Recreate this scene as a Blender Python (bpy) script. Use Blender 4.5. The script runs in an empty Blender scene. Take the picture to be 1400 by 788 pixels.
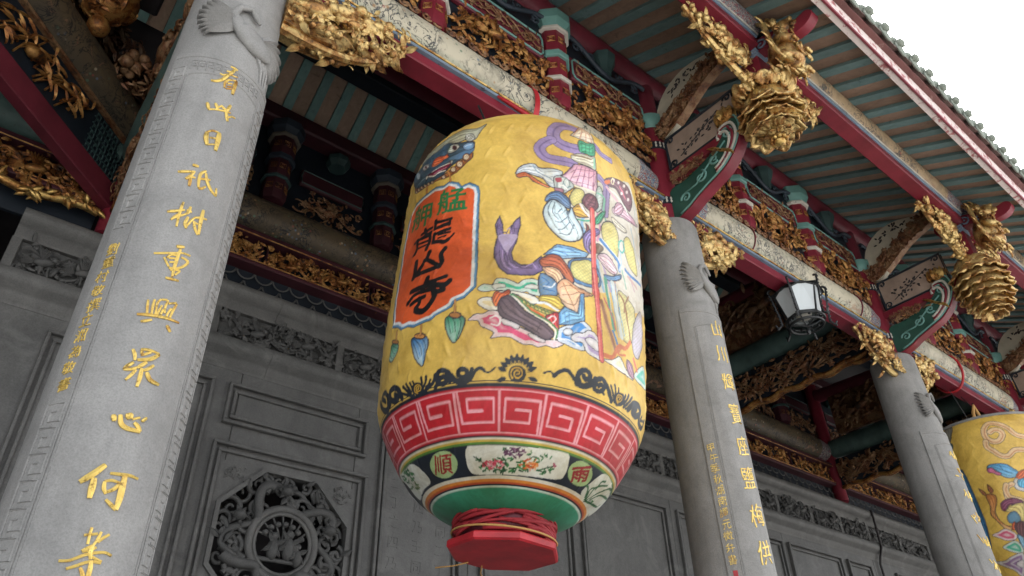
import bpy, bmesh, math, random
import numpy as np
from mathutils import Matrix, Vector, noise as mnoise

scene = bpy.context.scene
COL = scene.collection
PI = math.pi

# ------------------------------------------------------------------ camera
YAW, PITCH, ROLL, FPX = 0.6985, 0.6156, -0.0311, 1010.16
EYE = 1.6
fw = Vector((math.sin(YAW) * math.cos(PITCH), math.cos(YAW) * math.cos(PITCH), math.sin(PITCH)))
rt = Vector((math.cos(YAW), -math.sin(YAW), 0))
up = rt.cross(fw)
rt2 = math.cos(ROLL) * rt + math.sin(ROLL) * up
up2 = -math.sin(ROLL) * rt + math.cos(ROLL) * up
cam_data = bpy.data.cameras.new("camera")
cam = bpy.data.objects.new("camera", cam_data)
COL.objects.link(cam)
cam.matrix_world = Matrix(((rt2.x, up2.x, -fw.x, 0), (rt2.y, up2.y, -fw.y, 0), (rt2.z, up2.z, -fw.z, EYE), (0, 0, 0, 1)))
cam_data.sensor_width = 36.0
cam_data.lens = FPX / 1400 * 36.0
cam_data.clip_start = 0.05
cam_data.clip_end = 2000
scene.camera = cam

# ------------------------------------------------------------------ sky, sun, exposure
SUN_EL, SUN_AZ = math.radians(50), math.radians(62)
world = bpy.data.worlds.new("World")
scene.world = world
world.use_nodes = True
nt = world.node_tree
nt.nodes.clear()
w_out = nt.nodes.new("ShaderNodeOutputWorld")
w_bg = nt.nodes.new("ShaderNodeBackground")
w_sky = nt.nodes.new("ShaderNodeTexSky")
w_sky.sky_type = 'NISHITA'
w_sky.sun_disc = False
w_sky.sun_elevation = SUN_EL
w_sky.sun_rotation = SUN_AZ
w_sky.air_density = 1.0
w_sky.dust_density = 4.0
w_sky.ozone_density = 1.0
w_hs = nt.nodes.new("ShaderNodeHueSaturation")
w_hs.inputs['Saturation'].default_value = 0.22
nt.links.new(w_sky.outputs[0], w_hs.inputs['Color'])
nt.links.new(w_hs.outputs[0], w_bg.inputs['Color'])
w_bg.inputs['Strength'].default_value = 0.15
nt.links.new(w_bg.outputs[0], w_out.inputs['Surface'])

sun_data = bpy.data.lights.new("sun", 'SUN')
sun_data.energy = 1.2
sun_data.angle = math.radians(25)
sun_data.color = (1.0, 0.96, 0.9)
sun = bpy.data.objects.new("sun", sun_data)
COL.objects.link(sun)
sdir = Vector((math.sin(SUN_AZ) * math.cos(SUN_EL), math.cos(SUN_AZ) * math.cos(SUN_EL), math.sin(SUN_EL)))
sun.rotation_euler = sdir.to_track_quat('Z', 'Y').to_euler()
sun.location = (0, -10, 30)

vs = scene.view_settings
vs.view_transform = 'Standard'
vs.look = 'None'
vs.gamma = 1.0
vs.use_curve_mapping = False
vs.exposure = 2.0
scene.cycles.max_bounces = 8
scene.cycles.diffuse_bounces = 5
scene.cycles.glossy_bounces = 3
scene.cycles.sample_clamp_indirect = 6

# ------------------------------------------------------------------ helpers: materials
def s2l(c):
    if isinstance(c, str):
        c = [int(c[i:i + 2], 16) / 255 for i in (1, 3, 5)]
    return tuple(x / 12.92 if x <= .04045 else ((x + .055) / 1.055) ** 2.4 for x in c)

class NB:
    """small node-building helper"""
    def __init__(self, name):
        self.m = bpy.data.materials.new(name)
        self.m.use_nodes = True
        self.t = self.m.node_tree
        self.t.nodes.clear()
        self.out = self.n("ShaderNodeOutputMaterial")
        self.b = self.n("ShaderNodeBsdfPrincipled")
        self.l(self.b.outputs[0], self.out.inputs['Surface'])
        self.tc = self.n("ShaderNodeTexCoord")
        self.geo = self.n("ShaderNodeNewGeometry")
    def n(self, t): return self.t.nodes.new(t)
    def l(self, a, b): self.t.links.new(a, b)
    def noise(self, scale, detail=4, rough=.55, dist=0, vec=None, obj=False):
        x = self.n("ShaderNodeTexNoise")
        x.inputs['Scale'].default_value = scale
        x.inputs['Detail'].default_value = detail
        x.inputs['Roughness'].default_value = rough
        x.inputs['Distortion'].default_value = dist
        self.l(vec if vec is not None else (self.tc.outputs['Object'] if obj else self.geo.outputs['Position']), x.inputs['Vector'])
        return x.outputs['Fac']
    def ramp(self, fac, stops, interp='LINEAR'):
        r = self.n("ShaderNodeValToRGB")
        e = r.color_ramp.elements
        while len(e) > 1: e.remove(e[-1])
        e[0].position = stops[0][0]; e[0].color = (*stops[0][1], 1)
        for p, c in stops[1:]:
            k = e.new(p); k.color = (*c, 1)
        r.color_ramp.interpolation = interp
        self.l(fac, r.inputs['Fac'])
        return r.outputs['Color']
    def mix(self, fac, a, b, mode='MIX'):
        x = self.n("ShaderNodeMix"); x.data_type = 'RGBA'; x.blend_type = mode
        for s, v in ((x.inputs['Factor'], fac), (x.inputs[6], a), (x.inputs[7], b)):
            if hasattr(v, 'is_linked') or isinstance(v, bpy.types.NodeSocket): self.l(v, s)
            elif isinstance(v, (int, float)): s.default_value = v
            else: s.default_value = (*v, 1)
        return x.outputs[2]
    def math(self, op, a, b=None):
        x = self.n("ShaderNodeMath"); x.operation = op
        for s, v in ((x.inputs[0], a), (x.inputs[1], b)):
            if v is None: continue
            if isinstance(v, bpy.types.NodeSocket): self.l(v, s)
            else: s.default_value = v
        return x.outputs[0]
    def bump(self, h, strength=.3, dist=.01):
        x = self.n("ShaderNodeBump")
        x.inputs['Strength'].default_value = strength
        x.inputs['Distance'].default_value = dist
        self.l(h, x.inputs['Height'])
        self.l(x.outputs[0], self.b.inputs['Normal'])
    def col(self, c): self.l(c, self.b.inputs['Base Color'])
    def set(self, rough=.6, metal=0., spec=None):
        self.b.inputs['Roughness'].default_value = rough
        self.b.inputs['Metallic'].default_value = metal
        if spec is not None: self.b.inputs['Specular IOR Level'].default_value = spec
        return self

def stone_mat(name, c1, c2, speck=.25, scale=1.0, rough=.75, stain=None, streak=0):
    m = NB(name)
    big = m.noise(2.2 * scale, 9, .72, .5)
    a = m.ramp(big, [(.3, c1), (.7, c2)])
    sp = m.noise(90 * scale, 2, .7)
    spk = m.ramp(sp, [(.35, (1 - speck,) * 3), (.6, (1 + speck * .4,) * 3)])
    c = m.mix(1.0, a, spk, 'MULTIPLY')
    if streak:
        mp = m.n("ShaderNodeMapping"); mp.inputs['Scale'].default_value = (6, 6, .7); m.l(m.geo.outputs['Position'], mp.inputs['Vector'])
        sk = m.noise(1.6, 6, .68, .4, vec=mp.outputs[0])
        c = m.mix(1.0, c, m.ramp(sk, [(.34, (1 - streak,) * 3), (.56, (1.04,) * 3)]), 'MULTIPLY')
    if stain:
        s = m.noise(2.6 * scale, 8, .7, 1.2)
        f = m.ramp(s, [(.52, (0, 0, 0)), (.75, (.75, .75, .75))])
        c = m.mix(f, c, stain)
    m.col(c); m.set(rough, 0, .35)
    m.bump(sp, .25, .004)
    return m.m

def paint_mat(name, c, rough=.5, var=.25, wear=None, wear_amt=.62, scale=1.0, metal=0.0, spec=.4, bump=.15):
    m = NB(name)
    n1 = m.noise(3.2 * scale, 6, .62)
    d = tuple(x * (1 - var) for x in c); b = tuple(min(1, x * (1 + var)) for x in c)
    cc = m.ramp(n1, [(.3, d), (.7, b)])
    if wear:
        n2 = m.noise(14 * scale, 8, .72, .6)
        f = m.ramp(n2, [(wear_amt, (0, 0, 0)), (wear_amt + .06, (1, 1, 1))])
        cc = m.mix(f, cc, wear)
    m.col(cc); m.set(rough, metal, spec)
    m.bump(m.noise(45 * scale, 4, .6), bump, .004)
    return m.m

def gold_mat(name, c, dark, amt=.5, metal=.55, rough=.42):
    m = NB(name)
    n = m.noise(9, 7, .68, .3)
    mid = (c[0] * .62 + .02, c[1] * .45, c[2] * .35)
    cc = m.ramp(n, [(amt - .16, dark), (amt - .05, mid), (amt + .04, c), (.85, tuple(min(1, x * 1.2) for x in c))])
    n2 = m.noise(38, 5, .7, .4); cc = m.mix(m.ramp(n2, [(.54, (0, 0, 0)), (.66, (.85, .85, .85))]), cc, dark)
    m.col(cc); m.set(rough, metal, .5)
    r = m.ramp(m.noise(25, 4), [(.3, (rough - .12,) * 3), (.7, (rough + .25,) * 3)])
    m.l(r, m.b.inputs['Roughness'])
    m.bump(m.noise(70, 5, .65), .35, .004)
    return m.m

def wood_mat(name, c1, c2, rough=.65, axis=1):
    m = NB(name)
    mp = m.n("ShaderNodeMapping")
    sc = [9, 9, 9]; sc[axis] = .8
    mp.inputs['Scale'].default_value = sc
    m.l(m.geo.outputs['Position'], mp.inputs['Vector'])
    n = m.noise(2.2, 7, .65, .8, vec=mp.outputs[0])
    oi = m.n("ShaderNodeObjectInfo")
    c = m.ramp(n, [(.25, c1), (.75, c2)])
    hv = m.n("ShaderNodeHueSaturation")
    m.l(m.math('ADD', m.math('MULTIPLY', oi.outputs['Random'], .35), .82), hv.inputs['Value'])
    m.l(c, hv.inputs['Color'])
    st = m.ramp(m.noise(5, 8, .7, .5), [(.60, (1, 1, 1)), (.72, (.45, .42, .4))])
    m.col(m.mix(1.0, hv.outputs[0], st, 'MULTIPLY')); m.set(rough, 0, .35)
    m.bump(n, .25, .004)
    return m.m

M = {}
M['granite'] = stone_mat('pale_granite', (.225, .224, .218), (.315, .311, .30), .14, 1.6, .7, (.20, .198, .19), .09)
M['granite_warm'] = stone_mat('warm_granite', (.20, .196, .186), (.29, .283, .27), .14, 1.6, .7, (.15, .148, .14), .10)
M['slate'] = stone_mat('blue_stone', (.095, .095, .092), (.155, .154, .149), .14, 1.0, .5, (.22, .218, .21), .08)
M['slate_dark'] = stone_mat('blue_stone_carved', (.07, .071, .07), (.13, .13, .127), .2, 1.6, .55)
M['paving'] = stone_mat('courtyard_paving', (.36, .35, .33), (.48, .47, .45), .15, .5, .8)
M['gold'] = gold_mat('gilded_wood', (.60, .41, .14), (.06, .034, .018), .49, .7, .36)
M['gold_pale'] = gold_mat('pale_gilded_wood', (.64, .47, .20), (.07, .042, .024), .50, .66, .36)
M['gold_old'] = gold_mat('aged_gilded_wood', (.38, .20, .06), (.04, .024, .016), .51, .55)
M['gold_ink'] = gold_mat('gold_leaf_lettering', (.72, .52, .14), (.20, .11, .03), .42, .55, .38)
M['red'] = paint_mat('crimson_lacquer', (.185, .018, .032), .42, .3, (.10, .02, .03), .70)
M['red_dark'] = paint_mat('dark_red_lacquer', (.13, .018, .03), .5, .3, (.05, .02, .03), .66)
M['red_bright'] = paint_mat('vermilion_lacquer', (.42, .022, .03), .42, .35, (.16, .02, .025), .62, 1.6)
M['fascia'] = paint_mat('peeling_red_paint', (.36, .12, .12), .6, .3, (.66, .57, .54), .42, .8)
M['fascia_old'] = paint_mat('weathered_red_board', (.14, .055, .05), .7, .35, (.26, .17, .15), .60, .9)
M['teal'] = wood_mat('teal_painted_wood', (.10, .18, .185), (.17, .27, .27))
M['brown'] = wood_mat('brown_boards', (.23, .155, .115), (.37, .255, .19))
M['teal_log'] = paint_mat('pale_teal_paint', (.065, .11, .10), .5, .35, (.05, .07, .06), .60, 1.4)
M['navy'] = paint_mat('dark_blue_paint', (.013, .019, .028), .5, .3)
M['green'] = paint_mat('green_paint', (.022, .075, .056), .45, .35, (.02, .04, .03), .62)
M['teal_trim'] = paint_mat('teal_trim_paint', (.14, .30, .27), .5, .25, (.05, .08, .08), .64)
M['white_trim'] = paint_mat('cream_trim_paint', (.52, .50, .44), .5, .25, (.22, .2, .17), .62)
M['blue_trim'] = paint_mat('blue_grey_trim_paint', (.15, .21, .28), .5, .3, (.06, .07, .09), .62)
M['cream'] = paint_mat('cream_board', (.46, .42, .33), .6, .2, (.10, .08, .07), .66, 1.6)
M['tan'] = paint_mat('tan_board', (.33, .25, .20), .6, .2, (.06, .05, .05), .64, 2.0)
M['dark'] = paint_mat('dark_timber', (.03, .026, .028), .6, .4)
M['carved_brown'] = gold_mat('brown_carving', (.26, .15, .075), (.05, .032, .022), .5, .25, .5)
M['red_shaded'] = paint_mat('shade_darkened_red', (.055, .014, .02), .55, .35)  # next six: darker copies with the shade of the gallery put into the colour
M['teal_shaded'] = paint_mat('shade_darkened_teal', (.035, .07, .068), .55, .35, (.015, .02, .02), .62)
M['blue_shaded'] = paint_mat('shade_darkened_blue', (.03, .042, .058), .55, .35)
M['cream_shaded'] = paint_mat('shade_darkened_cream', (.17, .15, .12), .55, .35, (.05, .045, .04), .6)
M['gilt_shaded'] = gold_mat('shade_darkened_gilding', (.30, .16, .05), (.028, .018, .013), .54, .5)
M['carving_shaded'] = gold_mat('shade_darkened_carving', (.12, .075, .042), (.02, .014, .011), .5, .2, .55)
M['teal_lit'] = wood_mat('brightened_teal_wood', (.16, .31, .29), (.26, .44, .41))  # lighter copies of roof paints: brightness added for the poorly lit rear slope
M['brown_lit'] = wood_mat('brightened_brown_boards', (.36, .25, .18), (.52, .37, .27))
M['red_cloth'] = paint_mat('red_cotton', (.30, .018, .025), .7, .35)
M['iron'] = paint_mat('dark_iron', (.045, .048, .05), .4, .3, metal=.7)
M['tile'] = stone_mat('roof_tile', (.13, .085, .07), (.22, .16, .14), .2, 2, .75)
M['tile_end'] = stone_mat('mossy_tile_end', (.16, .19, .16), (.30, .33, .28), .25, 3, .8)
M['rope'] = paint_mat('orange_cord', (.50, .28, .09), .7, .2)
def glass_mat():
    m = NB('milk_glass'); m.b.inputs['Base Color'].default_value = (.78, .84, .86, 1)
    m.set(.08, 0, .6); m.b.inputs['Transmission Weight'].default_value = .25
    return m.m
M['glass'] = glass_mat()

def painted_log_mat(name, cream, low, ink, bandc):
    """painted scroll beam: cream ground with brush-ink scenery, banded ends (object space: x along the beam)"""
    m = NB(name)
    sp = m.n("ShaderNodeSeparateXYZ"); m.l(m.tc.outputs['Object'], sp.inputs[0])
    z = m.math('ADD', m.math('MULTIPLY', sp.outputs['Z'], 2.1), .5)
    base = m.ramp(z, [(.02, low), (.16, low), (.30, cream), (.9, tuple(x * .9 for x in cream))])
    blot = m.noise(5.5, 6, .62, .6)
    c = m.mix(m.ramp(blot, [(.50, (0, 0, 0)), (.66, (.8, .8, .8))]), base, tuple(x * .45 + .02 for x in cream))
    n1 = m.noise(7.5, 5, .6, 2.2)
    line = m.ramp(n1, [(.44, (0, 0, 0)), (.475, (1, 1, 1)), (.49, (1, 1, 1)), (.53, (0, 0, 0))])
    area = m.ramp(m.noise(3.0, 3, .5), [(.40, (0, 0, 0)), (.52, (1, 1, 1))])
    c = m.mix(m.mix(1.0, line, area, 'MULTIPLY'), c, ink)
    n2 = m.noise(11, 5, .65, 1.5)
    c = m.mix(m.ramp(n2, [(.63, (0, 0, 0)), (.68, (.9, .9, .9))]), c, tuple(x * 1.3 for x in ink))
    n3 = m.noise(6, 4, .6, 1.0, vec=m.tc.outputs['Object'])
    c = m.mix(m.ramp(n3, [(.62, (0, 0, 0)), (.70, (.6, .6, .6))]), c, (.30, .16, .10))
    # dabs of foliage, robes and blossom
    vo = m.n("ShaderNodeTexVoronoi"); vo.inputs['Scale'].default_value = 24; m.l(m.geo.outputs['Position'], vo.inputs['Vector'])
    dab = m.ramp(vo.outputs['Distance'], [(.22, (1, 1, 1)), (.34, (0, 0, 0))])
    sc_ = m.n("ShaderNodeSeparateColor"); m.l(vo.outputs['Color'], sc_.inputs[0])
    pal = m.ramp(sc_.outputs[0], [(0, (.05, .06, .07)), (.3, (.10, .18, .12)), (.5, (.34, .20, .10)), (.65, (.12, .17, .24)), (.8, (.45, .40, .30)), (.92, (.30, .07, .06))], 'CONSTANT')
    patch_ = m.ramp(m.noise(4.2, 4, .6), [(.50, (0, 0, 0)), (.58, (.8, .8, .8))])
    c = m.mix(m.mix(1.0, dab, patch_, 'MULTIPLY'), c, pal)
    # banded ends
    ax = m.math('ABSOLUTE', sp.outputs['X'])
    wv = m.noise(16, 3, .5, 3.0)
    pat = m.ramp(wv, [(.40, bandc), (.44, (.42, .40, .36)), (.50, (.05, .07, .12)), (.56, (.30, .06, .05)), (.62, (.36, .38, .36))], 'CONSTANT')
    f = m.math('GREATER_THAN', ax, 1.36)
    c = m.mix(f, c, pat)
    m.col(c); m.set(.5, 0, .35)
    m.bump(m.noise(40, 4), .12, .004)
    return m.m
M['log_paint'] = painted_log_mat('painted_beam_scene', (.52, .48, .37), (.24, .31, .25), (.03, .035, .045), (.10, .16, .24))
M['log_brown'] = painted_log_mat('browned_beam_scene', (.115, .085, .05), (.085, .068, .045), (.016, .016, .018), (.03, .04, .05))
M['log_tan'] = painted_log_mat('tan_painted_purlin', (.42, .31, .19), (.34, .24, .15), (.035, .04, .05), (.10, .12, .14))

# ------------------------------------------------------------------ helpers: meshes
class MB:
    def __init__(self):
        self.v = []; self.f = []; self.n = 0
    def add(self, V, F, mat=None):
        V = np.asarray(V, float)
        if mat is not None:
            A = np.array(mat)
            V = V @ A[:3, :3].T + A[:3, 3]
        self.v.append(V)
        n = self.n
        self.f.extend([tuple(i + n for i in f) for f in F])
        self.n += len(V)
        return self
    def merge(self, other, mat=None):
        if other.n: self.add(np.vstack(other.v), other.f, mat)
        return self
    def box(self, a, b, ch=.004, mat=None):
        a = np.array(a, float); b = np.array(b, float)
        lo = np.minimum(a, b); hi = np.maximum(a, b)
        ch = min(ch, .3 * float((hi - lo).min()))
        V = []; idx = {}
        for ix in (0, 1):
            for iy in (0, 1):
                for iz in (0, 1):
                    c = np.array([(lo, hi)[ix][0], (lo, hi)[iy][1], (lo, hi)[iz][2]])
                    s = np.array([1 - 2 * ix, 1 - 2 * iy, 1 - 2 * iz])
                    for k in range(3):
                        p = c + s * ch; p[k] = c[k]
                        idx[(ix, iy, iz, k)] = len(V); V.append(p)
        F = []
        for k in range(3):
            for sgn in (0, 1):
                o = [i for i in range(3) if i != k]
                q = []
                for a0, b0 in ((0, 0), (1, 0), (1, 1), (0, 1)):
                    key = [0, 0, 0]; key[k] = sgn; key[o[0]] = a0; key[o[1]] = b0
                    q.append(idx[(*key, k)])
                F.append(tuple(q if (sgn == 1) ^ (k == 1) else q[::-1]))
        for k in range(3):
            o = [i for i in range(3) if i != k]
            for a0 in (0, 1):
                for b0 in (0, 1):
                    key0 = [0, 0, 0]; key0[o[0]] = a0; key0[o[1]] = b0
                    key1 = list(key0); key1[k] = 1
                    F.append((idx[(*key0, o[0])], idx[(*key1, o[0])], idx[(*key1, o[1])], idx[(*key0, o[1])]))
        for ix in (0, 1):
            for iy in (0, 1):
                for iz in (0, 1):
                    F.append(tuple(idx[(ix, iy, iz, k)] for k in range(3)))
        return self.add(V, F, mat)
    def tube(self, path, rad, n=6, mat=None, caps=True):
        P = np.asarray(path, float); m = len(P)
        R = np.full(m, rad, float) if np.isscalar(rad) else np.asarray(rad, float)
        T = np.gradient(P, axis=0); T /= np.linalg.norm(T, axis=1)[:, None] + 1e-12
        ref = np.array([0, 0, 1.]) if abs(T[0][2]) < .9 else np.array([1., 0, 0])
        V = []
        u = np.cross(T[0], ref); u /= np.linalg.norm(u)
        a = np.arange(n) * 2 * PI / n
        for i in range(m):
            u = u - T[i] * (u @ T[i]); u /= np.linalg.norm(u) + 1e-12
            w = np.cross(T[i], u)
            V.append(P[i] + R[i] * (np.cos(a)[:, None] * u + np.sin(a)[:, None] * w))
        F = []
        for i in range(m - 1):
            for j in range(n):
                k = (j + 1) % n
                F.append((i * n + j, i * n + k, (i + 1) * n + k, (i + 1) * n + j))
        if caps:
            F.append(tuple(range(n))[::-1]); F.append(tuple((m - 1) * n + j for j in range(n)))
        return self.add(np.vstack(V), F, mat)
    def lathe(self, prof, n=32, mat=None, phase=0., caps=True):
        pr = np.asarray(prof, float); a = np.arange(n) * 2 * PI / n + phase
        V = np.concatenate([np.stack([r * np.cos(a), r * np.sin(a), np.full(n, z)], 1) for r, z in pr])
        F = []
        for i in range(len(pr) - 1):
            for j in range(n):
                k = (j + 1) % n
                F.append((i * n + j, i * n + k, (i + 1) * n + k, (i + 1) * n + j))
        if caps:
            F.append(tuple(range(n))[::-1]); F.append(tuple((len(pr) - 1) * n + j for j in range(n)))
        return self.add(V, F, mat)
    def prism(self, poly, d0, d1, mat=None):
        """2D polygon (x,y) extruded along z from d0 to d1"""
        n = len(poly)
        V = [(x, y, d0) for x, y in poly] + [(x, y, d1) for x, y in poly]
        F = [tuple(range(n))[::-1], tuple(range(n, 2 * n))]
        for i in range(n):
            j = (i + 1) % n
            F.append((i, j, n + j, n + i))
        return self.add(V, F, mat)
    def extrude_x(self, prof, x0, x1):
        """profile of (y,z) swept along X"""
        n = len(prof)
        V = [(x0, y, z) for y, z in prof] + [(x1, y, z) for y, z in prof]
        F = [tuple(range(n)), tuple(range(n, 2 * n))[::-1]]
        for i in range(n):
            j = (i + 1) % n
            F.append((i, n + i, n + j, j))
        return self.add(V, F)
    def mesh(self, name, smooth=None):
        me = bpy.data.meshes.new(name)
        V = np.vstack(self.v)
        me.from_pydata(V.tolist(), [], self.f)
        if smooth:
            me.shade_smooth() if smooth is True else None
            if smooth is not True: me.shade_smooth(); me.set_sharp_from_angle(angle=math.radians(smooth))
        return me

def leaf_tmpl():
    rows = [(0, .12, .02), (.2, .75, .16), (.45, 1, .22), (.7, .72, .16), (.9, .3, .06), (1, .02, -.06)]
    V = []; F = []
    for y, w, z in rows:
        V += [(-w * .5, y, z * .35), (0, y, z + .08), (w * .5, y, z * .35), (0, y, z - .16)]
    for i in range(len(rows) - 1):
        for j in range(4):
            k = (j + 1) % 4
            F.append((i * 4 + j, i * 4 + k, i * 4 + 4 + k, i * 4 + 4 + j))
    return np.array(V), F
LEAF_V, LEAF_F = leaf_tmpl()
def ico_tmpl(sub):
    bm = bmesh.new(); bmesh.ops.create_icosphere(bm, subdivisions=sub, radius=1)
    V = np.array([v.co[:] for v in bm.verts]); F = [tuple(v.index for v in f.verts) for f in bm.faces]
    bm.free(); return V, F
ICO1 = ico_tmpl(1); ICO2 = ico_tmpl(2)
def place(p, x=None, z=None, s=1.0, rz=0.0):
    """matrix: local z -> normal z, local y -> direction x"""
    z = np.array(z if z is not None else (0, 0, 1), float); z /= np.linalg.norm(z)
    y = np.array(x if x is not None else (0, 1, 0), float); y = y - z * (y @ z)
    if np.linalg.norm(y) < 1e-6: y = np.cross(z, (1, .3, .2))
    y /= np.linalg.norm(y); xx = np.cross(y, z)
    s = np.array([s, s, s] if np.isscalar(s) else s, float)
    A = np.eye(4); A[:3, 0] = xx * s[0]; A[:3, 1] = y * s[1]; A[:3, 2] = z * s[2]; A[:3, 3] = p
    return A
def leaf(mb, p, d, nrm, ln, w): mb.add(LEAF_V, LEAF_F, place(p, d, nrm, (w, ln, (ln + w) * .5)))
def blob(mb, p, s, d=(0, 1, 0), nrm=(0, 0, 1), hi=False):
    V, F = ICO2 if hi else ICO1
    mb.add(V, F, place(p, d, nrm, s))
def flower(mb, p, nrm, r, rng, n=6, layers=2):
    nrm = np.array(nrm, float); nrm /= np.linalg.norm(nrm)
    t = np.cross(nrm, (.3, .5, .8)); t /= np.linalg.norm(t); b = np.cross(nrm, t)
    for L in range(layers):
        rr = r * (1 - .35 * L)
        for k in range(n):
            a = 2 * PI * (k + .5 * L) / n + rng.random() * .2
            d = math.cos(a) * t + math.sin(a) * b
            leaf(mb, np.array(p) + nrm * r * .12 * L, d + nrm * (.15 + .35 * L), nrm, rr, rr * .75)
    blob(mb, np.array(p) + nrm * r * .3, r * .25)
def spiral(cx, cy, r0, turns, start, sgn=1, n=22, z0=0., z1=.0):
    t = np.linspace(0, 1, n)
    a = start + sgn * turns * 2 * PI * t; r = r0 * (1 - .85 * t)
    return np.stack([cx + r * np.cos(a), cy + r * np.sin(a), z0 + (z1 - z0) * t], 1)

def carve(w, h, dep, rng, dens=1.0, mask=None, birds=0, fl=.25, leafy=1.0, sz=1.0, vine=True):
    """relief carving in local (u right, v up, w out)"""
    mb = MB()
    ok = mask or (lambda u, v: True)
    u0 = min(h, w) * sz
    if vine:
        for k in range(int(max(1, dens * w / h * 1.2))):
            n = 26; x = np.linspace(0, w, n); ph = rng.random() * 6.28
            y = h * (.5 + .32 * np.sin(x / h * 3.2 + ph)); z = dep * (.35 + .15 * np.sin(x / h * 5 + ph))
            P = np.stack([x, y, z], 1); keep = [i for i in range(n) if ok(P[i, 0], P[i, 1])]
            if len(keep) > 4: mb.tube(P[keep], u0 * .035, 5)
        for k in range(int(dens * w / h * 4)):
            cx, cy = rng.random() * w, rng.random() * h
            if not ok(cx, cy): continue
            r = u0 * rng.uniform(.09, .17)
            S = spiral(cx, cy, r, 1.3, rng.random() * 6.28, rng.choice((-1, 1)), 16, dep * .25, dep * .6)
            mb.tube(S, np.linspace(u0 * .035, u0 * .02, 16), 5)
    for k in range(int(dens * leafy * w / h * 34)):
        u, v = rng.random() * w, rng.random() * h
        if not ok(u, v): continue
        a = rng.random() * 6.28; ln = u0 * rng.uniform(.12, .26)
        leaf(mb, (u, v, dep * rng.uniform(.15, .75)), (math.cos(a), math.sin(a), rng.uniform(-.25, .5)),
             (rng.uniform(-.5, .5), rng.uniform(-.5, .5), 1), ln, ln * rng.uniform(.35, .6))
    for k in range(int(dens * fl * w / h * 12)):
        u, v = rng.random() * w, rng.random() * h
        if not ok(u, v): continue
        flower(mb, (u, v, dep * rng.uniform(.5, .85)), (rng.uniform(-.3, .3), rng.uniform(-.5, .2), 1), u0 * rng.uniform(.09, .17), rng, 6, 2)
    for k in range(birds):
        u, v = w * (k + .5) / birds + rng.uniform(-.1, .1) * w / birds, h * rng.uniform(.35, .65)
        s = u0 * .16
        blob(mb, (u, v, dep * .75), (s * .6, s * 1.3, s * .6), (1, .3, .1), (0, 0, 1), True)
        blob(mb, (u + s * 1.1, v + s * .7, dep * .85), (s * .4,) * 3, hi=True)
        for q in range(5):
            leaf(mb, (u - s * .2, v + s * .2, dep * .8), (-.5 + q * .2, 1, .3), (0, 0, 1), s * 2.2, s * .5)
            leaf(mb, (u - s, v - s * .2, dep * .7), (-1, -.5 + .2 * q, .1), (0, 0, 1), s * 2, s * .4)
        for q in range(2):
            mb.tube([(u + s * (q - .3), v - s * .4, dep * .7), (u + s * (q * .9 - .2), v - s * 1.2, dep * .7), (u + s * (q - .1), v - s * 1.9, dep * .6)], s * .16, 5)
    return mb

def frame_mat(o, u, v):
    """placing matrix for carve(): origin, u direction, v direction (w = u x v)"""
    u = np.array(u, float); u /= np.linalg.norm(u); v = np.array(v, float); v /= np.linalg.norm(v)
    A = np.eye(4); A[:3, 0] = u; A[:3, 1] = v; A[:3, 2] = np.cross(u, v); A[:3, 3] = o
    return A

# ------------------------------------------------------------------ helpers: objects
def obj(name, mb, mat, parent=None, smooth=35, **props):
    """link a mesh (world-space builder) as one object; origin at its bounding-box centre"""
    V = np.vstack(mb.v)
    c = (V.min(0) + V.max(0)) / 2
    mb.v = [V - c]
    me = mb.mesh(name, smooth)
    if isinstance(mat, str): mat = M[mat]
    me.materials.append(mat)
    o = bpy.data.objects.new(name, me); COL.objects.link(o)
    off = np.zeros(3)
    p = parent
    while p is not None:
        off += np.array(p.location); p = p.parent
    o.location = c - off
    o.parent = parent
    for k, v in props.items(): o[k] = v
    return o
def inst(src, loc, parent):
    """copy sharing mesh data; loc is relative to the parent"""
    o = src.copy(); COL.objects.link(o); o.location = loc; o.parent = parent
    return o
def thing(name, label, cat, loc, group=None):
    o = bpy.data.objects.new(name, None); COL.objects.link(o)
    o.empty_display_size = .2
    o.location = loc; o['label'] = label; o['category'] = cat
    if group: o['group'] = group
    return o
def tag(o, label, cat, group=None):
    o['label'] = label; o['category'] = cat
    if group: o['group'] = group
    return o

def glyph(ch, bold=.018, ext=.0):
    c = bpy.data.curves.new('glyph', 'FONT'); c.body = ch; c.resolution_u = 3; c.offset = bold; c.extrude = ext
    o = bpy.data.objects.new('glyph', c); COL.objects.link(o)
    dg = bpy.context.evaluated_depsgraph_get()
    me = bpy.data.meshes.new_from_object(o.evaluated_get(dg))
    bpy.data.objects.remove(o); bpy.data.curves.remove(c)
    return me
def glyph_bm(ch, bold, ext, cuts=7, ycuts=0):
    me = glyph(ch, bold, ext)
    bm = bmesh.new(); bm.from_mesh(me); bpy.data.meshes.remove(me)
    bmesh.ops.remove_doubles(bm, verts=bm.verts[:], dist=1e-4)
    for k in range(1, cuts):
        g = bm.verts[:] + bm.edges[:] + bm.faces[:]
        bmesh.ops.bisect_plane(bm, geom=g, plane_co=(k / cuts, 0, 0), plane_no=(1, 0, 0))
    for k in range(1, ycuts):
        g = bm.verts[:] + bm.edges[:] + bm.faces[:]
        bmesh.ops.bisect_plane(bm, geom=g, plane_co=(0, k / ycuts - .1, 0), plane_no=(0, 1, 0))
    return bm

# ------------------------------------------------------------------ layout constants (metres; X along the facade, Y into the building, Z up)
XC = [0.44, 4.006, 7.572, 11.137, 14.70]
YC, YW, YP = 2.76, 5.52, 1.66
def soffit(y): return 6.0 + .5 * y
RNG = random.Random(11)
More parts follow.
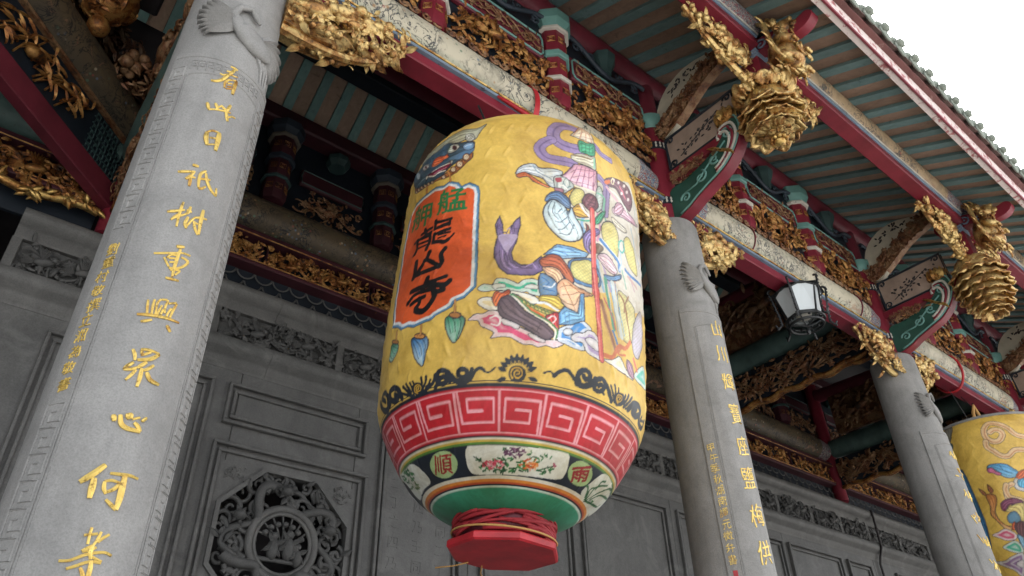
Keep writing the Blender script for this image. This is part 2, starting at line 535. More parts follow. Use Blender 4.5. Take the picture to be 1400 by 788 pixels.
# ================================================================== ground
g = MB(); g.add([(-300, -300, 0), (300, -300, 0), (300, 300, 0), (-300, 300, 0)], [(0, 1, 2, 3)])
o = obj('ground', g, 'paving'); o['kind'] = 'structure'
g = MB(); g.box((-4, 1.3, .02), (17, 9, .35), .03)
o = obj('stone_terrace', g, 'granite_warm'); o['kind'] = 'structure'

# ================================================================== stone wall of the front hall
wall = thing('stone_wall', 'dark grey carved stone wall with recessed panels, cornice and pierced octagonal window', 'wall', (7.5, YW, 0))
WX0, WX1 = -.13, 15.5
WIN = (1.723, 2.817, 2.753, 3.847)      # octagon window opening square
def wslab(name, x0, x1, z0, z1, y0=YW + .02, y1=YW + .45, mat='slate', par=wall):
    m = MB(); m.box((x0, y0, z0), (x1, y1, z1), .006)
    return obj(name, m, mat, par)
# backing slabs around the window, with tight joints
wslab('slab', WX0, 1.00, .35, 4.62); wslab('slab', 1.003, WIN[0], .35, 4.62)
wslab('slab', WIN[0] + .003, WIN[1] - .003, .35, WIN[2]); wslab('slab', WIN[0] + .003, WIN[1] - .003, WIN[3], 4.62)
for a, b in ((2.8165, 4.03), (4.033, 5.37), (5.373, 7.0), (7.003, 9.3), (9.303, 11.7), (11.703, WX1)):
    wslab('slab', a, b, .35, 4.62)
# upper ledge and cornice: moulded courses, built in lengths with joints
ledge_p = [(YW + .06, 4.60), (YW + .015, 4.60), (YW + .01, 4.63), (YW - .01, 4.645), (YW - .012, 4.68), (YW - .03, 4.70), (YW - .075, 4.735), (YW - .10, 4.765), (YW - .10, 4.815), (YW - .085, 4.84), (YW + .06, 4.845)]
corn_p = [(YW + .08, 5.15), (YW + .01, 5.15), (YW + .005, 5.175), (YW - .02, 5.19), (YW - .03, 5.215), (YW - .055, 5.225), (YW - .10, 5.265), (YW - .115, 5.29), (YW - .115, 5.335), (YW - .09, 5.36), (YW + .2, 5.365)]
joints = [WX0, 1.9, 3.25, 5.1, 7.3, 9.9, 12.3, WX1]
for nm, pr in (('ledge', ledge_p), ('cornice', corn_p)):
    for a, b in zip(joints[:-1], joints[1:]):
        m = MB(); m.extrude_x(pr, a + .0015, b - .0015); obj(nm, m, 'slate', wall, 50)
# frieze: recessed field, blocks and carved reliefs
fz = wslab('frieze_field', WX0, WX1, 4.846, 5.149, YW + .045, YW + .4, 'slate_dark')
divs = [-.10, .62, 1.40, 2.55, 3.45, 4.4, 5.35, 6.35, 6.95, 7.75, 8.5, 9.36, 10.2, 11.0, 11.8, 12.8, 13.8, 15.2]
for k, (a, b) in enumerate(zip(divs[:-1], divs[1:])):
    m = MB(); m.box((a - .035, YW - .005, 4.848), (a + .035, YW + .05, 5.147), .006); obj('divider', m, 'slate', wall)
    c = carve(b - a - .10, .27, .10, random.Random(100 + k), 1.0 if b < 12 else .4, birds=2, fl=.4, leafy=.9, sz=1.25)
    c2 = MB(); c2.merge(c, frame_mat((a + .05, YW + .045, 4.862), (1, 0, 0), (0, 0, 1)))
    obj('frieze_relief', c2, 'slate_dark', wall, 40)
def frame(x0, x1, z0, z1, par=wall, y=YW + .02, w=.028):
    """double moulded picture frame round a recessed field"""
    for k in range(2):
        d = k * .052; pr = .045 - .018 * k
        m = MB()
        for a, b in (((x0 + d, y - pr, z1 - d - w), (x1 - d, y, z1 - d)), ((x0 + d, y - pr, z0 + d), (x1 - d, y, z0 + d + w)),
                     ((x0 + d, y - pr, z0 + d + w), (x0 + d + w, y, z1 - d - w)), ((x1 - d - w, y - pr, z0 + d + w), (x1 - d, y, z1 - d - w))):
            m.box(a, b, .005)
        obj('panel_frame', m, 'slate', par)
PANELS = [(.30, 1.51, 1.2, 4.49), (1.63, 2.90, 4.14, 4.49), (3.05, 3.93, 1.2, 4.49), (4.15, 5.36, 1.2, 4.49), (5.48, 6.90, 1.2, 4.49),
          (7.08, 7.72, 1.2, 4.49), (7.86, 9.24, 1.2, 4.49), (9.38, 10.70, 1.2, 4.49), (10.88, 11.54, 1.2, 4.49), (12.30, 13.6, 1.2, 4.49)]
for x0, x1, z0, z1 in PANELS:
    frame(x0, x1, z0, z1)
frame(1.60, 2.94, 2.55, 3.99)
# faintly incised verses on the narrow panels
for (px0, px1, cols) in ((3.14, 3.86, 3), (4.28, 5.24, 4), (.85, 1.42, 2)):
    for q in range(cols):
        for r in range(7):
            ch = '乃丁王之同四二'[(q * 3 + r * 2) % 7]
            bm = glyph_bm(ch, -.004, .02, 1)
            me = bpy.data.meshes.new('incised_character'); bm.to_mesh(me); bm.free()
            me.materials.append(M['slate'])
            ob = bpy.data.objects.new('incised_character', me); COL.objects.link(ob)
            ob.parent = wall; ob.scale = (.12, .12, .12); ob.rotation_euler = (PI / 2, 0, 0)
            ob.location = (px1 - (q + .8) * (px1 - px0) / cols - 7.5, .0185, 3.95 - r * .17)
# octagonal pierced window
wcx, wcz, wr = 2.27, 3.30, .60
win = MB()
octo = [(wcx + wr * math.cos(PI / 8 + k * PI / 4), wcz + wr * math.sin(PI / 8 + k * PI / 4)) for k in range(8)]
for k in range(8):
    a = np.array(octo[k]); b = np.array(octo[(k + 1) % 8]); c = np.array((wcx, wcz))
    ai, bi = c + (a - c) * .94, c + (b - c) * .94
    A = np.eye(4); A[:3, :3] = [[1, 0, 0], [0, 0, -1], [0, 1, 0]]
    win.prism([tuple(a), tuple(b), tuple(bi), tuple(ai)], -YW - .055, -YW + .012, A)
wo = obj('window', win, 'slate', wall, label='pierced octagonal stone window with carved round medallion')
fillm = MB()
for sx in (-1, 1):
    for sz in (-1, 1):
        cx, cz = wcx + sx * .553, wcz + sz * .553
        A = np.eye(4); A[:3, :3] = [[1, 0, 0], [0, 0, -1], [0, 1, 0]]
        fillm.prism([(cx, cz), (cx - sx * .34, cz), (cx, cz - sz * .34)][::(1 if sx * sz > 0 else -1)], -YW - .05, -YW - .02, A)
        cv = carve(.16, .12, .02, random.Random(int(5 + sx + 2 * sz)), .7, vine=False)
        fillm.merge(cv, frame_mat((cx - (.16 if sx > 0 else 0) - sx * .02, YW + .02, cz - (.12 if sz > 0 else 0) - sz * .02), (1, 0, 0), (0, 0, 1)))
obj('corner_spandrel', fillm, 'slate', wo)
m = MB()
for rr, tr in ((.265, .03), (.225, .016)):
    t = np.linspace(0, 2 * PI, 41)
    m.tube(np.stack([wcx + rr * np.cos(t), np.full(41, YW - .005), wcz + rr * np.sin(t)], 1), tr, 8, caps=False)
obj('medallion_ring', m, 'slate', wo, True)
m = MB(); rg = random.Random(77)
# two dragons and scrolls winding round the medallion
for s in range(4):
    t = np.linspace(0, 1, 40); a0 = s * PI / 2 + .3
    a = a0 + t * 1.75; r = .36 + .10 * np.sin(t * 9 + s); 
    P = np.stack([wcx + r * np.cos(a), YW + .01 - .02 * np.sin(t * 7), wcz + r * np.sin(a)], 1)
    m.tube(P, .034 * (1 - .6 * t) + .008, 8)
for k in range(54):
    a = k * 2.4; r = rg.uniform(.31, .51)
    S = spiral(0, 0, rg.uniform(.05, .095), 1.25, rg.random() * 6.28, rg.choice((-1, 1)), 18)
    P = np.stack([wcx + r * math.cos(a) + S[:, 0], YW + .03 + rg.uniform(-.015, .03) + S[:, 2], wcz + r * math.sin(a) + S[:, 1]], 1)
    m.tube(P, np.linspace(.021, .010, 18), 7)
for k in range(46):
    a = rg.random() * 6.28; r = rg.uniform(.28, .53)
    b = rg.random() * 6.28
    leaf(m, (wcx + r * math.cos(a), YW, wcz + r * math.sin(a)), (math.cos(b), -.15, math.sin(b)), (rg.uniform(-.4, .4), -1, rg.uniform(-.4, .4)), rg.uniform(.07, .13), .045)
for a in (2.75, .4, 1.65, 4.6):
    c = (wcx + .40 * math.cos(a), YW - .02, wcz + .40 * math.sin(a))
    blob(m, c, (.05, .06, .045), hi=True)
    for q in range(6): leaf(m, c, (math.cos(q), -.6, math.sin(q)), (0, -1, 0), .08, .03)
obj('pierced_scrollwork', m, 'slate_dark', wo, 60)  # darker than the wall stone: shade of the deep openwork put into colour
m = MB()
for (dx, dz, s) in ((-.07, -.02, 1.), (.05, .0, 1.1), (.13, -.06, .8)):
    blob(m, (wcx + dx, YW, wcz + dz - .03), (.045 * s, .05, .085 * s), (0, 1, 0), hi=True)
    blob(m, (wcx + dx, YW - .01, wcz + dz + .07 * s), (.03 * s,) * 3, hi=True)
    for q in range(4): leaf(m, (wcx + dx, YW - .02, wcz + dz), (math.cos(q * 1.6 + .5), -.1, math.sin(q * 1.6 + .5)), (0, -1, 0), .11 * s, .04)
for q in range(7):
    a = .4 + q * .38
    m.tube([(wcx, YW + .02, wcz - .02), (wcx + .11 * math.cos(a), YW + .01, wcz + .09 * math.sin(a)), (wcx + .215 * math.cos(a + .15), YW, wcz + .215 * math.sin(a + .15))], .008, 5)
    blob(m, (wcx + .16 * math.cos(a), YW, wcz + .15 * math.sin(a)), (.03, .03, .025))
m.box((wcx - .19, YW - .01, wcz - .14), (wcx + .19, YW + .03, wcz - .11), .008)
obj('medallion_figures', m, 'slate_dark', wo, 60)
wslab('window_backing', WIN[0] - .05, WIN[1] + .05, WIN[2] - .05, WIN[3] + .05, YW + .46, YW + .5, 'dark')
# cable clipped to the wall
m = MB(); m.tube([(11.83, YW - .13, 5.36), (11.84, YW - .13, 5.26), (11.83, YW - .12, 4.78), (11.85, YW - .05, 4.66), (11.84, YW - .02, 4.55), (11.84, YW - .02, 1.0)], .018, 7)
tag(obj('wall_cable', m, 'dark'), 'black cable running down the stone wall over the cornice', 'cable')
# dark rear rooms behind and beside the wall
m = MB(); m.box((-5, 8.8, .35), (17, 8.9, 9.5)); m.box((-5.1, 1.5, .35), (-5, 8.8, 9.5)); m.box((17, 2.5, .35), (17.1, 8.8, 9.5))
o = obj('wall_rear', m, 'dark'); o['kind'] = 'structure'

# ================================================================== timber strip above the wall: lattice, gilded panel, browned beam, brackets
def log_x(x0, x1, y, z, ry, rz, n=28, taper=.82):
    """round beam along X, slightly cigar-shaped at the ends"""
    mb = MB(); xs = [x0, x0 + .03, x0 + .22, x0 + .5, x1 - .5, x1 - .22, x1 - .03, x1]; ks = [taper - .03, taper, .95, 1, 1, .95, taper, taper - .03]
    V = []; F = []
    for x, k in zip(xs, ks):
        for j in range(n):
            a = 2 * PI * j / n; V.append((x, y + ry * k * math.cos(a), z + rz * k * math.sin(a)))
    for i in range(len(xs) - 1):
        for j in range(n):
            q = (j + 1) % n; F.append((i * n + j, i * n + n + j, i * n + n + q, i * n + q))
    F.append(tuple(range(n))); F.append(tuple((len(xs) - 1) * n + j for j in range(n))[::-1])
    return mb.add(V, F)
def oct_stack(par, x, y, z0, z1, r, mats, rng, gilt='gold_old'):
    """stack of octagonal bracket blocks between z0 and z1"""
    H = z1 - z0
    tiers = [(0, .24, .82, mats[0], 'block'), (.24, .275, .98, mats[1], 'band'), (.275, .50, .78, mats[0], 'block'), (.50, .56, .98, mats[2], 'band'),
             (.56, .80, .86, mats[0], 'block'), (.80, .83, 1.10, mats[3], 'band'), (.83, 1.0, 1.26, mats[2], 'capital')]
    for a, b, k, mt, nm in tiers:
        m = MB(); zz0, zz1 = z0 + a * H, z0 + b * H - .001; rr = r * k
        if nm == 'block': pr = [(rr * .86, zz0), (rr, zz0 + .2 * (zz1 - zz0)), (rr, zz1)]
        elif nm == 'band': pr = [(rr * .94, zz0), (rr, zz0 + .006), (rr, zz1 - .006), (rr * .96, zz1)]
        else: pr = [(rr * .72, zz0), (rr, zz0 + .45 * (zz1 - zz0)), (rr, zz1)]
        m.lathe(pr, 8, phase=PI / 8); 
        A = np.eye(4); A[0, 3] = x; A[1, 3] = y; mm = MB(); mm.merge(m, A)
        ob = obj(nm, mm, mt, par, 20)
        if nm == 'block' and b < .9 and (b - a) * H > .12:
            q = MB()                                    # gilt fret squares on the faces towards the court
            for ang in (-PI / 2, -PI / 2 - PI / 4, -PI / 2 + PI / 4):
                d = np.array((math.cos(ang), math.sin(ang), 0)); t = np.array((-d[1], d[0], 0)); c = np.array((x, y, (zz0 + zz1) / 2 + .02)) + d * (rr * .925 + .002)
                s = min(rr * .24, (zz1 - zz0) * .3)
                for k1 in (1, .45):
                    pts = [c + t * s * k1 * i + np.array((0, 0, s * k1 * j)) for i, j in ((-1, -1), (1, -1), (1, 1), (-1, 1), (-1, -1))]
                    q.tube(pts, .005, 4)
            obj('gilt_fret', q, gilt, ob, None)
bayname = ['between the first and second stone columns', 'between the second and third stone columns', 'beyond the third stone column', 'at the far right end']
for i in range(-1, 4):
    x0, x1 = (XC[i] + .12, XC[i + 1] - .12) if i >= 0 else (-3.2, XC[0] - .12)
    xm = (x0 + x1) / 2; w = x1 - x0; far = i >= 2; rg = random.Random(300 + i)
    lab = 'timber frieze with gilded openwork above the stone wall, ' + (bayname[i] if i >= 0 else 'left of the first column')
    t = thing('timber_frieze', lab, 'frieze', (xm, 5.5, 5.36), 'timber friezes above the stone wall')
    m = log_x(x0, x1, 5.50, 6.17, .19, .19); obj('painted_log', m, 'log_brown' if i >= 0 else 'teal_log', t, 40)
    m = MB(); m.box((x0, 5.40, 5.895), (x1, 5.58, 5.955), .008); m.box((x0, 5.42, 5.60), (x1, 5.58, 5.64), .008); obj('rail', m, 'red_shaded', t)
    m = MB(); m.tube([(x0, 5.398, 5.90), (x1, 5.398, 5.90)], .006, 5); m.tube([(x0, 5.418, 5.642), (x1, 5.418, 5.642)], .006, 5); obj('gilt_line', m, 'gold_old', t)
    m = MB(); m.box((x0, 5.56, 5.37), (x1, 5.60, 7.6), .004); obj('backing_board', m, 'navy', t)
    nseg = 3 if i >= 0 else 2
    for s in range(nseg):
        a, b = x0 + w * s / nseg + .04, x0 + w * (s + 1) / nseg - .04
        if i >= 0:
            c = carve(b - a, .235, .07, random.Random(400 + i * 5 + s), 1.0 if not far else .5, birds=2, fl=.3, leafy=1.1, sz=1.25)
            mm = MB(); mm.merge(c, frame_mat((a, 5.50, 5.65), (1, 0, 0), (0, 0, 1))); obj('gilded_openwork', mm, 'gold_old', t, 50)
            for p, q in (((a - .02, 5.47, 5.645), (a - .005, 5.52, 5.89)), ((b + .005, 5.47, 5.645), (b + .02, 5.52, 5.89))): m = MB(); m.box(p, q, .003); obj('panel_edge', m, 'red_shaded', t)
        else:
            c = carve(b - a, .36, .1, random.Random(420 + s), 1.3, birds=2, fl=.3, leafy=1.2, sz=1.1)
            mm = MB(); mm.merge(c, frame_mat((a, 5.47, 5.53), (1, 0, 0), (0, 0, 1))); obj('gilded_openwork', mm, 'gold_old', t, 50)
    if i < 0:
        xs = np.linspace(x0, x1, 40); m = MB()
        for k in range(90):
            q = rg.uniform(x0, x1); leaf(m, (q, 5.40 + rg.uniform(-.02, .02), 5.52 + .03 * math.sin(q * 9)), (rg.uniform(-1, 1), -.4, rg.uniform(-1, .3)), (0, -1, -.4), .10, .05)
        m.tube(np.stack([xs, np.full(40, 5.42), 5.52 + .03 * np.sin(xs * 9)], 1), .035, 6); obj('gilt_apron_edge', m, 'gold', t, True)
    else:                                               # fish-scale lattice
        m = MB(); nx = int(w / .16)
        for r in range(2):
            for k in range(nx + 1):
                cx = x0 + (k + .5 * r) * w / nx; a = np.linspace(PI + .15, 2 * PI - .15, 9)
                m.tube(np.stack([cx + .08 * np.cos(a), np.full(9, 5.52), 5.58 - r * .10 + .085 * np.sin(a)], 1), .008, 4)
        obj('scale_lattice', m, 'slate_dark', t, True)
    # bracket stacks and carved infill
    if i >= 0:
        for s in range(2):
            xs_ = XC[i] + (XC[i + 1] - XC[i]) * (s + 1) / 3
            st = thing('bracket_stack', 'dark rear bracket stack, %s, %s' % (('left one', 'right one')[s], bayname[i]), 'bracket', (xs_, 5.45, 6.38), 'rear bracket stacks')
            oct_stack(st, xs_, 5.45, 6.37, 7.36, .15, ('red_shaded', 'teal_shaded', 'blue_shaded', 'cream_shaded'), rg, 'gilt_shaded')
        for s in range(3):
            m = MB(); a = XC[i] + (XC[i + 1] - XC[i]) * s / 3 + .22; b = XC[i] + (XC[i + 1] - XC[i]) * (s + 1) / 3 - .22
            c = carve(b - a, .30, .10, random.Random(500 + i * 3 + s), 1.0, fl=.4, birds=1); m.merge(c, frame_mat((a, 5.52, 6.40), (1, 0, 0), (0, 0, 1))); obj('carved_infill', m, 'carved_brown', t, 50)
            k = MB(); k.box((a + .02, 5.47, 6.78), (b - .02, 5.52, 6.98), .01); obj('painted_board', k, 'red_shaded', t)
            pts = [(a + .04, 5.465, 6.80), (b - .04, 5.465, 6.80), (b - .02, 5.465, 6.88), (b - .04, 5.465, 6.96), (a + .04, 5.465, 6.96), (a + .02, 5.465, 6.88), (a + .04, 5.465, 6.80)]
            k = MB(); k.tube(pts, .008, 4); obj('green_edge', k, 'teal_shaded', t)
            k = MB(); xm_ = (a + b) / 2; k.lathe([(.09, 7.16), (.13, 7.22), (.13, 7.28)], 8, phase=PI / 8); A = np.eye(4); A[0, 3] = xm_; A[1, 3] = 5.45; kk = MB(); kk.merge(k, A); obj('cap_block', kk, 'teal_shaded', t, 20)
    m = MB(); m.box((x0 - .12, 5.34, 7.36), (x1 + .12, 5.55, 7.56), .02); obj('wall_plate', m, 'red_shaded', t)
for i in range(4):
    m = MB(); m.tube([(XC[i], 5.47, 5.37), (XC[i], 5.47, 7.4)], .10, 16)
    tag(obj('red_wall_post', m, 'red', smooth=40), ['red timber post on the wall behind the first stone column', 'red timber post on the wall behind the second column', 'red timber post on the wall behind the third column', 'red timber post on the wall in the dark far corner'][i], 'post', 'wall posts')

# ================================================================== ridge purlins of the gallery ceiling
def beam_thing(name, label, cat, mb, mat, **k):
    return tag(obj(name, mb, mat, **k), label, cat)
m = MB(); m.tube([(-5, 4.82, 8.13), (17, 4.82, 8.13)], .17, 20)
beam_thing('ridge_purlin', 'dark red round purlin under the ridge of the gallery ceiling', 'purlin', m, 'red_dark', smooth=40)
m = MB(); m.box((-5, 4.72, 7.86), (17, 4.92, 7.97), .01)
beam_thing('ridge_board', 'dark blue board under the ridge purlin', 'beam', m, 'navy')
m = MB(); m.tube([(-5, YC, 7.24), (17, YC, 7.24)], .13, 20)
beam_thing('column_purlin', 'dark red purlin running above the front bracket stacks', 'purlin', m, 'red_dark', smooth=40)

# ================================================================== roof: rafters, boards, fascia, tiles
PITCH_R = math.atan(.5)
roof = thing('roof', 'temple eaves with teal rafters, brown boards, peeling red fascia and roof tiles', 'roof', (6, 2.7, 7.3))
STEP = .25
def slope_bar(x, wx, y0, y1, zf, th):
    """bar following the slope z=zf(y), width wx, thickness th above it"""
    m = MB(); a = x - wx / 2; b = x + wx / 2
    V = [(a, y0, zf(y0)), (b, y0, zf(y0)), (b, y1, zf(y1)), (a, y1, zf(y1)), (a, y0, zf(y0) + th), (b, y0, zf(y0) + th), (b, y1, zf(y1) + th), (a, y1, zf(y1) + th)]
    m.add(V, [(3, 2, 1, 0), (4, 5, 6, 7), (0, 1, 5, 4), (1, 2, 6, 5), (2, 3, 7, 6), (3, 0, 4, 7)])
    return m
def rear(y): return 8.02 - (y - 4.9) * .85
n0, n1 = -20, 68
ref = {}
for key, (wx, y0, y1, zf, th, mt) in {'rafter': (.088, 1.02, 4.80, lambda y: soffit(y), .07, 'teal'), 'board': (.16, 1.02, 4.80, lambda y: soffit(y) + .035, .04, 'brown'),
                                      'rear_rafter': (.095, 4.85, 5.55, rear, .07, 'teal_lit'), 'rear_board': (.148, 4.85, 5.55, lambda y: rear(y) + .035, .04, 'brown_lit')}.items():
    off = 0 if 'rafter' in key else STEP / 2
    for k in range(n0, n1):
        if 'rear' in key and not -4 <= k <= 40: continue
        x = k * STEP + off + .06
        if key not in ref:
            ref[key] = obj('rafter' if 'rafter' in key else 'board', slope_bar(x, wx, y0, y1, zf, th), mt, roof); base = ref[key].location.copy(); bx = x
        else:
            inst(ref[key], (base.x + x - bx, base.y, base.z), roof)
m = MB(); m.add([(-5, .98, soffit(.98) + .085), (17, .98, soffit(.98) + .085), (17, 4.85, soffit(4.85) + .085), (-5, 4.85, soffit(4.85) + .085), (-5, 6, 7.3), (17, 6, 7.3), (-5, 8.9, 6.5), (17, 8.9, 6.5)], [(0, 1, 2, 3), (3, 2, 5, 4), (4, 5, 7, 6)])
obj('roof_deck', m, 'dark', roof)
m = MB(); m.extrude_x([(1.05, 6.465), (.995, 6.465), (.975, 6.60), (1.04, 6.61)], -5, 17); obj('fascia', m, 'fascia', roof)
m = MB(); m.extrude_x([(1.06, 6.611), (.973, 6.602), (.93, 6.61), (.935, 6.70), (1.06, 6.74)], -5, 17); obj('eave_board', m, 'fascia_old', roof)
m = MB(); m.tube([(-5, .992, 6.462), (17, .992, 6.462)], .012, 6); obj('fascia_edge', m, 'red', roof)
tl = MB()
ys = np.linspace(.80, 4.9, 12)
tz = lambda y: soffit(y) + .17
for q in range(11):
    pass
def tile_row(x):
    m = MB(); n = 7; V = []; F = []
    for y in np.linspace(.92, 4.9, 14):
        for j in range(n):
            a = PI * j / (n - 1); V.append((x + .065 * math.cos(a), y, soffit(y) + .225 + .055 * math.sin(a)))
    for i in range(13):
        for j in range(n - 1): F.append((i * n + j, i * n + j + 1, i * n + n + j + 1, i * n + n + j))
    m.add(V, F)
    return m
def pan_row(x):
    m = MB(); n = 5; V = []; F = []
    for y in (.90, 2.8, 4.9):
        for th in (0, .018):
            for j in range(n):
                u = -1 + 2 * j / (n - 1); V.append((x + u * .115, y, soffit(y) + .20 + .04 * u * u + th))
    for i in range(2):
        for j in range(n - 1):
            F.append((i * 10 + j, i * 10 + j + 1, i * 10 + 11 + j, i * 10 + 10 + j)); F.append((i * 10 + 5 + j, i * 10 + 15 + j, i * 10 + 16 + j, i * 10 + 6 + j))
    for j in range(n - 1): F.append((j, 5 + j, 6 + j, j + 1))
    m.add(V, F); return m
def tile_end(x):
    m = MB(); y = .905; z = soffit(.92) + .24
    A = np.eye(4); A[:3, :3] = [[1, 0, 0], [0, 0, 1], [0, -1, 0]]; A[:3, 3] = (x, y, z)
    m.lathe([(.072, 0), (.078, -.012), (.066, -.02), (.050, -.014), (.03, -.022), (.008, -.024)], 14, A)
    r2 = random.Random(int(x * 100) & 7)
    for q in range(9):                                   # glazed ornament on top of the end tile
        a = q * PI / 8; leaf(m, (x, y + .02, z + .03), (math.cos(a) * .6, -.15, math.sin(a) + .3), (0, -1, .2), .14, .055)
    blob(m, (x, y + .015, z + .13), (.045, .04, .05)); blob(m, (x + .05, y + .02, z + .10), (.042,) * 3); blob(m, (x - .05, y + .02, z + .09), (.042,) * 3); blob(m, (x + .02, y - .02, z + .07), (.045,) * 3); blob(m, (x - .03, y - .03, z + .04), (.04,) * 3)
    return m
r1 = r2_ = r3 = None
for k in range(0, n1):
    x = k * STEP + .06
    if r1 is None:
        r1 = obj('cover_tile', tile_row(x), 'tile', roof, True); b1 = r1.location.copy(); r3 = obj('tile_end', tile_end(x), 'tile_end', roof, 50); b3 = r3.location.copy()
        r2_ = obj('pan_tile', pan_row(x + STEP / 2), 'tile', roof, 40); b2 = r2_.location.copy(); xb = x
    else:
        inst(r1, b1 + Vector((x - xb, 0, 0)), roof); inst(r3, b3 + Vector((x - xb, 0, 0)), roof); inst(r2_, b2 + Vector((x - xb, 0, 0)), roof)
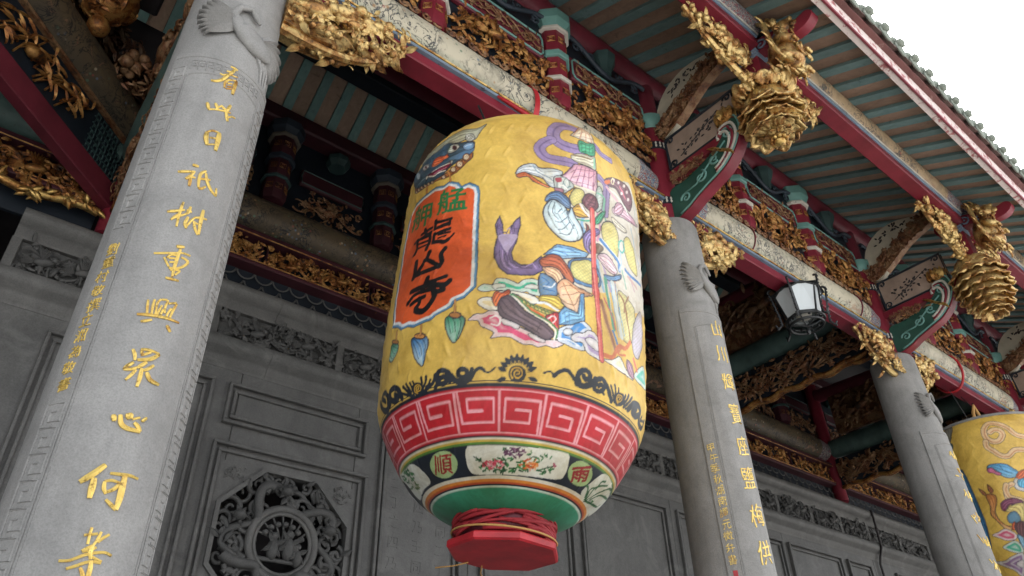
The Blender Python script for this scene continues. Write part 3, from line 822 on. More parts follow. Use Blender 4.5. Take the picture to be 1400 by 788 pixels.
BRUSH=[('看',[(0.0091,[-0.028,4.476,0.05,4.478,0.113,4.475]),(0.009,[-0.073,4.436,0.019,4.445,0.054,4.473]),(0.0076,[-0.171,4.404,-0.103,4.404,-0.009,4.426]),(0.0137,[0.067,4.476,0.023,4.44,-0.037,4.408,-0.103,4.37,-0.191,4.347,-0.278,4.341]),(0.0083,[-0.007,4.424,0.065,4.425,0.148,4.433]),(0.0102,[0.006,4.389,-0.04,4.36,-0.027,4.326]),(0.0103,[-0.018,4.385,0.06,4.395,0.147,4.408]),(0.0154,[0.144,4.402,0.135,4.358,0.137,4.312]),(0.0062,[0,4.362,0.077,4.374]),(0.0061,[0.009,4.343,0.079,4.354]),(0.0061,[0.001,4.326,0.09,4.341])]),
('此',[(0.0131,[-0.224,4.196,-0.195,4.176,-0.169,4.16]),(0.0079,[-0.18,4.158,-0.076,4.173,0.062,4.187,0.198,4.199]),(0.0119,[-0.093,4.21,-0.052,4.192,-0.026,4.176]),(0.0073,[-0.028,4.195,0.024,4.214]),(0.0113,[0.028,4.21,0.079,4.2,0.123,4.199]),(0.0134,[0.161,4.241,0.141,4.212,0.114,4.192]),(0.0126,[0.114,4.192,0.156,4.161,0.187,4.143]),(0.0067,[0.169,4.164,0.242,4.184,0.304,4.188])]),
('日',[(0.0168,[-0.089,4.024,-0.08,3.991,-0.03,3.955]),(0.0087,[-0.083,4.029,-0.002,4.048,0.106,4.053]),(0.0181,[0.108,4.05,0.119,4.014,0.127,3.947]),(0.0058,[-0.023,4.003,0.078,4.013]),(0.0067,[-0.024,3.959,0.053,3.973,0.119,3.979])]),
('祇',[(0.0119,[-0.151,3.821,-0.054,3.824]),(0.0109,[-0.334,3.765,-0.224,3.775,-0.083,3.791]),(0.0109,[-0.096,3.786,-0.132,3.762,-0.192,3.738]),(0.0092,[-0.184,3.739,-0.11,3.756,-0.056,3.76]),(0.0117,[-0.123,3.751,-0.109,3.707]),(0.011,[0.075,3.817,0.009,3.792,0.008,3.754,0.032,3.718]),(0.0092,[0.037,3.713,0.09,3.721,0.136,3.739]),(0.0111,[0.084,3.806,0.137,3.768,0.245,3.735,0.35,3.723]),(0.0085,[0.35,3.723,0.321,3.761]),(0.0093,[0.024,3.765,0.178,3.784])]),
('樹',[(0.0105,[-0.303,3.552,-0.193,3.564,-0.069,3.583]),(0.0097,[-0.117,3.618,-0.125,3.566,-0.113,3.493]),(0.0096,[-0.13,3.554,-0.18,3.533,-0.218,3.517]),(0.008,[-0.202,3.524,-0.114,3.546,-0.03,3.566]),(0.0106,[0.005,3.608,-0.002,3.58,-0.037,3.565]),(0.009,[-0.04,3.586,0.042,3.586]),(0.0113,[0.012,3.555,-0.005,3.521,0.031,3.5]),(0.0081,[0.03,3.51,0.077,3.548,0.124,3.571]),(0.009,[0.111,3.567,0.223,3.581,0.304,3.587]),(0.0131,[0.212,3.62,0.216,3.569,0.24,3.499]),(0.0097,[0.112,3.548,0.158,3.518,0.226,3.494]),(0.0065,[0.131,3.545,0.186,3.543])]),
('重',[(0.0125,[-0.026,3.402,0.029,3.407,0.085,3.413]),(0.0079,[-0.302,3.345,-0.207,3.352,-0.105,3.362,-0.017,3.372]),(0.0065,[-0.017,3.372,0.093,3.384,0.208,3.387]),(0.0109,[0.041,3.395,0.031,3.352,0.029,3.303,0.037,3.264]),(0.0069,[-0.147,3.337,-0.105,3.322,-0.049,3.303]),(0.0059,[-0.112,3.34,-0.071,3.357,0.011,3.363]),(0.0089,[0.083,3.362,0.156,3.362,0.199,3.352,0.149,3.327,0.065,3.307,-0.044,3.298]),(0.0044,[-0.084,3.34,0.006,3.348]),(0.0044,[-0.059,3.324,0.02,3.332]),(0.0069,[-0.019,3.291,0.091,3.301,0.115,3.298,0.064,3.276]),(0.0097,[-0.048,3.252,0.027,3.254,0.143,3.259])]),
('興',[(0.0079,[-0.181,3.14,-0.164,3.109,-0.14,3.08]),(0.008,[-0.1,3.148,-0.097,3.117,-0.083,3.085]),(0.0071,[-0.021,3.157,-0.051,3.135,-0.033,3.089]),(0.0052,[-0.007,3.157,0.063,3.163]),(0.0076,[0.079,3.162,0.066,3.13,0.081,3.106]),(0.0061,[0.016,3.133,-0.001,3.112,-0.008,3.091]),(0.0052,[0.048,3.12,0.034,3.096]),(0.0053,[0.095,3.15,0.202,3.165]),(0.0086,[0.215,3.162,0.186,3.129,0.17,3.096]),(0.0071,[0.151,3.134,0.125,3.111,0.12,3.096]),(0.0103,[-0.267,3.073,-0.165,3.078,-0.002,3.085,0.155,3.09,0.323,3.093]),(0.0092,[-0.191,3.047,-0.124,3.055,-0.059,3.065]),(0.0108,[0.159,3.063,0.196,3.052,0.232,3.042])]),
('眾',[(0.0104,[-0.18,2.934,-0.136,2.915,-0.115,2.894]),(0.0088,[-0.081,2.941,0.033,2.946,0.17,2.944]),(0.0087,[-0.071,2.939,-0.04,2.917]),(0.0122,[0.172,2.941,0.066,2.913,-0.087,2.898]),(0.0087,[-0.029,2.923,0.056,2.94]),(0.0111,[-0.123,2.886,-0.184,2.867,-0.217,2.853]),(0.0094,[-0.217,2.853,-0.128,2.859,-0.046,2.874]),(0.0112,[0.038,2.898,-0.02,2.881,-0.057,2.869]),(0.0093,[-0.065,2.861,-0.107,2.838,-0.155,2.816]),(0.0104,[0.139,2.895,0.072,2.874,0.014,2.864]),(0.012,[-0.001,2.871,0.009,2.837,0.005,2.801]),(0.013,[0.076,2.862,0.144,2.839,0.281,2.833])]),
('心',[(0.0139,[-0.166,2.687,-0.137,2.666]),(0.014,[-0.087,2.691,-0.049,2.662,0.043,2.651,0.208,2.652]),(0.0124,[0.208,2.652,0.156,2.668,0.103,2.677]),(0.0207,[0.004,2.702,0.039,2.684]),(0.0058,[0.069,2.686,0.155,2.699]),(0.0192,[0.2,2.699,0.234,2.693])]),
('何',[(0.0171,[-0.081,2.519,-0.173,2.489,-0.246,2.47,-0.306,2.456]),(0.0169,[-0.16,2.473,-0.154,2.441,-0.147,2.41]),(0.009,[-0.002,2.497,0.113,2.5,0.239,2.504,0.355,2.502]),(0.0173,[0.18,2.497,0.185,2.459,0.191,2.422,0.185,2.39]),(0.0103,[0.185,2.39,0.11,2.402,0.035,2.415]),(0.0104,[-0.035,2.468,-0.022,2.447,0.017,2.431]),(0.0078,[-0.036,2.469,0.046,2.476,0.143,2.473]),(0.0104,[0.144,2.472,0.094,2.451,0.011,2.436])]),
('等',[(0.0065,[-0.022,2.326,-0.022,2.304,-0.015,2.277]),(0.0065,[-0.082,2.301,-0.008,2.306,0.06,2.311]),(0.0078,[0.095,2.318,0.078,2.295,0.049,2.277]),(0.0079,[0.088,2.287,0.138,2.303,0.194,2.315]),(0.0073,[-0.055,2.256,-0.004,2.267,0.036,2.274]),(0.006,[-0.047,2.255,0.027,2.261,0.088,2.272]),(0.0077,[-0.26,2.222,-0.152,2.226,-0.019,2.245,0.091,2.256,0.204,2.262,0.288,2.257]),(0.0107,[0.045,2.277,0.041,2.256,0.064,2.236]),(0.0076,[-0.162,2.202,-0.075,2.212,0.056,2.229,0.189,2.231]),(0.0119,[0.077,2.232,0.089,2.208,0.089,2.188,0.087,2.175]),(0.0097,[-0.018,2.21,0.028,2.191,0.042,2.186]),(0.0077,[0.071,2.244,0.146,2.237,0.192,2.235])])]
# ================================================================== stone columns
RC = .232
MAIN = [('看此日祇樹重興眾心何等', [4.395, 4.207, 4.011, 3.774, 3.567, 3.332, 3.099, 2.884, 2.68, 2.468, 2.255]),
        ('山川輝寶座鹽梅供', [4.372, 4.169, 3.947, 3.708, 3.483, 3.266, 3.031, 2.808]),
        ('', []), ('', [])]
SIDE = [('劉重村敬撰立湘為敬書', -53, 3.36, 2.79), ('甲午季秋湖南譚元徵弁書', -53, 3.455, 2.76), ('', 0, 0, 0), ('', 0, 0, 0)]
CLAB = ['pale granite column carved with gold characters and a crane, nearest on the left',
        'granite column with gold characters, standing just right of the big lantern',
        'grey granite column standing directly before the second yellow lantern',
        'farthest granite column with red upper post at the right edge']
def catmull2(C, n=5):
    C = np.asarray(C, float); P = np.vstack([2 * C[0] - C[1], C, 2 * C[-1] - C[-2]]); out = []
    for i in range(1, len(P) - 2):
        p0, p1, p2, p3 = P[i - 1:i + 3]
        for t in np.arange(n) / n: out.append(.5 * ((2 * p1) + (-p0 + p2) * t + (2 * p0 - 5 * p1 + 4 * p2 - p3) * t * t + (-p0 + 3 * p1 - 3 * p2 + p3) * t ** 3))
    out.append(P[-2]); return np.array(out)
def cyl(az, z, r): return (r * math.sin(az), -r * math.cos(az), z)
def bent_glyph(ch, az0, z0, size, r, rng, bold, shear=.10):
    bm = glyph_bm(ch, bold, .03, 9, 8)
    ph = rng.random() * 10; rot = rng.uniform(-.06, .06); sx_, sy_ = rng.uniform(.86, 1.0), rng.uniform(.95, 1.12)
    for v in bm.verts:
        x, y, z = v.co
        x0, y0 = x - .5, y - .38
        nz = mnoise.noise_vector(Vector((x * 7 + ph * 3, y * 7, ph)))
        x0, y0 = x0 * sx_ + .03 * math.sin(y * 7 + ph) + .030 * nz.x, y0 * sy_ + (shear + rot) * x0 + .022 * math.sin(x * 7 + ph * 2) + .030 * nz.y
        az = az0 + x0 * size / r
        rr = r + (.004 if z > 0 else -.004)
        v.co = (rr * math.sin(az), -rr * math.cos(az), z0 + y0 * size)
    bmesh.ops.recalc_face_normals(bm, faces=bm.faces[:])
    return bm
def bm_obj(name, bm, mat, parent, loc=(0, 0, 0)):
    me = bpy.data.meshes.new(name); bm.to_mesh(me); bm.free(); me.materials.append(M[mat])
    o = bpy.data.objects.new(name, me); COL.objects.link(o); o.parent = parent; o.location = loc
    return o
def patch(az0, az1, z0, z1, r, th, n=24):
    """curved raised slab on the shaft"""
    m = MB(); V = []; F = []
    a = np.linspace(az0, az1, n)
    for rr in (r - .02, r + th):
        for z in (z0, z1):
            V += [cyl(x, z, rr) for x in a]
    for j in range(n - 1):
        F.append((2 * n + j, 2 * n + j + 1, 3 * n + j + 1, 3 * n + j))
        F.append((j, j + 1, 2 * n + j + 1, 2 * n + j)); F.append((n + j, 3 * n + j, 3 * n + j + 1, n + j + 1))
    F.append((0, 2 * n, 3 * n, n)); F.append((n - 1, 2 * n - 1, 4 * n - 1, 3 * n - 1))
    return m.add(V, F)
def strip_on(m, pts, r, w, th):
    """thin raised ridge following (az,z) points on the shaft"""
    P = []
    for (a0, z0), (a1, z1) in zip(pts[:-1], pts[1:]):
        k = max(1, int(max(abs(a1 - a0) * r / .05, abs(z1 - z0) / 5.0)))
        P += [(a0 + (a1 - a0) * i / k, z0 + (z1 - z0) * i / k) for i in range(k)]
    P.append(pts[-1])
    m.tube([cyl(a, z, r) for a, z in P], w, 4)
def fret(m, az, wd, z0, z1, r):
    s = 1 if az < 0 else -1; h = wd * r * 1.25; z = z1
    while z - h > z0:
        U = [(0, 1), (1, 1), (1, .2), (.35, .2), (.35, .62), (.68, .62)]
        strip_on(m, [(az + s * (u - .5) * wd, z - h + v * h) for u, v in U], r, .0045, 0); 
        U = [(0, 1), (0, 0), (.7, 0)]
        strip_on(m, [(az + s * (u - .5) * wd, z - h + v * h) for u, v in U], r, .0045, 0)
        z -= h * 1.08
for i in range(4):
    cx = XC[i]; stone = 'granite' if i == 0 else 'granite_warm'
    t = thing('stone_column', CLAB[i], 'column', (cx, YC, 0), 'stone columns along the front'); rg = random.Random(i + 40)
    A = np.eye(4); A[0, 3] = cx; A[1, 3] = YC
    def put(name, mb, mat, par=t, sm=40, **k):
        q = MB(); q.merge(mb, A); return obj(name, q, mat, par, sm, **k)
    m = MB(); m.lathe([(.34, .35), (.36, .45), (.36, .55), (.30, .62), (.27, .66)], 32); put('plinth', m, 'granite_warm')
    prof = [(RC * 1.03, .66), (RC * 1.03, 1.5), (RC * 1.015, 3.0), (RC, 4.5), (RC * .97, 5.20), (RC * .96, 5.37), (RC * .90, 5.41), (.125, 5.42)]
    m = MB(); m.lathe(prof, 64); put('shaft', m, stone, sm=30)
    if i < 3:
        azs = math.radians(63)
        pn = put('inscription_panel', patch(-azs, azs, 1.0, 4.52, RC * 1.012, .012, 40), stone, sm=30)
        rr = RC * 1.012 + .012
        m = MB()
        for sd in (-1, 1):
            for a in (43, 40.5): strip_on(m, [(math.radians(sd * a), 1.0), (math.radians(sd * a), 4.36)], rr, .0045, 0)
            if i == 0 and sd < 0: spans = ((3.44, 4.42), (1.1, 2.72))
            elif i == 0: spans = ((1.1, 4.42),)
            else: spans = ()
            for a0, a1 in spans: fret(m, math.radians(sd * 53), math.radians(15), a0, a1, rr)
        strip_on(m, [(math.radians(-43 + 4.3 * k), 4.36 + .03 * math.sin(PI * k / 20)) for k in range(21)], rr, .0045, 0)
        strip_on(m, [(math.radians(-60 + 6 * k), 4.49) for k in range(21)], rr, .004, 0)
        if i == 0: fret_top = [strip_on(m, [(math.radians(-40 + 8 * k + dx), 4.40 + dz) for dx, dz in ((0, 0), (0, .06), (6, .06), (6, .02), (2.5, .02), (2.5, .04), (4.5, .04))], rr, .004, 0) for k in range(10)]
        put('carved_border', m, stone, pn, None)
        loc0 = Vector((cx, YC, 0)) - t.location - pn.location
        txt, zs = MAIN[i]
        if i == 0:
            for ch, sts in BRUSH:
                m = MB()
                for w, q in sts:
                    P = np.array(q).reshape(-1, 2); P = catmull2(P, 5); n = len(P); tt = np.linspace(0, 1, n)
                    rad = np.maximum(.0045, w * .60 * (.66 + .5 * np.sin(PI * (tt * .85 + .1)) * (1 - .25 * tt)))
                    m.tube([cyl(a, z, rr + .0005) for a, z in P], rad, 6)
                put('gold_character', m, 'gold_ink', pn, 30)
            txt = ''
        for ch, z in zip(txt, zs):
            bm = bent_glyph(ch, rg.uniform(-.03, .03), z, (.138 if i == 0 else .148) * rg.uniform(.88, 1.08), rr, rg, -.004, .16)
            bm_obj('gold_character', bm, 'gold_ink', pn, loc0)
        txt, az, za, zb = SIDE[i]
        for k, ch in enumerate(txt):
            z = za + (zb - za) * k / max(1, len(txt) - 1)
            bm = bent_glyph(ch, math.radians(az) + rg.uniform(-.02, .02), z, .054 if i == 0 else .060, rr, rg, -.010, .14)
            bm_obj('small_gold_character', bm, 'gold_ink', pn, loc0)
        if i == 2:
            for k in range(9):
                m = MB(); z = 4.30 - .21 * k
                for e in range(7):
                    a0 = rg.uniform(-.25, .25); m.tube([cyl(a0, z + rg.uniform(-.06, .06), rr), cyl(a0 + rg.uniform(-.2, .2), z + rg.uniform(-.06, .06), rr)], .007, 5)
                put('worn_gilt_stroke', m, 'gold_ink', pn, 30)
        if i == 1:
            put('red_seal', patch(math.radians(-56), math.radians(-50), 2.66, 2.70, rr - .002, .004, 4), 'red_bright', pn)
        # crane in low relief above the panel
        m = MB(); az0 = math.radians(13); zc = 4.74
        def cpt(u, v, o=0.): return np.array(cyl(az0 + 1.3 * u / RC, zc + 1.3 * v, RC * .985 + o * .75))
        def cn(u): a = az0 + 1.3 * u / RC; return np.array((math.sin(a), -math.cos(a), 0))
        blob(m, cpt(0, 0, .012), (.07, .135, .030), cpt(.05, -.02) - cpt(-.05, .03), cn(0), True)
        neck = [cpt(-.05, .03, .02), cpt(-.085, .08, .03), (cpt(-.07, .13, .03)), cpt(-.03, .15, .03), cpt(-.01, .12, .03), cpt(.01, .10, .03)]
        m.tube(neck, [.028, .022, .018, .016, .014, .008], 8)
        for q in range(9):
            u0 = -.02 - .004 * q; leaf(m, cpt(u0, .03, .012), cpt(-.20 - .008 * q, .16 - .035 * q, .01) - cpt(u0, .03, .012), cn(-.08), .25 - .008 * q, .055)
        for q in range(7):
            u0 = .03; leaf(m, cpt(u0, .03, .012), cpt(.16 + .005 * q, .17 - .05 * q, .01) - cpt(u0, .03, .012), cn(.08), .21, .055)
        for q in range(3):
            m.tube([cpt(.03 + .02 * q, -.04, .012), cpt(.07 + .02 * q, -.09, .012), cpt(.09 + .015 * q, -.17, .008)], [.014, .010, .006], 6)
        put('crane_relief', m, stone, sm=50)
    # lacquered upper post
    m = MB(); m.lathe([(.125, 5.41), (.125, 6.52), (.115, 6.56)], 28); put('red_post', m, 'red')
    for z, h in ((5.63, .075), (6.27, .085)):
        m = MB(); m.lathe([(.127, z), (.135, z + .006), (.135, z + h - .006), (.127, z + h)], 28); bd = put('painted_band', m, 'navy')
        m = MB(); 
        for q in range(22):
            a = 2 * PI * q / 22; d = np.array((math.cos(a), math.sin(a), 0))
            for zz in (.3, .7): leaf(m, d * .135 + np.array((0, 0, z + h * zz - .02)), (.3 * math.sin(q), .2, 1), d, .04, .02)
        put('band_scrolls', m, 'white_trim', bd)
    m = MB(); m.lathe([(.12, 6.54), (.145, 6.57), (.165, 6.63), (.165, 6.68), (.13, 6.70)], 28); put('capital', m, 'teal_trim')
    m = MB(); m.lathe([(.10, 6.70), (.10, 7.15)], 20); put('post_top', m, 'red_dark')

# ================================================================== painted front beams with their carved boards
def corbel(par, xs, sgn, L, z_top, H, y, dep, seed, mat='gold_pale', block=False, pw=1.9):
    """gilded openwork spandrel under a beam: deep at the post, tapering to a rounded tip"""
    rg = random.Random(seed); m = MB()
    def mask(u, v):
        s = u / L; return v > H * (1 - (1 - s ** pw) * 1.0) * .9 - .02 if s < 1 else False
    for lay in range(2):
        c = carve(L, H, dep * .5, rg, 1.35, mask=mask, birds=1, fl=.5, leafy=1.4, sz=.62)
        B = frame_mat((xs, y - dep * .1 - lay * dep * .45 + .0, z_top - H), (1, 0, 0), (0, 0, 1))
        if sgn < 0: B[:3, 0] *= -1
        m.merge(c, B)
    # thick rim along the lower curve, with berry bosses
    s = np.linspace(0, 1, 18); P = np.stack([xs + sgn * L * s, np.full(18, y - dep * .35), z_top - H + H * (1 - (1 - s ** pw)) * .9], 1)
    m.tube(P, np.linspace(.035, .022, 18), 7)
    for k in range(26):
        q = rg.random(); p = np.array((xs + sgn * L * q, y - dep * rg.uniform(0, 1), z_top - H + H * (1 - (1 - q ** pw)) * .9 + rg.uniform(-.02, .03)))
        blob(m, p, (rg.uniform(.02, .035),) * 3); leaf(m, p, (sgn * rg.uniform(-1, 1), -.5, rg.uniform(-1, .4)), (0, -1, -.6), rg.uniform(.07, .12), .045)
    for k in range(5):                                  # little beasts and birds among the leaves
        q = rg.uniform(.1, .75); zc = z_top - H * (1 - q ** pw) * rg.uniform(.25, .7); c = np.array((xs + sgn * L * q, y - dep * .8, zc)); s_ = rg.uniform(.045, .065)
        blob(m, c, (s_ * .8, s_ * 1.5, s_ * .8), (1, 0, .4), (0, -1, 0), True); blob(m, c + np.array((sgn * s_ * 1.2, -s_ * .3, s_)), (s_ * .6,) * 3, hi=True)
        for e in range(4): leaf(m, c, (math.cos(e * 1.7), -.3, math.sin(e * 1.7)), (0, -1, 0), s_ * 2.2, s_ * .8)
    obj('carving', m, mat, par, 50)
    if block:
        pts = [(0, 0), (0, -H * .96), (.12, -H * .98), (.26, -H * .93), (.38, -H * .80), (.42, -H * .62), (.36, -H * .5), (.2, -H * .42)]
        A = np.eye(4); A[:3, :3] = [[sgn, 0, 0], [0, 0, -1], [0, 1, 0]]; A[:3, 3] = (xs, y, z_top)
        k = MB(); k.prism(pts, -.02, dep * .55, A); 
        for e in range(4):
            k.tube([(xs + sgn * (.05 + .08 * e), y - dep * .56, z_top - H * .9 + .05 * e), (xs + sgn * (.03 + .07 * e), y - dep * .6, z_top - H * .6), (xs + sgn * (.08 + .07 * e), y - dep * .55, z_top - H * .45)], .012, 5)
        obj('bracket_block', k, mat, par, 30)
blab = ['cream painted round beam above the big lantern', 'cream painted round beam above the hanging glass lamp', 'cream painted round beam above the second lantern', 'cream painted round beam beyond the farthest column']
for i in range(4):
    a, b = XC[i] + .10, XC[i + 1] - .10; xm = (a + b) / 2; rg = random.Random(60 + i); n_ = 1 if i < 2 else .5
    t = thing('painted_beam', blab[i], 'beam', (xm, YC, 5.5), 'painted front beams')
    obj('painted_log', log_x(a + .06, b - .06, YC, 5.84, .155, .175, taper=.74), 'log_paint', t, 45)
    m = MB(); m.box((a, YC - .075, 5.565), (b, YC + .075, 5.655), .008); obj('red_soffit_board', m, 'red', t)
    m = MB(); m.box((a, YC - .105, 5.657), (b, YC + .105, 5.680), .008); obj('blue_fillet', m, 'blue_trim', t)
    m = MB(); m.tube([(a + .02, YC - .108, 5.683), (b - .02, YC - .108, 5.683)], .009, 6); obj('gilt_line', m, 'gold', t)
    # carved strip just above the log
    m = MB()
    for k in range(int(34 * (b - a) / 3.3)):
        x = a + .05 + k * (b - a - .1) / int(34 * (b - a) / 3.3)
        S = spiral(x, 0, .045, 1.1, PI if k % 2 else 0, 1 if k % 2 else -1, 12); m.tube(np.stack([S[:, 0], np.full(12, YC - .10), 6.035 + S[:, 1]], 1), .010, 5)
        leaf(m, (x, YC - .10, 6.02), (.6, -.2, .5), (0, -1, .3), .08, .04)
    obj('scroll_strip', m, 'carved_brown', t, 60)
    m = MB(); m.box((a, YC - .03, 5.99), (b, YC + .03, 7.12), .005); obj('backing_board', m, 'navy', t)  # added dark board in place of the shaded gap behind the carvings
    for s in range(3):
        p = XC[i] + (XC[i + 1] - XC[i]) * s / 3 + (.15 if s else .18); q = XC[i] + (XC[i + 1] - XC[i]) * (s + 1) / 3 - .15
        k = MB(); k.box((p, YC - .075, 6.50), (q, YC - .032, 6.78), .008); bd = obj('red_board', k, 'red_dark', t)
        pts = [(p + .04, 6.52), (q - .04, 6.52), (q - .015, 6.56), (q - .015, 6.72), (q - .04, 6.76), (p + .04, 6.76), (p + .015, 6.72), (p + .015, 6.56), (p + .04, 6.52)]
        k = MB(); k.tube([(x, YC - .078, z) for x, z in pts], .011, 5); obj('green_edge', k, 'teal_trim', bd)
        k = MB(); c = carve(q - p - .1, .18, .03, rg, .5 * n_ + .2, fl=.15, leafy=.5, sz=1.1); k.merge(c, frame_mat((p + .05, YC - .075, 6.55), (1, 0, 0), (0, 0, 1))); obj('gilt_vine', k, 'carved_brown', bd, 50)
        k = MB(); c = carve(q - p, .40, .10, rg, 1.0 * n_ + .2, fl=.5, leafy=1.1, sz=1.0, birds=1); k.merge(c, frame_mat((p, YC - .04, 6.07), (1, 0, 0), (0, 0, 1))); obj('leaf_carving', k, 'gold_old', t, 50)
        k = MB(); xs = np.linspace(p - .05, q + .05, 24); 
        k.tube(np.stack([xs, np.full(24, YC - .09), 6.93 + .10 * np.cos((xs - p) / (q - p) * 2 * PI)], 1), .022, 6)
        for e in range(5): S = spiral(p + (q - p) * (e + .5) / 5, 0, .06, 1.2, e, 1, 14); k.tube(np.stack([S[:, 0], np.full(14, YC - .085), 6.95 + S[:, 1]], 1), .010, 5)
        obj('cloud_scroll', k, 'blue_shaded', t, True)
        k = MB(); xm_ = (p + q) / 2; k.lathe([(.06, 6.86), (.075, 6.95), (.10, 7.0), (.12, 7.06), (.12, 7.10), (.09, 7.115)], 8, phase=PI / 8); A = np.eye(4); A[0, 3] = xm_; A[1, 3] = YC - .06; kk = MB(); kk.merge(k, A); obj('cap_block', kk, 'teal_shaded', t, 20)
    for s in range(2):
        xs_ = XC[i] + (XC[i + 1] - XC[i]) * (s + 1) / 3
        st = thing('bracket_stack', 'red octagonal bracket stack, %s, on the %s' % (('nearer one', 'farther one')[s], blab[i].replace('cream painted round ', '')), 'bracket', (xs_, YC - .02, 6.1), 'front bracket stacks')
        oct_stack(st, xs_, YC - .02, 6.01, 7.13, .145, ('red', 'white_trim', 'teal_trim', 'white_trim'), rg)
for i in range(4):
    for sd in (-1, 1):
        if i == 0 and sd < 0: continue
        if i == 3 and sd > 0: continue
        nm = ['first', 'second', 'third', 'farthest'][i]
        t = thing('gilded_corbel', 'gilded openwork corbel under the beam, %s side of the %s stone column' % (('left', 'right')[sd > 0], nm), 'corbel', (XC[i] + sd * .3, YC, 5.5), 'gilded corbels beside the columns')
        if i == 0: corbel(t, XC[i] + sd * .20, sd, .76, 5.565, .44, YC - .02, .22, 70, 'gold_pale', True, 3.2)
        else: corbel(t, XC[i] + sd * .17, sd, .64, 5.565, .40, YC - .02, .15, 70 + i * 2 + sd, 'gold_pale')

# ================================================================== eave brackets at each column: green elephant-nosed arm, plaque, fan board, pendant post
def side_prism(m, poly, x, hw):
    """polygon in (y,z) extruded across X"""
    A = np.eye(4); A[:3, :3] = [[0, 0, 1], [1, 0, 0], [0, 1, 0]]; A[:3, 3] = (x, 0, 0)
    m.prism(poly, -hw, hw, A)
cn_ = ['first', 'second', 'third', 'farthest']
def smooth_poly(P, n=5):
    P = [np.array(p, float) for p in P]; out = []
    for i in range(len(P)):
        p0, p1, p2, p3 = P[i - 1], P[i], P[(i + 1) % len(P)], P[(i + 2) % len(P)]
        for t in np.arange(n) / n: out.append(tuple(.5 * ((2 * p1) + (-p0 + p2) * t + (2 * p0 - 5 * p1 + 4 * p2 - p3) * t * t + (-p0 + 3 * p1 - 3 * p2 + p3) * t ** 3)))
    return out
for i in range(1, 4):
    x = XC[i]; rg = random.Random(90 + i)
    t = thing('eave_bracket', 'green and red curling bracket arm with painted boards above the %s stone column' % cn_[i], 'bracket', (x, 2.2, 5.4), 'eave brackets')
    arm = smooth_poly([(2.64, 5.470), (2.50, 5.475), (2.40, 5.520), (2.26, 5.570), (2.10, 5.630), (1.97, 5.750), (1.90, 5.900), (1.93, 6.040), (2.04, 6.050), (2.06, 5.950), (2.14, 5.870), (2.30, 5.810), (2.48, 5.770), (2.64, 5.750)], 4)
    m = MB(); side_prism(m, arm, x, .046); am = obj('curled_arm', m, 'green', t, 40)
    under = arm[:int(len(arm) * .55)]
    m = MB()
    V = []; F = []
    for k, (y, z) in enumerate(under):
        V += [(x - .052, y, z - .002), (x + .052, y, z - .002), (x + .052, y - .008, z - .012), (x - .052, y - .008, z - .012)]
    for k in range(len(under) - 1):
        for j in range(4): q = (j + 1) % 4; F.append((k * 4 + j, k * 4 + q, k * 4 + 4 + q, k * 4 + 4 + j))
    m.add(V, F); obj('red_underside', m, 'red', am, 40)
    m = MB()
    for sx in (-1, 1):
        xx = x + sx * .048
        m.tube([(xx, y + .02 * 0, z + .02) for y, z in under[2:]], .010, 5)
        for cy, cz, r, s0 in ((2.5, 5.590, .05, 0), (2.33, 5.690, .06, 2), (2.02, 5.930, .06, 1), (2.18, 5.770, .05, 4), (2.12, 5.700, .035, 3)):
            S = spiral(cy, cz, r, 1.3, s0, 1, 18); m.tube(np.stack([np.full(18, xx), S[:, 0], S[:, 1]], 1), np.linspace(.012, .006, 18), 5)
        m.tube([(xx, 2.5, 5.640), (xx, 2.38, 5.650), (xx, 2.28, 5.730), (xx, 2.15, 5.810), (xx, 2.05, 5.870)], .009, 5)
    obj('scroll_line', m, 'teal_trim', am, True)
    for kk, mt in ((.14, 'white_trim'), (.25, 'red'), (.36, 'white_trim')):
        for sx in (-1, 1):
            m = MB(); m.tube([(x + sx * .047, y * (1 - kk) + 2.2 * kk, z * (1 - kk) + 5.810 * kk) for y, z in arm[14:36]], .014, 6); obj('rim_stripe', m, mt, am, True)
    m = MB()
    for sx in (-1, 1):
        m = MB()
        for k in range(7): leaf(m, (x + sx * .050, 2.0 + .02 * k, 5.690 + .025 * k), (0, .3 + .1 * k, .6), (sx, 0, 0), .12, .03)
        obj('gilt_flame', m, 'gold', am, 50)
    # lotus bud and little figures on the arm
    m = MB(); c = np.array((x, 2.0, 6.100)); blob(m, c, (.10, .10, .075), hi=True)
    for k in range(11): a = k * 2 * PI / 11; leaf(m, c + np.array((.085 * math.cos(a), .085 * math.sin(a), -.05)), (math.cos(a) * .3, math.sin(a) * .3, 1), (math.cos(a), math.sin(a), 0), .13, .07)
    obj('lotus_bud', m, 'gold', t, 60)
    m = MB(); c = carve(.34, .10, .06, rg, 1.4, birds=1, fl=.4); m.merge(c, frame_mat((x - .07, 2.58, 5.770), (0, -1, 0), (0, .0, 1))); 
    for k in range(14): leaf(m, (x + rg.uniform(-.06, .06), rg.uniform(2.15, 2.6), 5.810), (rg.uniform(-1, 1), rg.uniform(-1, 1), .8), (-.5, 0, 1), .10, .05)
    obj('small_carving', m, 'carved_brown', t, 50)
    m = MB(); m.box((x - .045, 1.74, 5.88), (x + .045, 2.66, 5.97), .01); obj('red_tie', m, 'red', t)
    # painted plaque
    pl = [(2.60, 5.985), (2.60, 6.335), (1.90, 6.335), (1.90, 5.985)]
    m = MB(); side_prism(m, pl, x, .022); pq = obj('painted_plaque', m, 'tan', t)
    m = MB()
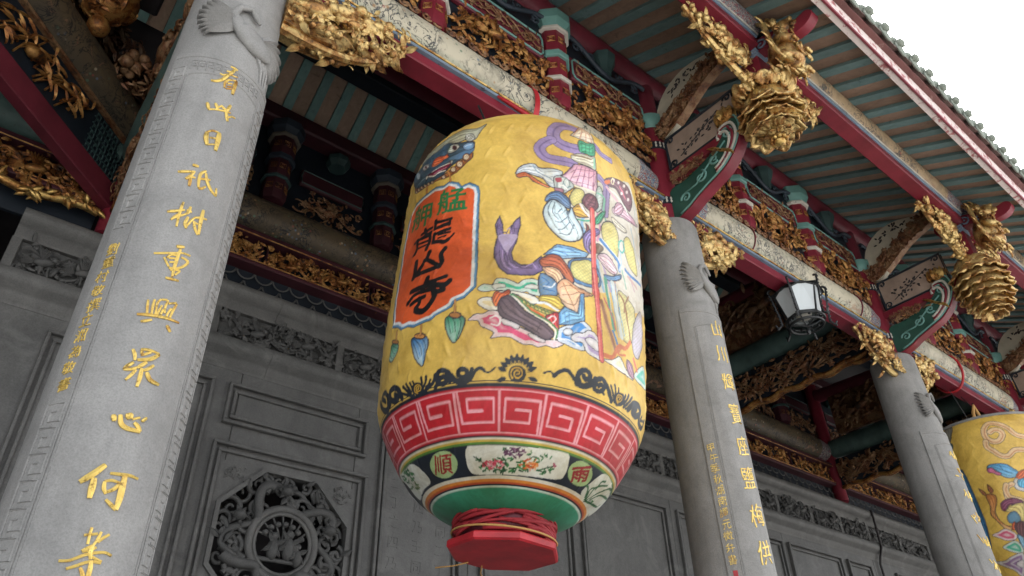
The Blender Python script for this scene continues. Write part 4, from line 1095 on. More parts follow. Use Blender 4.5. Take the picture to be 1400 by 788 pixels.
    for sx in (-1, 1):
        pts = [(x + sx * .026, y, z) for y, z in pl]; m.tube(pts + [pts[0]], .016, 4)
        for y, z in pl:
            S = spiral(y + (.05 if y < 2.2 else -.05), z + (.04 if z < 6.1 else -.04), .04, 1.2, 0, 1, 14); m.tube(np.stack([np.full(14, x + sx * .03), S[:, 0], S[:, 1]], 1), .008, 5)
    obj('plaque_frame', m, 'navy', pq)
    m = MB(); r5 = random.Random(5 + i)
    for k in range(46):                                  # dark painted blossom spray, in slight relief
        s = r5.random(); y = 2.45 - .42 * s + r5.uniform(-.05, .05); z = 6.10 + .12 * s + r5.uniform(-.06, .06)
        leaf(m, (x - .023, y, z), (0, r5.uniform(-1, 1), r5.uniform(-1, 1)), (-1, 0, 0), .035, .02)
    m.tube([(x - .024, 2.48, 6.06), (x - .024, 2.3, 6.14), (x - .024, 2.08, 6.24)], .005, 4)
    obj('blossom_spray', m, 'dark', pq, kind='stuff')
    # fan board
    fan = smooth_poly([(2.63, 6.40), (2.64, 6.62), (2.58, 6.80), (2.44, 6.93), (2.24, 6.98), (2.02, 6.93), (1.80, 6.82), (1.78, 6.76), (2.05, 6.72), (2.3, 6.58), (2.5, 6.38)], 4)
    m = MB(); side_prism(m, fan, x, .03); fb = obj('fan_board', m, 'cream', t, 40)
    m = MB()
    for sx in (-1,):
        def msk(u, v): return v < .42 - .52 * u + .05 and v > .40 - .62 * u - .16 and v > 0
        c = carve(.85, .52, .07, random.Random(8 + i), 2.0, fl=.5, leafy=1.5, sz=.5, birds=1, vine=False)
        for dy in range(30):
            pass
        B = frame_mat((x - .03, 2.62, 6.36), (0, -.86, .42), (0, .3, 1))
        c3 = carve(.95, .17, .06, random.Random(9 + i), 1.4, fl=.4, leafy=1.3, sz=1.3, birds=2); m.merge(c3, B)
    side_prism(m, smooth_poly([(2.62, 6.37), (2.60, 6.50), (2.35, 6.66), (2.05, 6.80), (1.80, 6.80), (1.80, 6.74), (2.1, 6.64), (2.42, 6.44)], 3), x, .045)
    obj('carved_spandrel', m, 'carved_brown', fb, 50)
    m = MB()
    for k in range(30):
        s = r5.random(); leaf(m, (x - .031, 2.45 - .45 * s, 6.80 + .1 * math.sin(PI * s) + r5.uniform(-.04, .04)), (0, r5.uniform(-1, 1), r5.uniform(-1, 1)), (-1, 0, 0), .04, .022)
    obj('painted_sprig', m, 'dark', fb, kind='stuff')
    m = MB(); m.box((x - .07, 1.1, 7.02), (x + .07, 1.1, 7.02), 0) if False else None
    # upper arm reaching out to the fascia, above the pendant post
    m = MB(); side_prism(m, smooth_poly([(1.80, 6.50), (1.45, 6.47), (1.30, 6.40), (1.17, 6.40), (1.10, 6.47), (1.14, 6.53), (1.25, 6.52), (1.42, 6.58), (1.80, 6.66)], 4), x, .045); obj('outrigger', m, 'red', t, 40)
    m = MB()
    for sx in (-1, 1):
        for k in range(3): m = MB(); S = spiral(1.68 - .14 * k, 6.56 - .03 * k, .055, 1.2, k, 1, 14); m.tube(np.stack([np.full(14, x + sx * .05), S[:, 0], S[:, 1]], 1), .010, 5); obj('outrigger_scroll', m, 'blue_trim', t, True)

# pendant posts with gilded lions and hanging flowers
def petal_mesh(kind):
    n, r = 9, 7; V = []; F = []
    for side in (0, 1):
        for i in range(n):
            s = i / (n - 1)
            for j in range(r):
                u = -1 + 2 * j / (r - 1)
                if kind == 'acanthus':
                    w = (.35 + .85 * math.sin(min(1, s * 1.05 + .05) * PI * .68)) * (1 + .20 * math.cos(s * 19 + .5)) * (.30 if i == n - 1 else .72 if i == n - 2 else 1)
                    z = .25 * s - .10 + .15 * math.cos(u * PI * 2) * (1 - .75 * s * s) - .12 * u * u + .95 * max(0, s - .6) ** 1.3
                else:
                    w = (.35 + .75 * math.sin(PI * min(1, s * .85 + .08))); z = .35 * s - .22 * u * u * s + .45 * max(0, s - .7)
                V.append((u * w * .5, s, z - side * .09))
    N = n * r
    for i in range(n - 1):
        for j in range(r - 1):
            a = i * r + j; F.append((a, a + 1, a + r + 1, a + r)); F.append((N + a, N + a + r, N + a + r + 1, N + a + 1))
    for i in range(n - 1):
        a = i * r; F.append((a, a + r, N + a + r, N + a)); b = i * r + r - 1; F.append((b, N + b, N + b + r, b + r))
    for j in range(r - 1):
        F.append((j, N + j, N + j + 1, j + 1)); a = (n - 1) * r + j; F.append((a, a + 1, N + a + 1, N + a))
    mb = MB(); mb.add(V, F); me = mb.mesh('petal', True); me.materials.append(M['gold_pale'])
    return me
PET = {'acanthus': petal_mesh('acanthus'), 'cone': petal_mesh('cone')}
def add_petal(par, kind, p, d, nrm, ln, w):
    o = bpy.data.objects.new('petal', PET[kind]); COL.objects.link(o); o.parent = par
    o.matrix_local = Matrix(place(p, d, nrm, (w, ln, ln)).tolist())
plab = {1: 'gilded peony-shaped hanging pendant with curling leaves under the eaves', 2: 'gilded pine-cone shaped hanging pendant below a gilded lion', 3: 'far gilded hanging pendant at the right edge under the eaves'}
for i in range(1, 4):
    x, y = XC[i], YP; rg = random.Random(140 + i)
    t = thing('hanging_pendant', plab[i], 'pendant', (x, y, 5.5), 'hanging pendants under the eaves')
    m = MB(); m.lathe([(.085, 6.05), (.105, 6.15), (.113, 6.55), (.113, 6.80)], 4, phase=PI / 4); A = np.eye(4); A[0, 3] = x; A[1, 3] = y; q = MB(); q.merge(m, A); obj('red_post', q, 'red', t, 20)
    m = MB()
    for k in range(3): m.lathe([(.112, 6.42 + k * .032), (.124, 6.43 + k * .032), (.124, 6.44 + k * .032), (.112, 6.45 + k * .032)], 4, phase=PI / 4)
    q = MB(); q.merge(m, A); obj('post_band', q, 'blue_trim', t, 20)
    zc = 5.84
    if i == 1 or i == 3:
        m = MB(); m.lathe([(.02, 5.65), (.09, 5.68), (.15, 5.76), (.18, 5.87), (.16, 6.02), (.09, 6.12)], 20); q = MB(); q.merge(m, A); obj('flower_core', q, 'gold', t, True)
        RINGS = ((.15, 6.10, 13, .12, 'up'), (.20, 6.04, 13, .15, 'up'), (.215, 5.995, 10, .24, 'dn'), (.225, 5.92, 10, .22, 'dn'), (.21, 5.84, 9, .19, 'dn'), (.185, 5.76, 9, .16, 'dn'), (.16, 5.69, 10, .12, 'ro'), (.115, 5.635, 9, .10, 'ro'), (.075, 5.595, 8, .075, 'ro'), (.04, 5.575, 6, .05, 'ro'))
        for ring, (r, z, n, ln, md) in enumerate(RINGS):
            r *= .90; ln *= .74
            for k in range(n):
                a = 2 * PI * (k + .5 * ring) / n + rg.uniform(-.08, .08); d = np.array((math.cos(a), math.sin(a), 0)); zv = np.array((0, 0, 1.))
                dirv, nn = {'up': (d * .9 + zv * rg.uniform(.2, .5), d * -.4 + zv), 'dn': (d * rg.uniform(.02, .22) - zv, d + zv * .1), 'ro': (d * 1.0 - zv * rg.uniform(.3, .6), -zv + d * .6)}[md]
                add_petal(t, 'acanthus', d * r * .85 + np.array((0, 0, z - 5.5)), dirv, nn, ln * rg.uniform(.85, 1.15), ln * rg.uniform(.85, 1.1))
        m = MB(); blob(m, (x, y, 5.56), (.045, .045, .03), hi=True)
        for k in range(10): a = k * .628; blob(m, (x + .055 * math.cos(a), y + .055 * math.sin(a), 5.575), (.018,) * 3)
        obj('flower_centre', m, 'gold', t, True)
    else:
        m = MB(); m.lathe([(.03, 5.48), (.12, 5.55), (.17, 5.68), (.20, 5.85), (.17, 6.0), (.10, 6.10)], 20); q = MB(); q.merge(m, A); obj('cone_core', q, 'gold', t, True)
        for ring, (r, z, n, ln) in enumerate(((.17, 6.10, 8, .15), (.21, 6.03, 10, .17), (.215, 5.93, 11, .16), (.21, 5.84, 11, .15), (.195, 5.76, 10, .14), (.175, 5.69, 10, .13), (.15, 5.62, 9, .12), (.115, 5.56, 8, .11), (.07, 5.52, 6, .09))):
            for k in range(n):
                a = 2 * PI * (k + .5 * ring) / n; d = np.array((math.cos(a), math.sin(a), 0))
                add_petal(t, 'cone', d * r * .85 + np.array((0, 0, z - 5.5)), d * .35 + np.array((0, 0, -1.0)), d * 1.0 + np.array((0, 0, .2)), ln, ln * .95)
    # gilded lion clinging to the post, facing the court
    m = MB(); yl = y - .27; z0 = 6.22
    blob(m, (x, yl + .05, z0 + .06), (.10, .17, .10), (0, -.35, 1), (0, -1, 0), True)          # body, rearing up the post
    blob(m, (x, yl + .0, z0 - .04), (.085, .085, .075), hi=True)                               # belly
    blob(m, (x, yl - .03, z0 + .27), (.085, .085, .08), hi=True)                               # head
    blob(m, (x, yl - .10, z0 + .24), (.06, .05, .04), hi=True); blob(m, (x, yl - .09, z0 + .20), (.05, .04, .02), hi=True)
    for sx in (-1, 1):
        blob(m, (x + sx * .04, yl - .095, z0 + .30), (.022,) * 3); blob(m, (x + sx * .095, yl + .0, z0 + .31), (.03, .03, .05))
        m.tube([(x + sx * .07, yl + .02, z0 + .16), (x + sx * .105, yl - .04, z0 + .10), (x + sx * .075, yl - .085, z0 + .06)], [.04, .034, .03], 8)
        m.tube([(x + sx * .06, yl + .06, z0 + .0), (x + sx * .11, yl + .0, z0 - .05), (x + sx * .08, yl - .05, z0 - .11)], [.05, .04, .032], 8)
        for e in range(3): blob(m, (x + sx * (.06 + .02 * e), yl - .10, z0 + .05), (.016,) * 3); blob(m, (x + sx * (.065 + .02 * e), yl - .065, z0 - .125), (.016,) * 3)
        for k in range(9):
            S = spiral(0, 0, .038, 1.3, k, sx, 14); c = np.array((x + sx * (.055 + .022 * (k % 3)), yl + .045 - .012 * k, z0 + .37 - .028 * k))
            m.tube([c + np.array((s[0] * .7 * sx, s[0] * .5, s[1])) for s in S], .011, 5)
        rib_ = np.array([(x + sx * .10, yl + .12, z0 + .42), (x + sx * .14, yl + .05, z0 + .30), (x + sx * .12, yl + .05, z0 + .15), (x + sx * .15, yl + .03, z0 + .02), (x + sx * .12, yl - .01, z0 - .10)])
        m.tube(rib_, [.012, .022, .02, .022, .010], 7)
        for e in range(4): leaf(m, rib_[e], (sx, -.3, .3), (0, -1, 0), .09, .04)
    for k in range(7): leaf(m, (x, yl + .02, z0 + .32), (-.75 + .25 * k, -.2, 1), (0, -1, .2), .13, .045)
    for k in range(8):
        S = spiral(0, 0, .03, 1.2, k * 1.3, 1, 12); c = np.array((x + rg.uniform(-.09, .09), yl - .06 + rg.uniform(-.02, .03), z0 + rg.uniform(-.02, .18))); m.tube([c + np.array((s[0], -.01, s[1])) for s in S], .009, 5)
    for k in range(26): leaf(m, (x + rg.uniform(-.12, .12), yl + rg.uniform(-.05, .10), z0 - .12 + rg.uniform(-.05, .05)), (rg.uniform(-1, 1), -.6, rg.uniform(-.6, .6)), (0, -1, 0), .09, .04)
    LV = np.vstack(m.v); anc = np.array((x, y - .14, 6.12)); m.v = [(LV - anc) * 1.12 + anc]
    obj('gilded_lion', m, 'gold_pale', t, True)
    # openwork wings under the purlin, either side
    for sd in (-1, 1):
        w = thing('gilded_wing', 'gilded flower-carved wing bracket on the %s of the %s pendant' % (('left', 'right')[sd > 0], {1: 'peony', 2: 'pine-cone', 3: 'far'}[i]), 'bracket', (x + sd * .4, YP, 6.3), 'gilded wing brackets')
        corbel(w, x + sd * .12, sd, .74, 6.50, .40, YP + .05, .12, 200 + i * 2 + sd, 'gold_pale')
# front purlins between the pendants
for i in range(0, 4):
    a, b = (XC[i] + .08 if i else -3), XC[i + 1] - .08; xm = (a + b) / 2
    t = thing('eave_purlin', ['painted eave purlin with red underside running to the peony pendant', 'painted eave purlin between the peony and pine-cone pendants', 'painted eave purlin between the pine-cone and far pendants', 'painted eave purlin past the far pendant'][i], 'purlin', (xm, 1.6, 6.5), 'eave purlins')
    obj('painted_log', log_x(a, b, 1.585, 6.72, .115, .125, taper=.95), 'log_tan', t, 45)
    m = MB(); m.box((a, 1.54, 6.50), (b, 1.68, 6.585), .008); obj('red_soffit_board', m, 'red', t)
    m = MB(); m.box((a, 1.525, 6.587), (b, 1.69, 6.615), .008); obj('blue_fillet', m, 'blue_trim', t)
    m = MB(); m.tube([(a, 1.522, 6.618), (b, 1.522, 6.618)], .008, 5); obj('white_line', m, 'white_trim', t)

# ================================================================== tie beams from each column back to the wall
def log_dir(p0, p1, ry, rz, n=24):
    p0 = np.array(p0, float); p1 = np.array(p1, float); L = np.linalg.norm(p1 - p0); d = (p1 - p0) / L
    b = log_x(-L / 2, L / 2, 0, 0, ry, rz, n, .9)
    A = np.eye(4); A[:3, 0] = d; A[:3, 2] = (0, 0, 1); A[:3, 1] = np.cross((0, 0, 1), d); A[:3, 3] = (p0 + p1) / 2
    m = MB(); return m.merge(b, A)
for i in range(4):
    x = XC[i]; rg = random.Random(240 + i)
    t = thing('tie_beam', 'teal painted tie beam with carved apron running back from the %s stone column' % cn_[i], 'beam', (x, 4.1, 5.6), 'tie beams across the gallery')
    obj('teal_log', log_dir((x, 2.88, 6.20), (x, 5.38, 6.20), .15, .16), 'teal_log', t, 45)
    m = MB(); m.box((x - .035, 2.9, 5.60), (x + .035, 5.38, 6.03), .006); obj('apron_board', m, 'navy', t)
    m = MB()
    m.merge(carve(2.4, .38, .09, rg, 1.1, fl=.3, birds=2, leafy=1.2, sz=.95), frame_mat((x - .035, 5.36, 5.62), (0, -1, 0), (0, 0, 1)))
    obj('apron_carving', m, 'carved_brown', t, 50)
    ys_ = np.linspace(2.9, 5.38, 50); m = MB(); m.tube(np.stack([np.full(50, x - .03), ys_, 5.585 + .02 * np.sin(ys_ * 16) + .05 * np.exp(-((ys_ - 2.9) / .3) ** 2)], 1), .03, 6)
    m.tube(np.stack([np.full(50, x + .02), ys_, 5.585 + .02 * np.sin(ys_ * 16)], 1), .028, 6); obj('gilt_edge', m, 'gold_old', t, True)
    m = MB(); m.merge(carve(1.6, .62, .12, rg, .8, fl=.3, birds=2), frame_mat((x - .05, 5.1, 6.42), (0, -1, 0), (0, 0, 1))); m.box((x - .05, 3.3, 6.4), (x + .05, 5.2, 7.1), .01)
    obj('carved_strut', m, 'carved_brown', t, 50)
    m = MB(); m.tube([(x, 2.9, 7.05), (x, 5.4, 7.15)], .11, 14); obj('tie_rod', m, 'red_dark', t)

# ================================================================== diagonal tie at the left corner
p0 = np.array((XC[0] - .06, 5.46, 0)); p1 = np.array((XC[0] - 2.4, 5.46 - 2.34, 0)); dd = (p1 - p0) / np.linalg.norm(p1 - p0); LD = float(np.linalg.norm(p1 - p0))
t = thing('diagonal_beam', 'browned painted diagonal beam with gilded bamboo panel and red lower board, upper left', 'beam', ((p0 + p1) / 2 + np.array((0, 0, 5.7))))if False else thing('diagonal_beam', 'browned painted diagonal beam with gilded bamboo panel and red lower board, upper left', 'beam', tuple((p0 + p1) / 2 + np.array((0, 0, 5.7))))
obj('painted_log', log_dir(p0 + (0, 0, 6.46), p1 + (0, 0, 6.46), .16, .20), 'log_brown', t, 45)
def along(s, z, o=0.): q = p0 + dd * s; nn = np.array((-dd[1], dd[0], 0)); return q + nn * o + np.array((0, 0, z))
AF = np.eye(4); AF[:3, 0] = -dd; AF[:3, 2] = np.cross(-dd, (0, 0, 1)); AF[:3, 1] = (0, 0, 1)
m = MB(); m.box((0, 5.60, -.05), (LD, 5.80, .05), .008); A = AF.copy(); A[:3, 3] = p1; q = MB(); q.merge(m, A); obj('red_board', q, 'red_dark', t)
m = MB(); m.box((0, 5.81, -.03), (LD, 6.25, .005), .005); q = MB(); q.merge(m, A); obj('panel_board', q, 'navy', t)
m = MB(); m.box((0, 6.25, -.05), (LD, 6.275, .05), .004); q = MB(); q.merge(m, A); obj('gilt_rail', q, 'carved_brown', t)
m = MB(); rgd = random.Random(61)
for k in range(46):                                      # bamboo stalks and leaves
    u = rgd.uniform(0, LD - .55); v = rgd.uniform(5.83, 6.0); P = [(u, v, .02), (u + rgd.uniform(.02, .10), v + .12, .035), (u + rgd.uniform(.05, .2), v + rgd.uniform(.2, .24), .03)]
    m.tube(P, .008, 5)
    for e in range(4): leaf(m, P[rgd.choice((1, 2))], (rgd.uniform(-1, 1), rgd.uniform(-1, .6), .3), (0, 0, 1), rgd.uniform(.08, .15), .03)
for k in range(3): blob(m, (.5 + .8 * k, 6.0, .05), (.05, .09, .05), (1, .4, 0), (0, 0, 1), True)
q = MB(); q.merge(m, A); obj('bamboo_carving', q, 'gold_old', t, 50)
m = MB(); c = carve(LD, .48, .14, random.Random(62), 1.5, fl=.35, birds=4, leafy=1.2, sz=.8); q = MB(); B_ = AF.copy(); B_[:3, 3] = p1 + np.array((0, 0, 6.68)); q.merge(c, B_); q2 = MB(); q2.box((0, 6.66, -.06), (LD, 7.3, -.02)); q.merge(q2, A); obj('carved_panel', q, 'carving_shaded', t, 50)
m = MB()
for r_ in range(6):
    for c_ in range(6):
        u = LD - .50 + c_ * .082; v = 5.84 + r_ * .066
        m.tube([(u, v, .012), (u + .06, v, .012), (u + .06, v + .05, .012), (u + .02, v + .05, .012), (u + .02, v + .02, .012)], .006, 4)
q = MB(); q.merge(m, A); obj('fret_lattice', q, 'teal_shaded', t)
# gilded hanging bowls and carved bosses high in the left corner
for nm, lab, c, s, mt in (('gilded_boss', 'gilded round carved boss hanging high in the dark left corner', (-.20, 4.55, 6.88), .22, 'gold_old'), ('gilded_figure', 'gilded carved figure bracket beside the teal beam, upper left', (.40, 4.75, 6.98), .15, 'gold_old'), ('dark_figure', 'dark carved figure bracket below the gilded boss, upper left', (.16, 4.95, 6.66), .15, 'carved_brown')):
    m = MB(); c = np.array(c); rgb = random.Random(len(lab))
    m_ = MB(); m_.lathe([(.02, -s), (s * .5, -s * .9), (s * .85, -s * .45), (s, 0), (s * .95, s * .12), (s * .4, s * .15)], 22); A2 = np.eye(4); A2[:3, 3] = c
    if nm == 'gilded_boss': m.merge(m_, A2)
    for k in range(46):
        a = rgb.random() * 6.28; e = rgb.uniform(-1.2, .4); d = np.array((math.cos(a) * math.cos(e), math.sin(a) * math.cos(e), math.sin(e)))
        leaf(m, c + d * s * .9 * np.array((1, 1, 1 if nm == 'gilded_boss' else 1.7)), np.cross(d, (rgb.uniform(-1, 1), .5, rgb.uniform(-1, 1))), d, s * .55, s * .22)
    for k in range(9): blob(m, c + np.array((rgb.uniform(-.6, .6), rgb.uniform(-.6, .6), rgb.uniform(-1.4, 1.0))) * s, (s * rgb.uniform(.2, .4),) * 3, hi=True)
    tag(obj(nm, m, mt, smooth=60), lab, 'carving')
for k, (c, sz_) in enumerate((((-.5, 5.2, 7.2), (1.6, .2, .5)), ((.0, 3.9, 7.4), (.3, 1.8, .4)))):
    m = MB(); m.box(np.array(c) - np.array(sz_) / 2, np.array(c) + np.array(sz_) / 2, .02)
    tag(obj('corner_beam', m, 'dark'), ['dark cross beam above the diagonal beam, upper left', 'dark tie above the first column, upper left'][k], 'beam')

# ================================================================== hanging glass lamp
lx, ly, lz = 5.79, 2.70, 5.36
t = thing('hanging_lamp', 'hexagonal iron lamp with milky glass panes and scrolled brackets under the beam', 'lamp', (lx, ly, lz))
m = MB(); hexr = lambda r, z, k: np.array((lx + .9 * r * math.cos(k * PI / 3 + .25), ly + .9 * r * math.sin(k * PI / 3 + .25), lz + .9 * z))
for k in range(6):
    a, b = hexr(.24, .15, k), hexr(.24, .15, k + 1); c, d = hexr(.17, -.12, k), hexr(.17, -.12, k + 1)
    top = (a + b) / 2 + np.array((0, 0, .05))
    V = [a, top, b, d, c]; nn = np.cross(b - a, c - a); nn /= np.linalg.norm(nn); V = V + [v + nn * .006 for v in V]
    q = MB(); q.add(V, [(0, 1, 2, 3, 4), (9, 8, 7, 6, 5), (0, 5, 6, 1), (1, 6, 7, 2), (2, 7, 8, 3), (3, 8, 9, 4), (4, 9, 5, 0)]); obj('glass_pane', q, 'glass', t, None)
    m.tube([a + (0, 0, .04), c], .010, 6); m.tube([c, d], .010, 6); m.tube([a, top], .010, 5); m.tube([top, b], .010, 5)
    # beaded scroll bracket at each corner
    o_ = (a - np.array((lx, ly, a[2]))); o_ /= np.linalg.norm(o_)
    P = [a + o_ * .02 + np.array((0, 0, .09)), a + o_ * .05 + np.array((0, 0, .07)), a + o_ * .035 + np.array((0, 0, -.02)), c + o_ * .07 + np.array((0, 0, .05)), c + o_ * .06 + np.array((0, 0, -.06)), c + o_ * .10 + np.array((0, 0, -.10)), c + o_ * .12 + np.array((0, 0, -.06))]
    m.tube(P, .010, 5)
    for s in np.linspace(0, 5, 14): j = int(s); f = s - j; m2 = P[j] * (1 - f) + P[min(j + 1, 6)] * f; blob(m, m2 + o_ * .008, (.013,) * 3)
obj('iron_frame', m, 'iron', t, 50)
m = MB(); tt = np.linspace(0, 2 * PI, 33)
for r, z in ((.17, -.14), (.15, -.19)): m.tube(np.stack([lx + r * np.cos(tt), ly + r * np.sin(tt), np.full(33, lz + z)], 1), .013, 6, caps=False)
for k in range(6): m.tube([hexr(.16, -.16, k), hexr(.08, -.20, k), hexr(.0, -.22, k)], .008, 5)
for k in range(12): blob(m, hexr(.165, -.165, k / 2), (.014,) * 3)
blob(m, (lx, ly, lz - .25), (.022, .022, .04)); obj('bottom_ring', m, 'iron', t, 50)
m = MB(); m.lathe([(.06, -.06), (.075, -.02), (.06, .05), (.03, .09)], 16); A = np.eye(4); A[:3, 3] = (lx, ly, lz - .05); q = MB(); q.merge(m, A); obj('bulb', q, 'white_trim', t, True)
m = MB(); m.lathe([(.25, .19), (.20, .20), (.05, .24), (.02, .26)], 6, phase=.25); A[:3, 3] = (lx, ly, lz - .03); q = MB(); q.merge(m, A); obj('lid', q, 'iron', t, None)
m = MB(); m.tube([(lx, ly, lz + .2), (lx, ly + .05, 5.52)], .008, 5); obj('chain', m, 'iron', t)
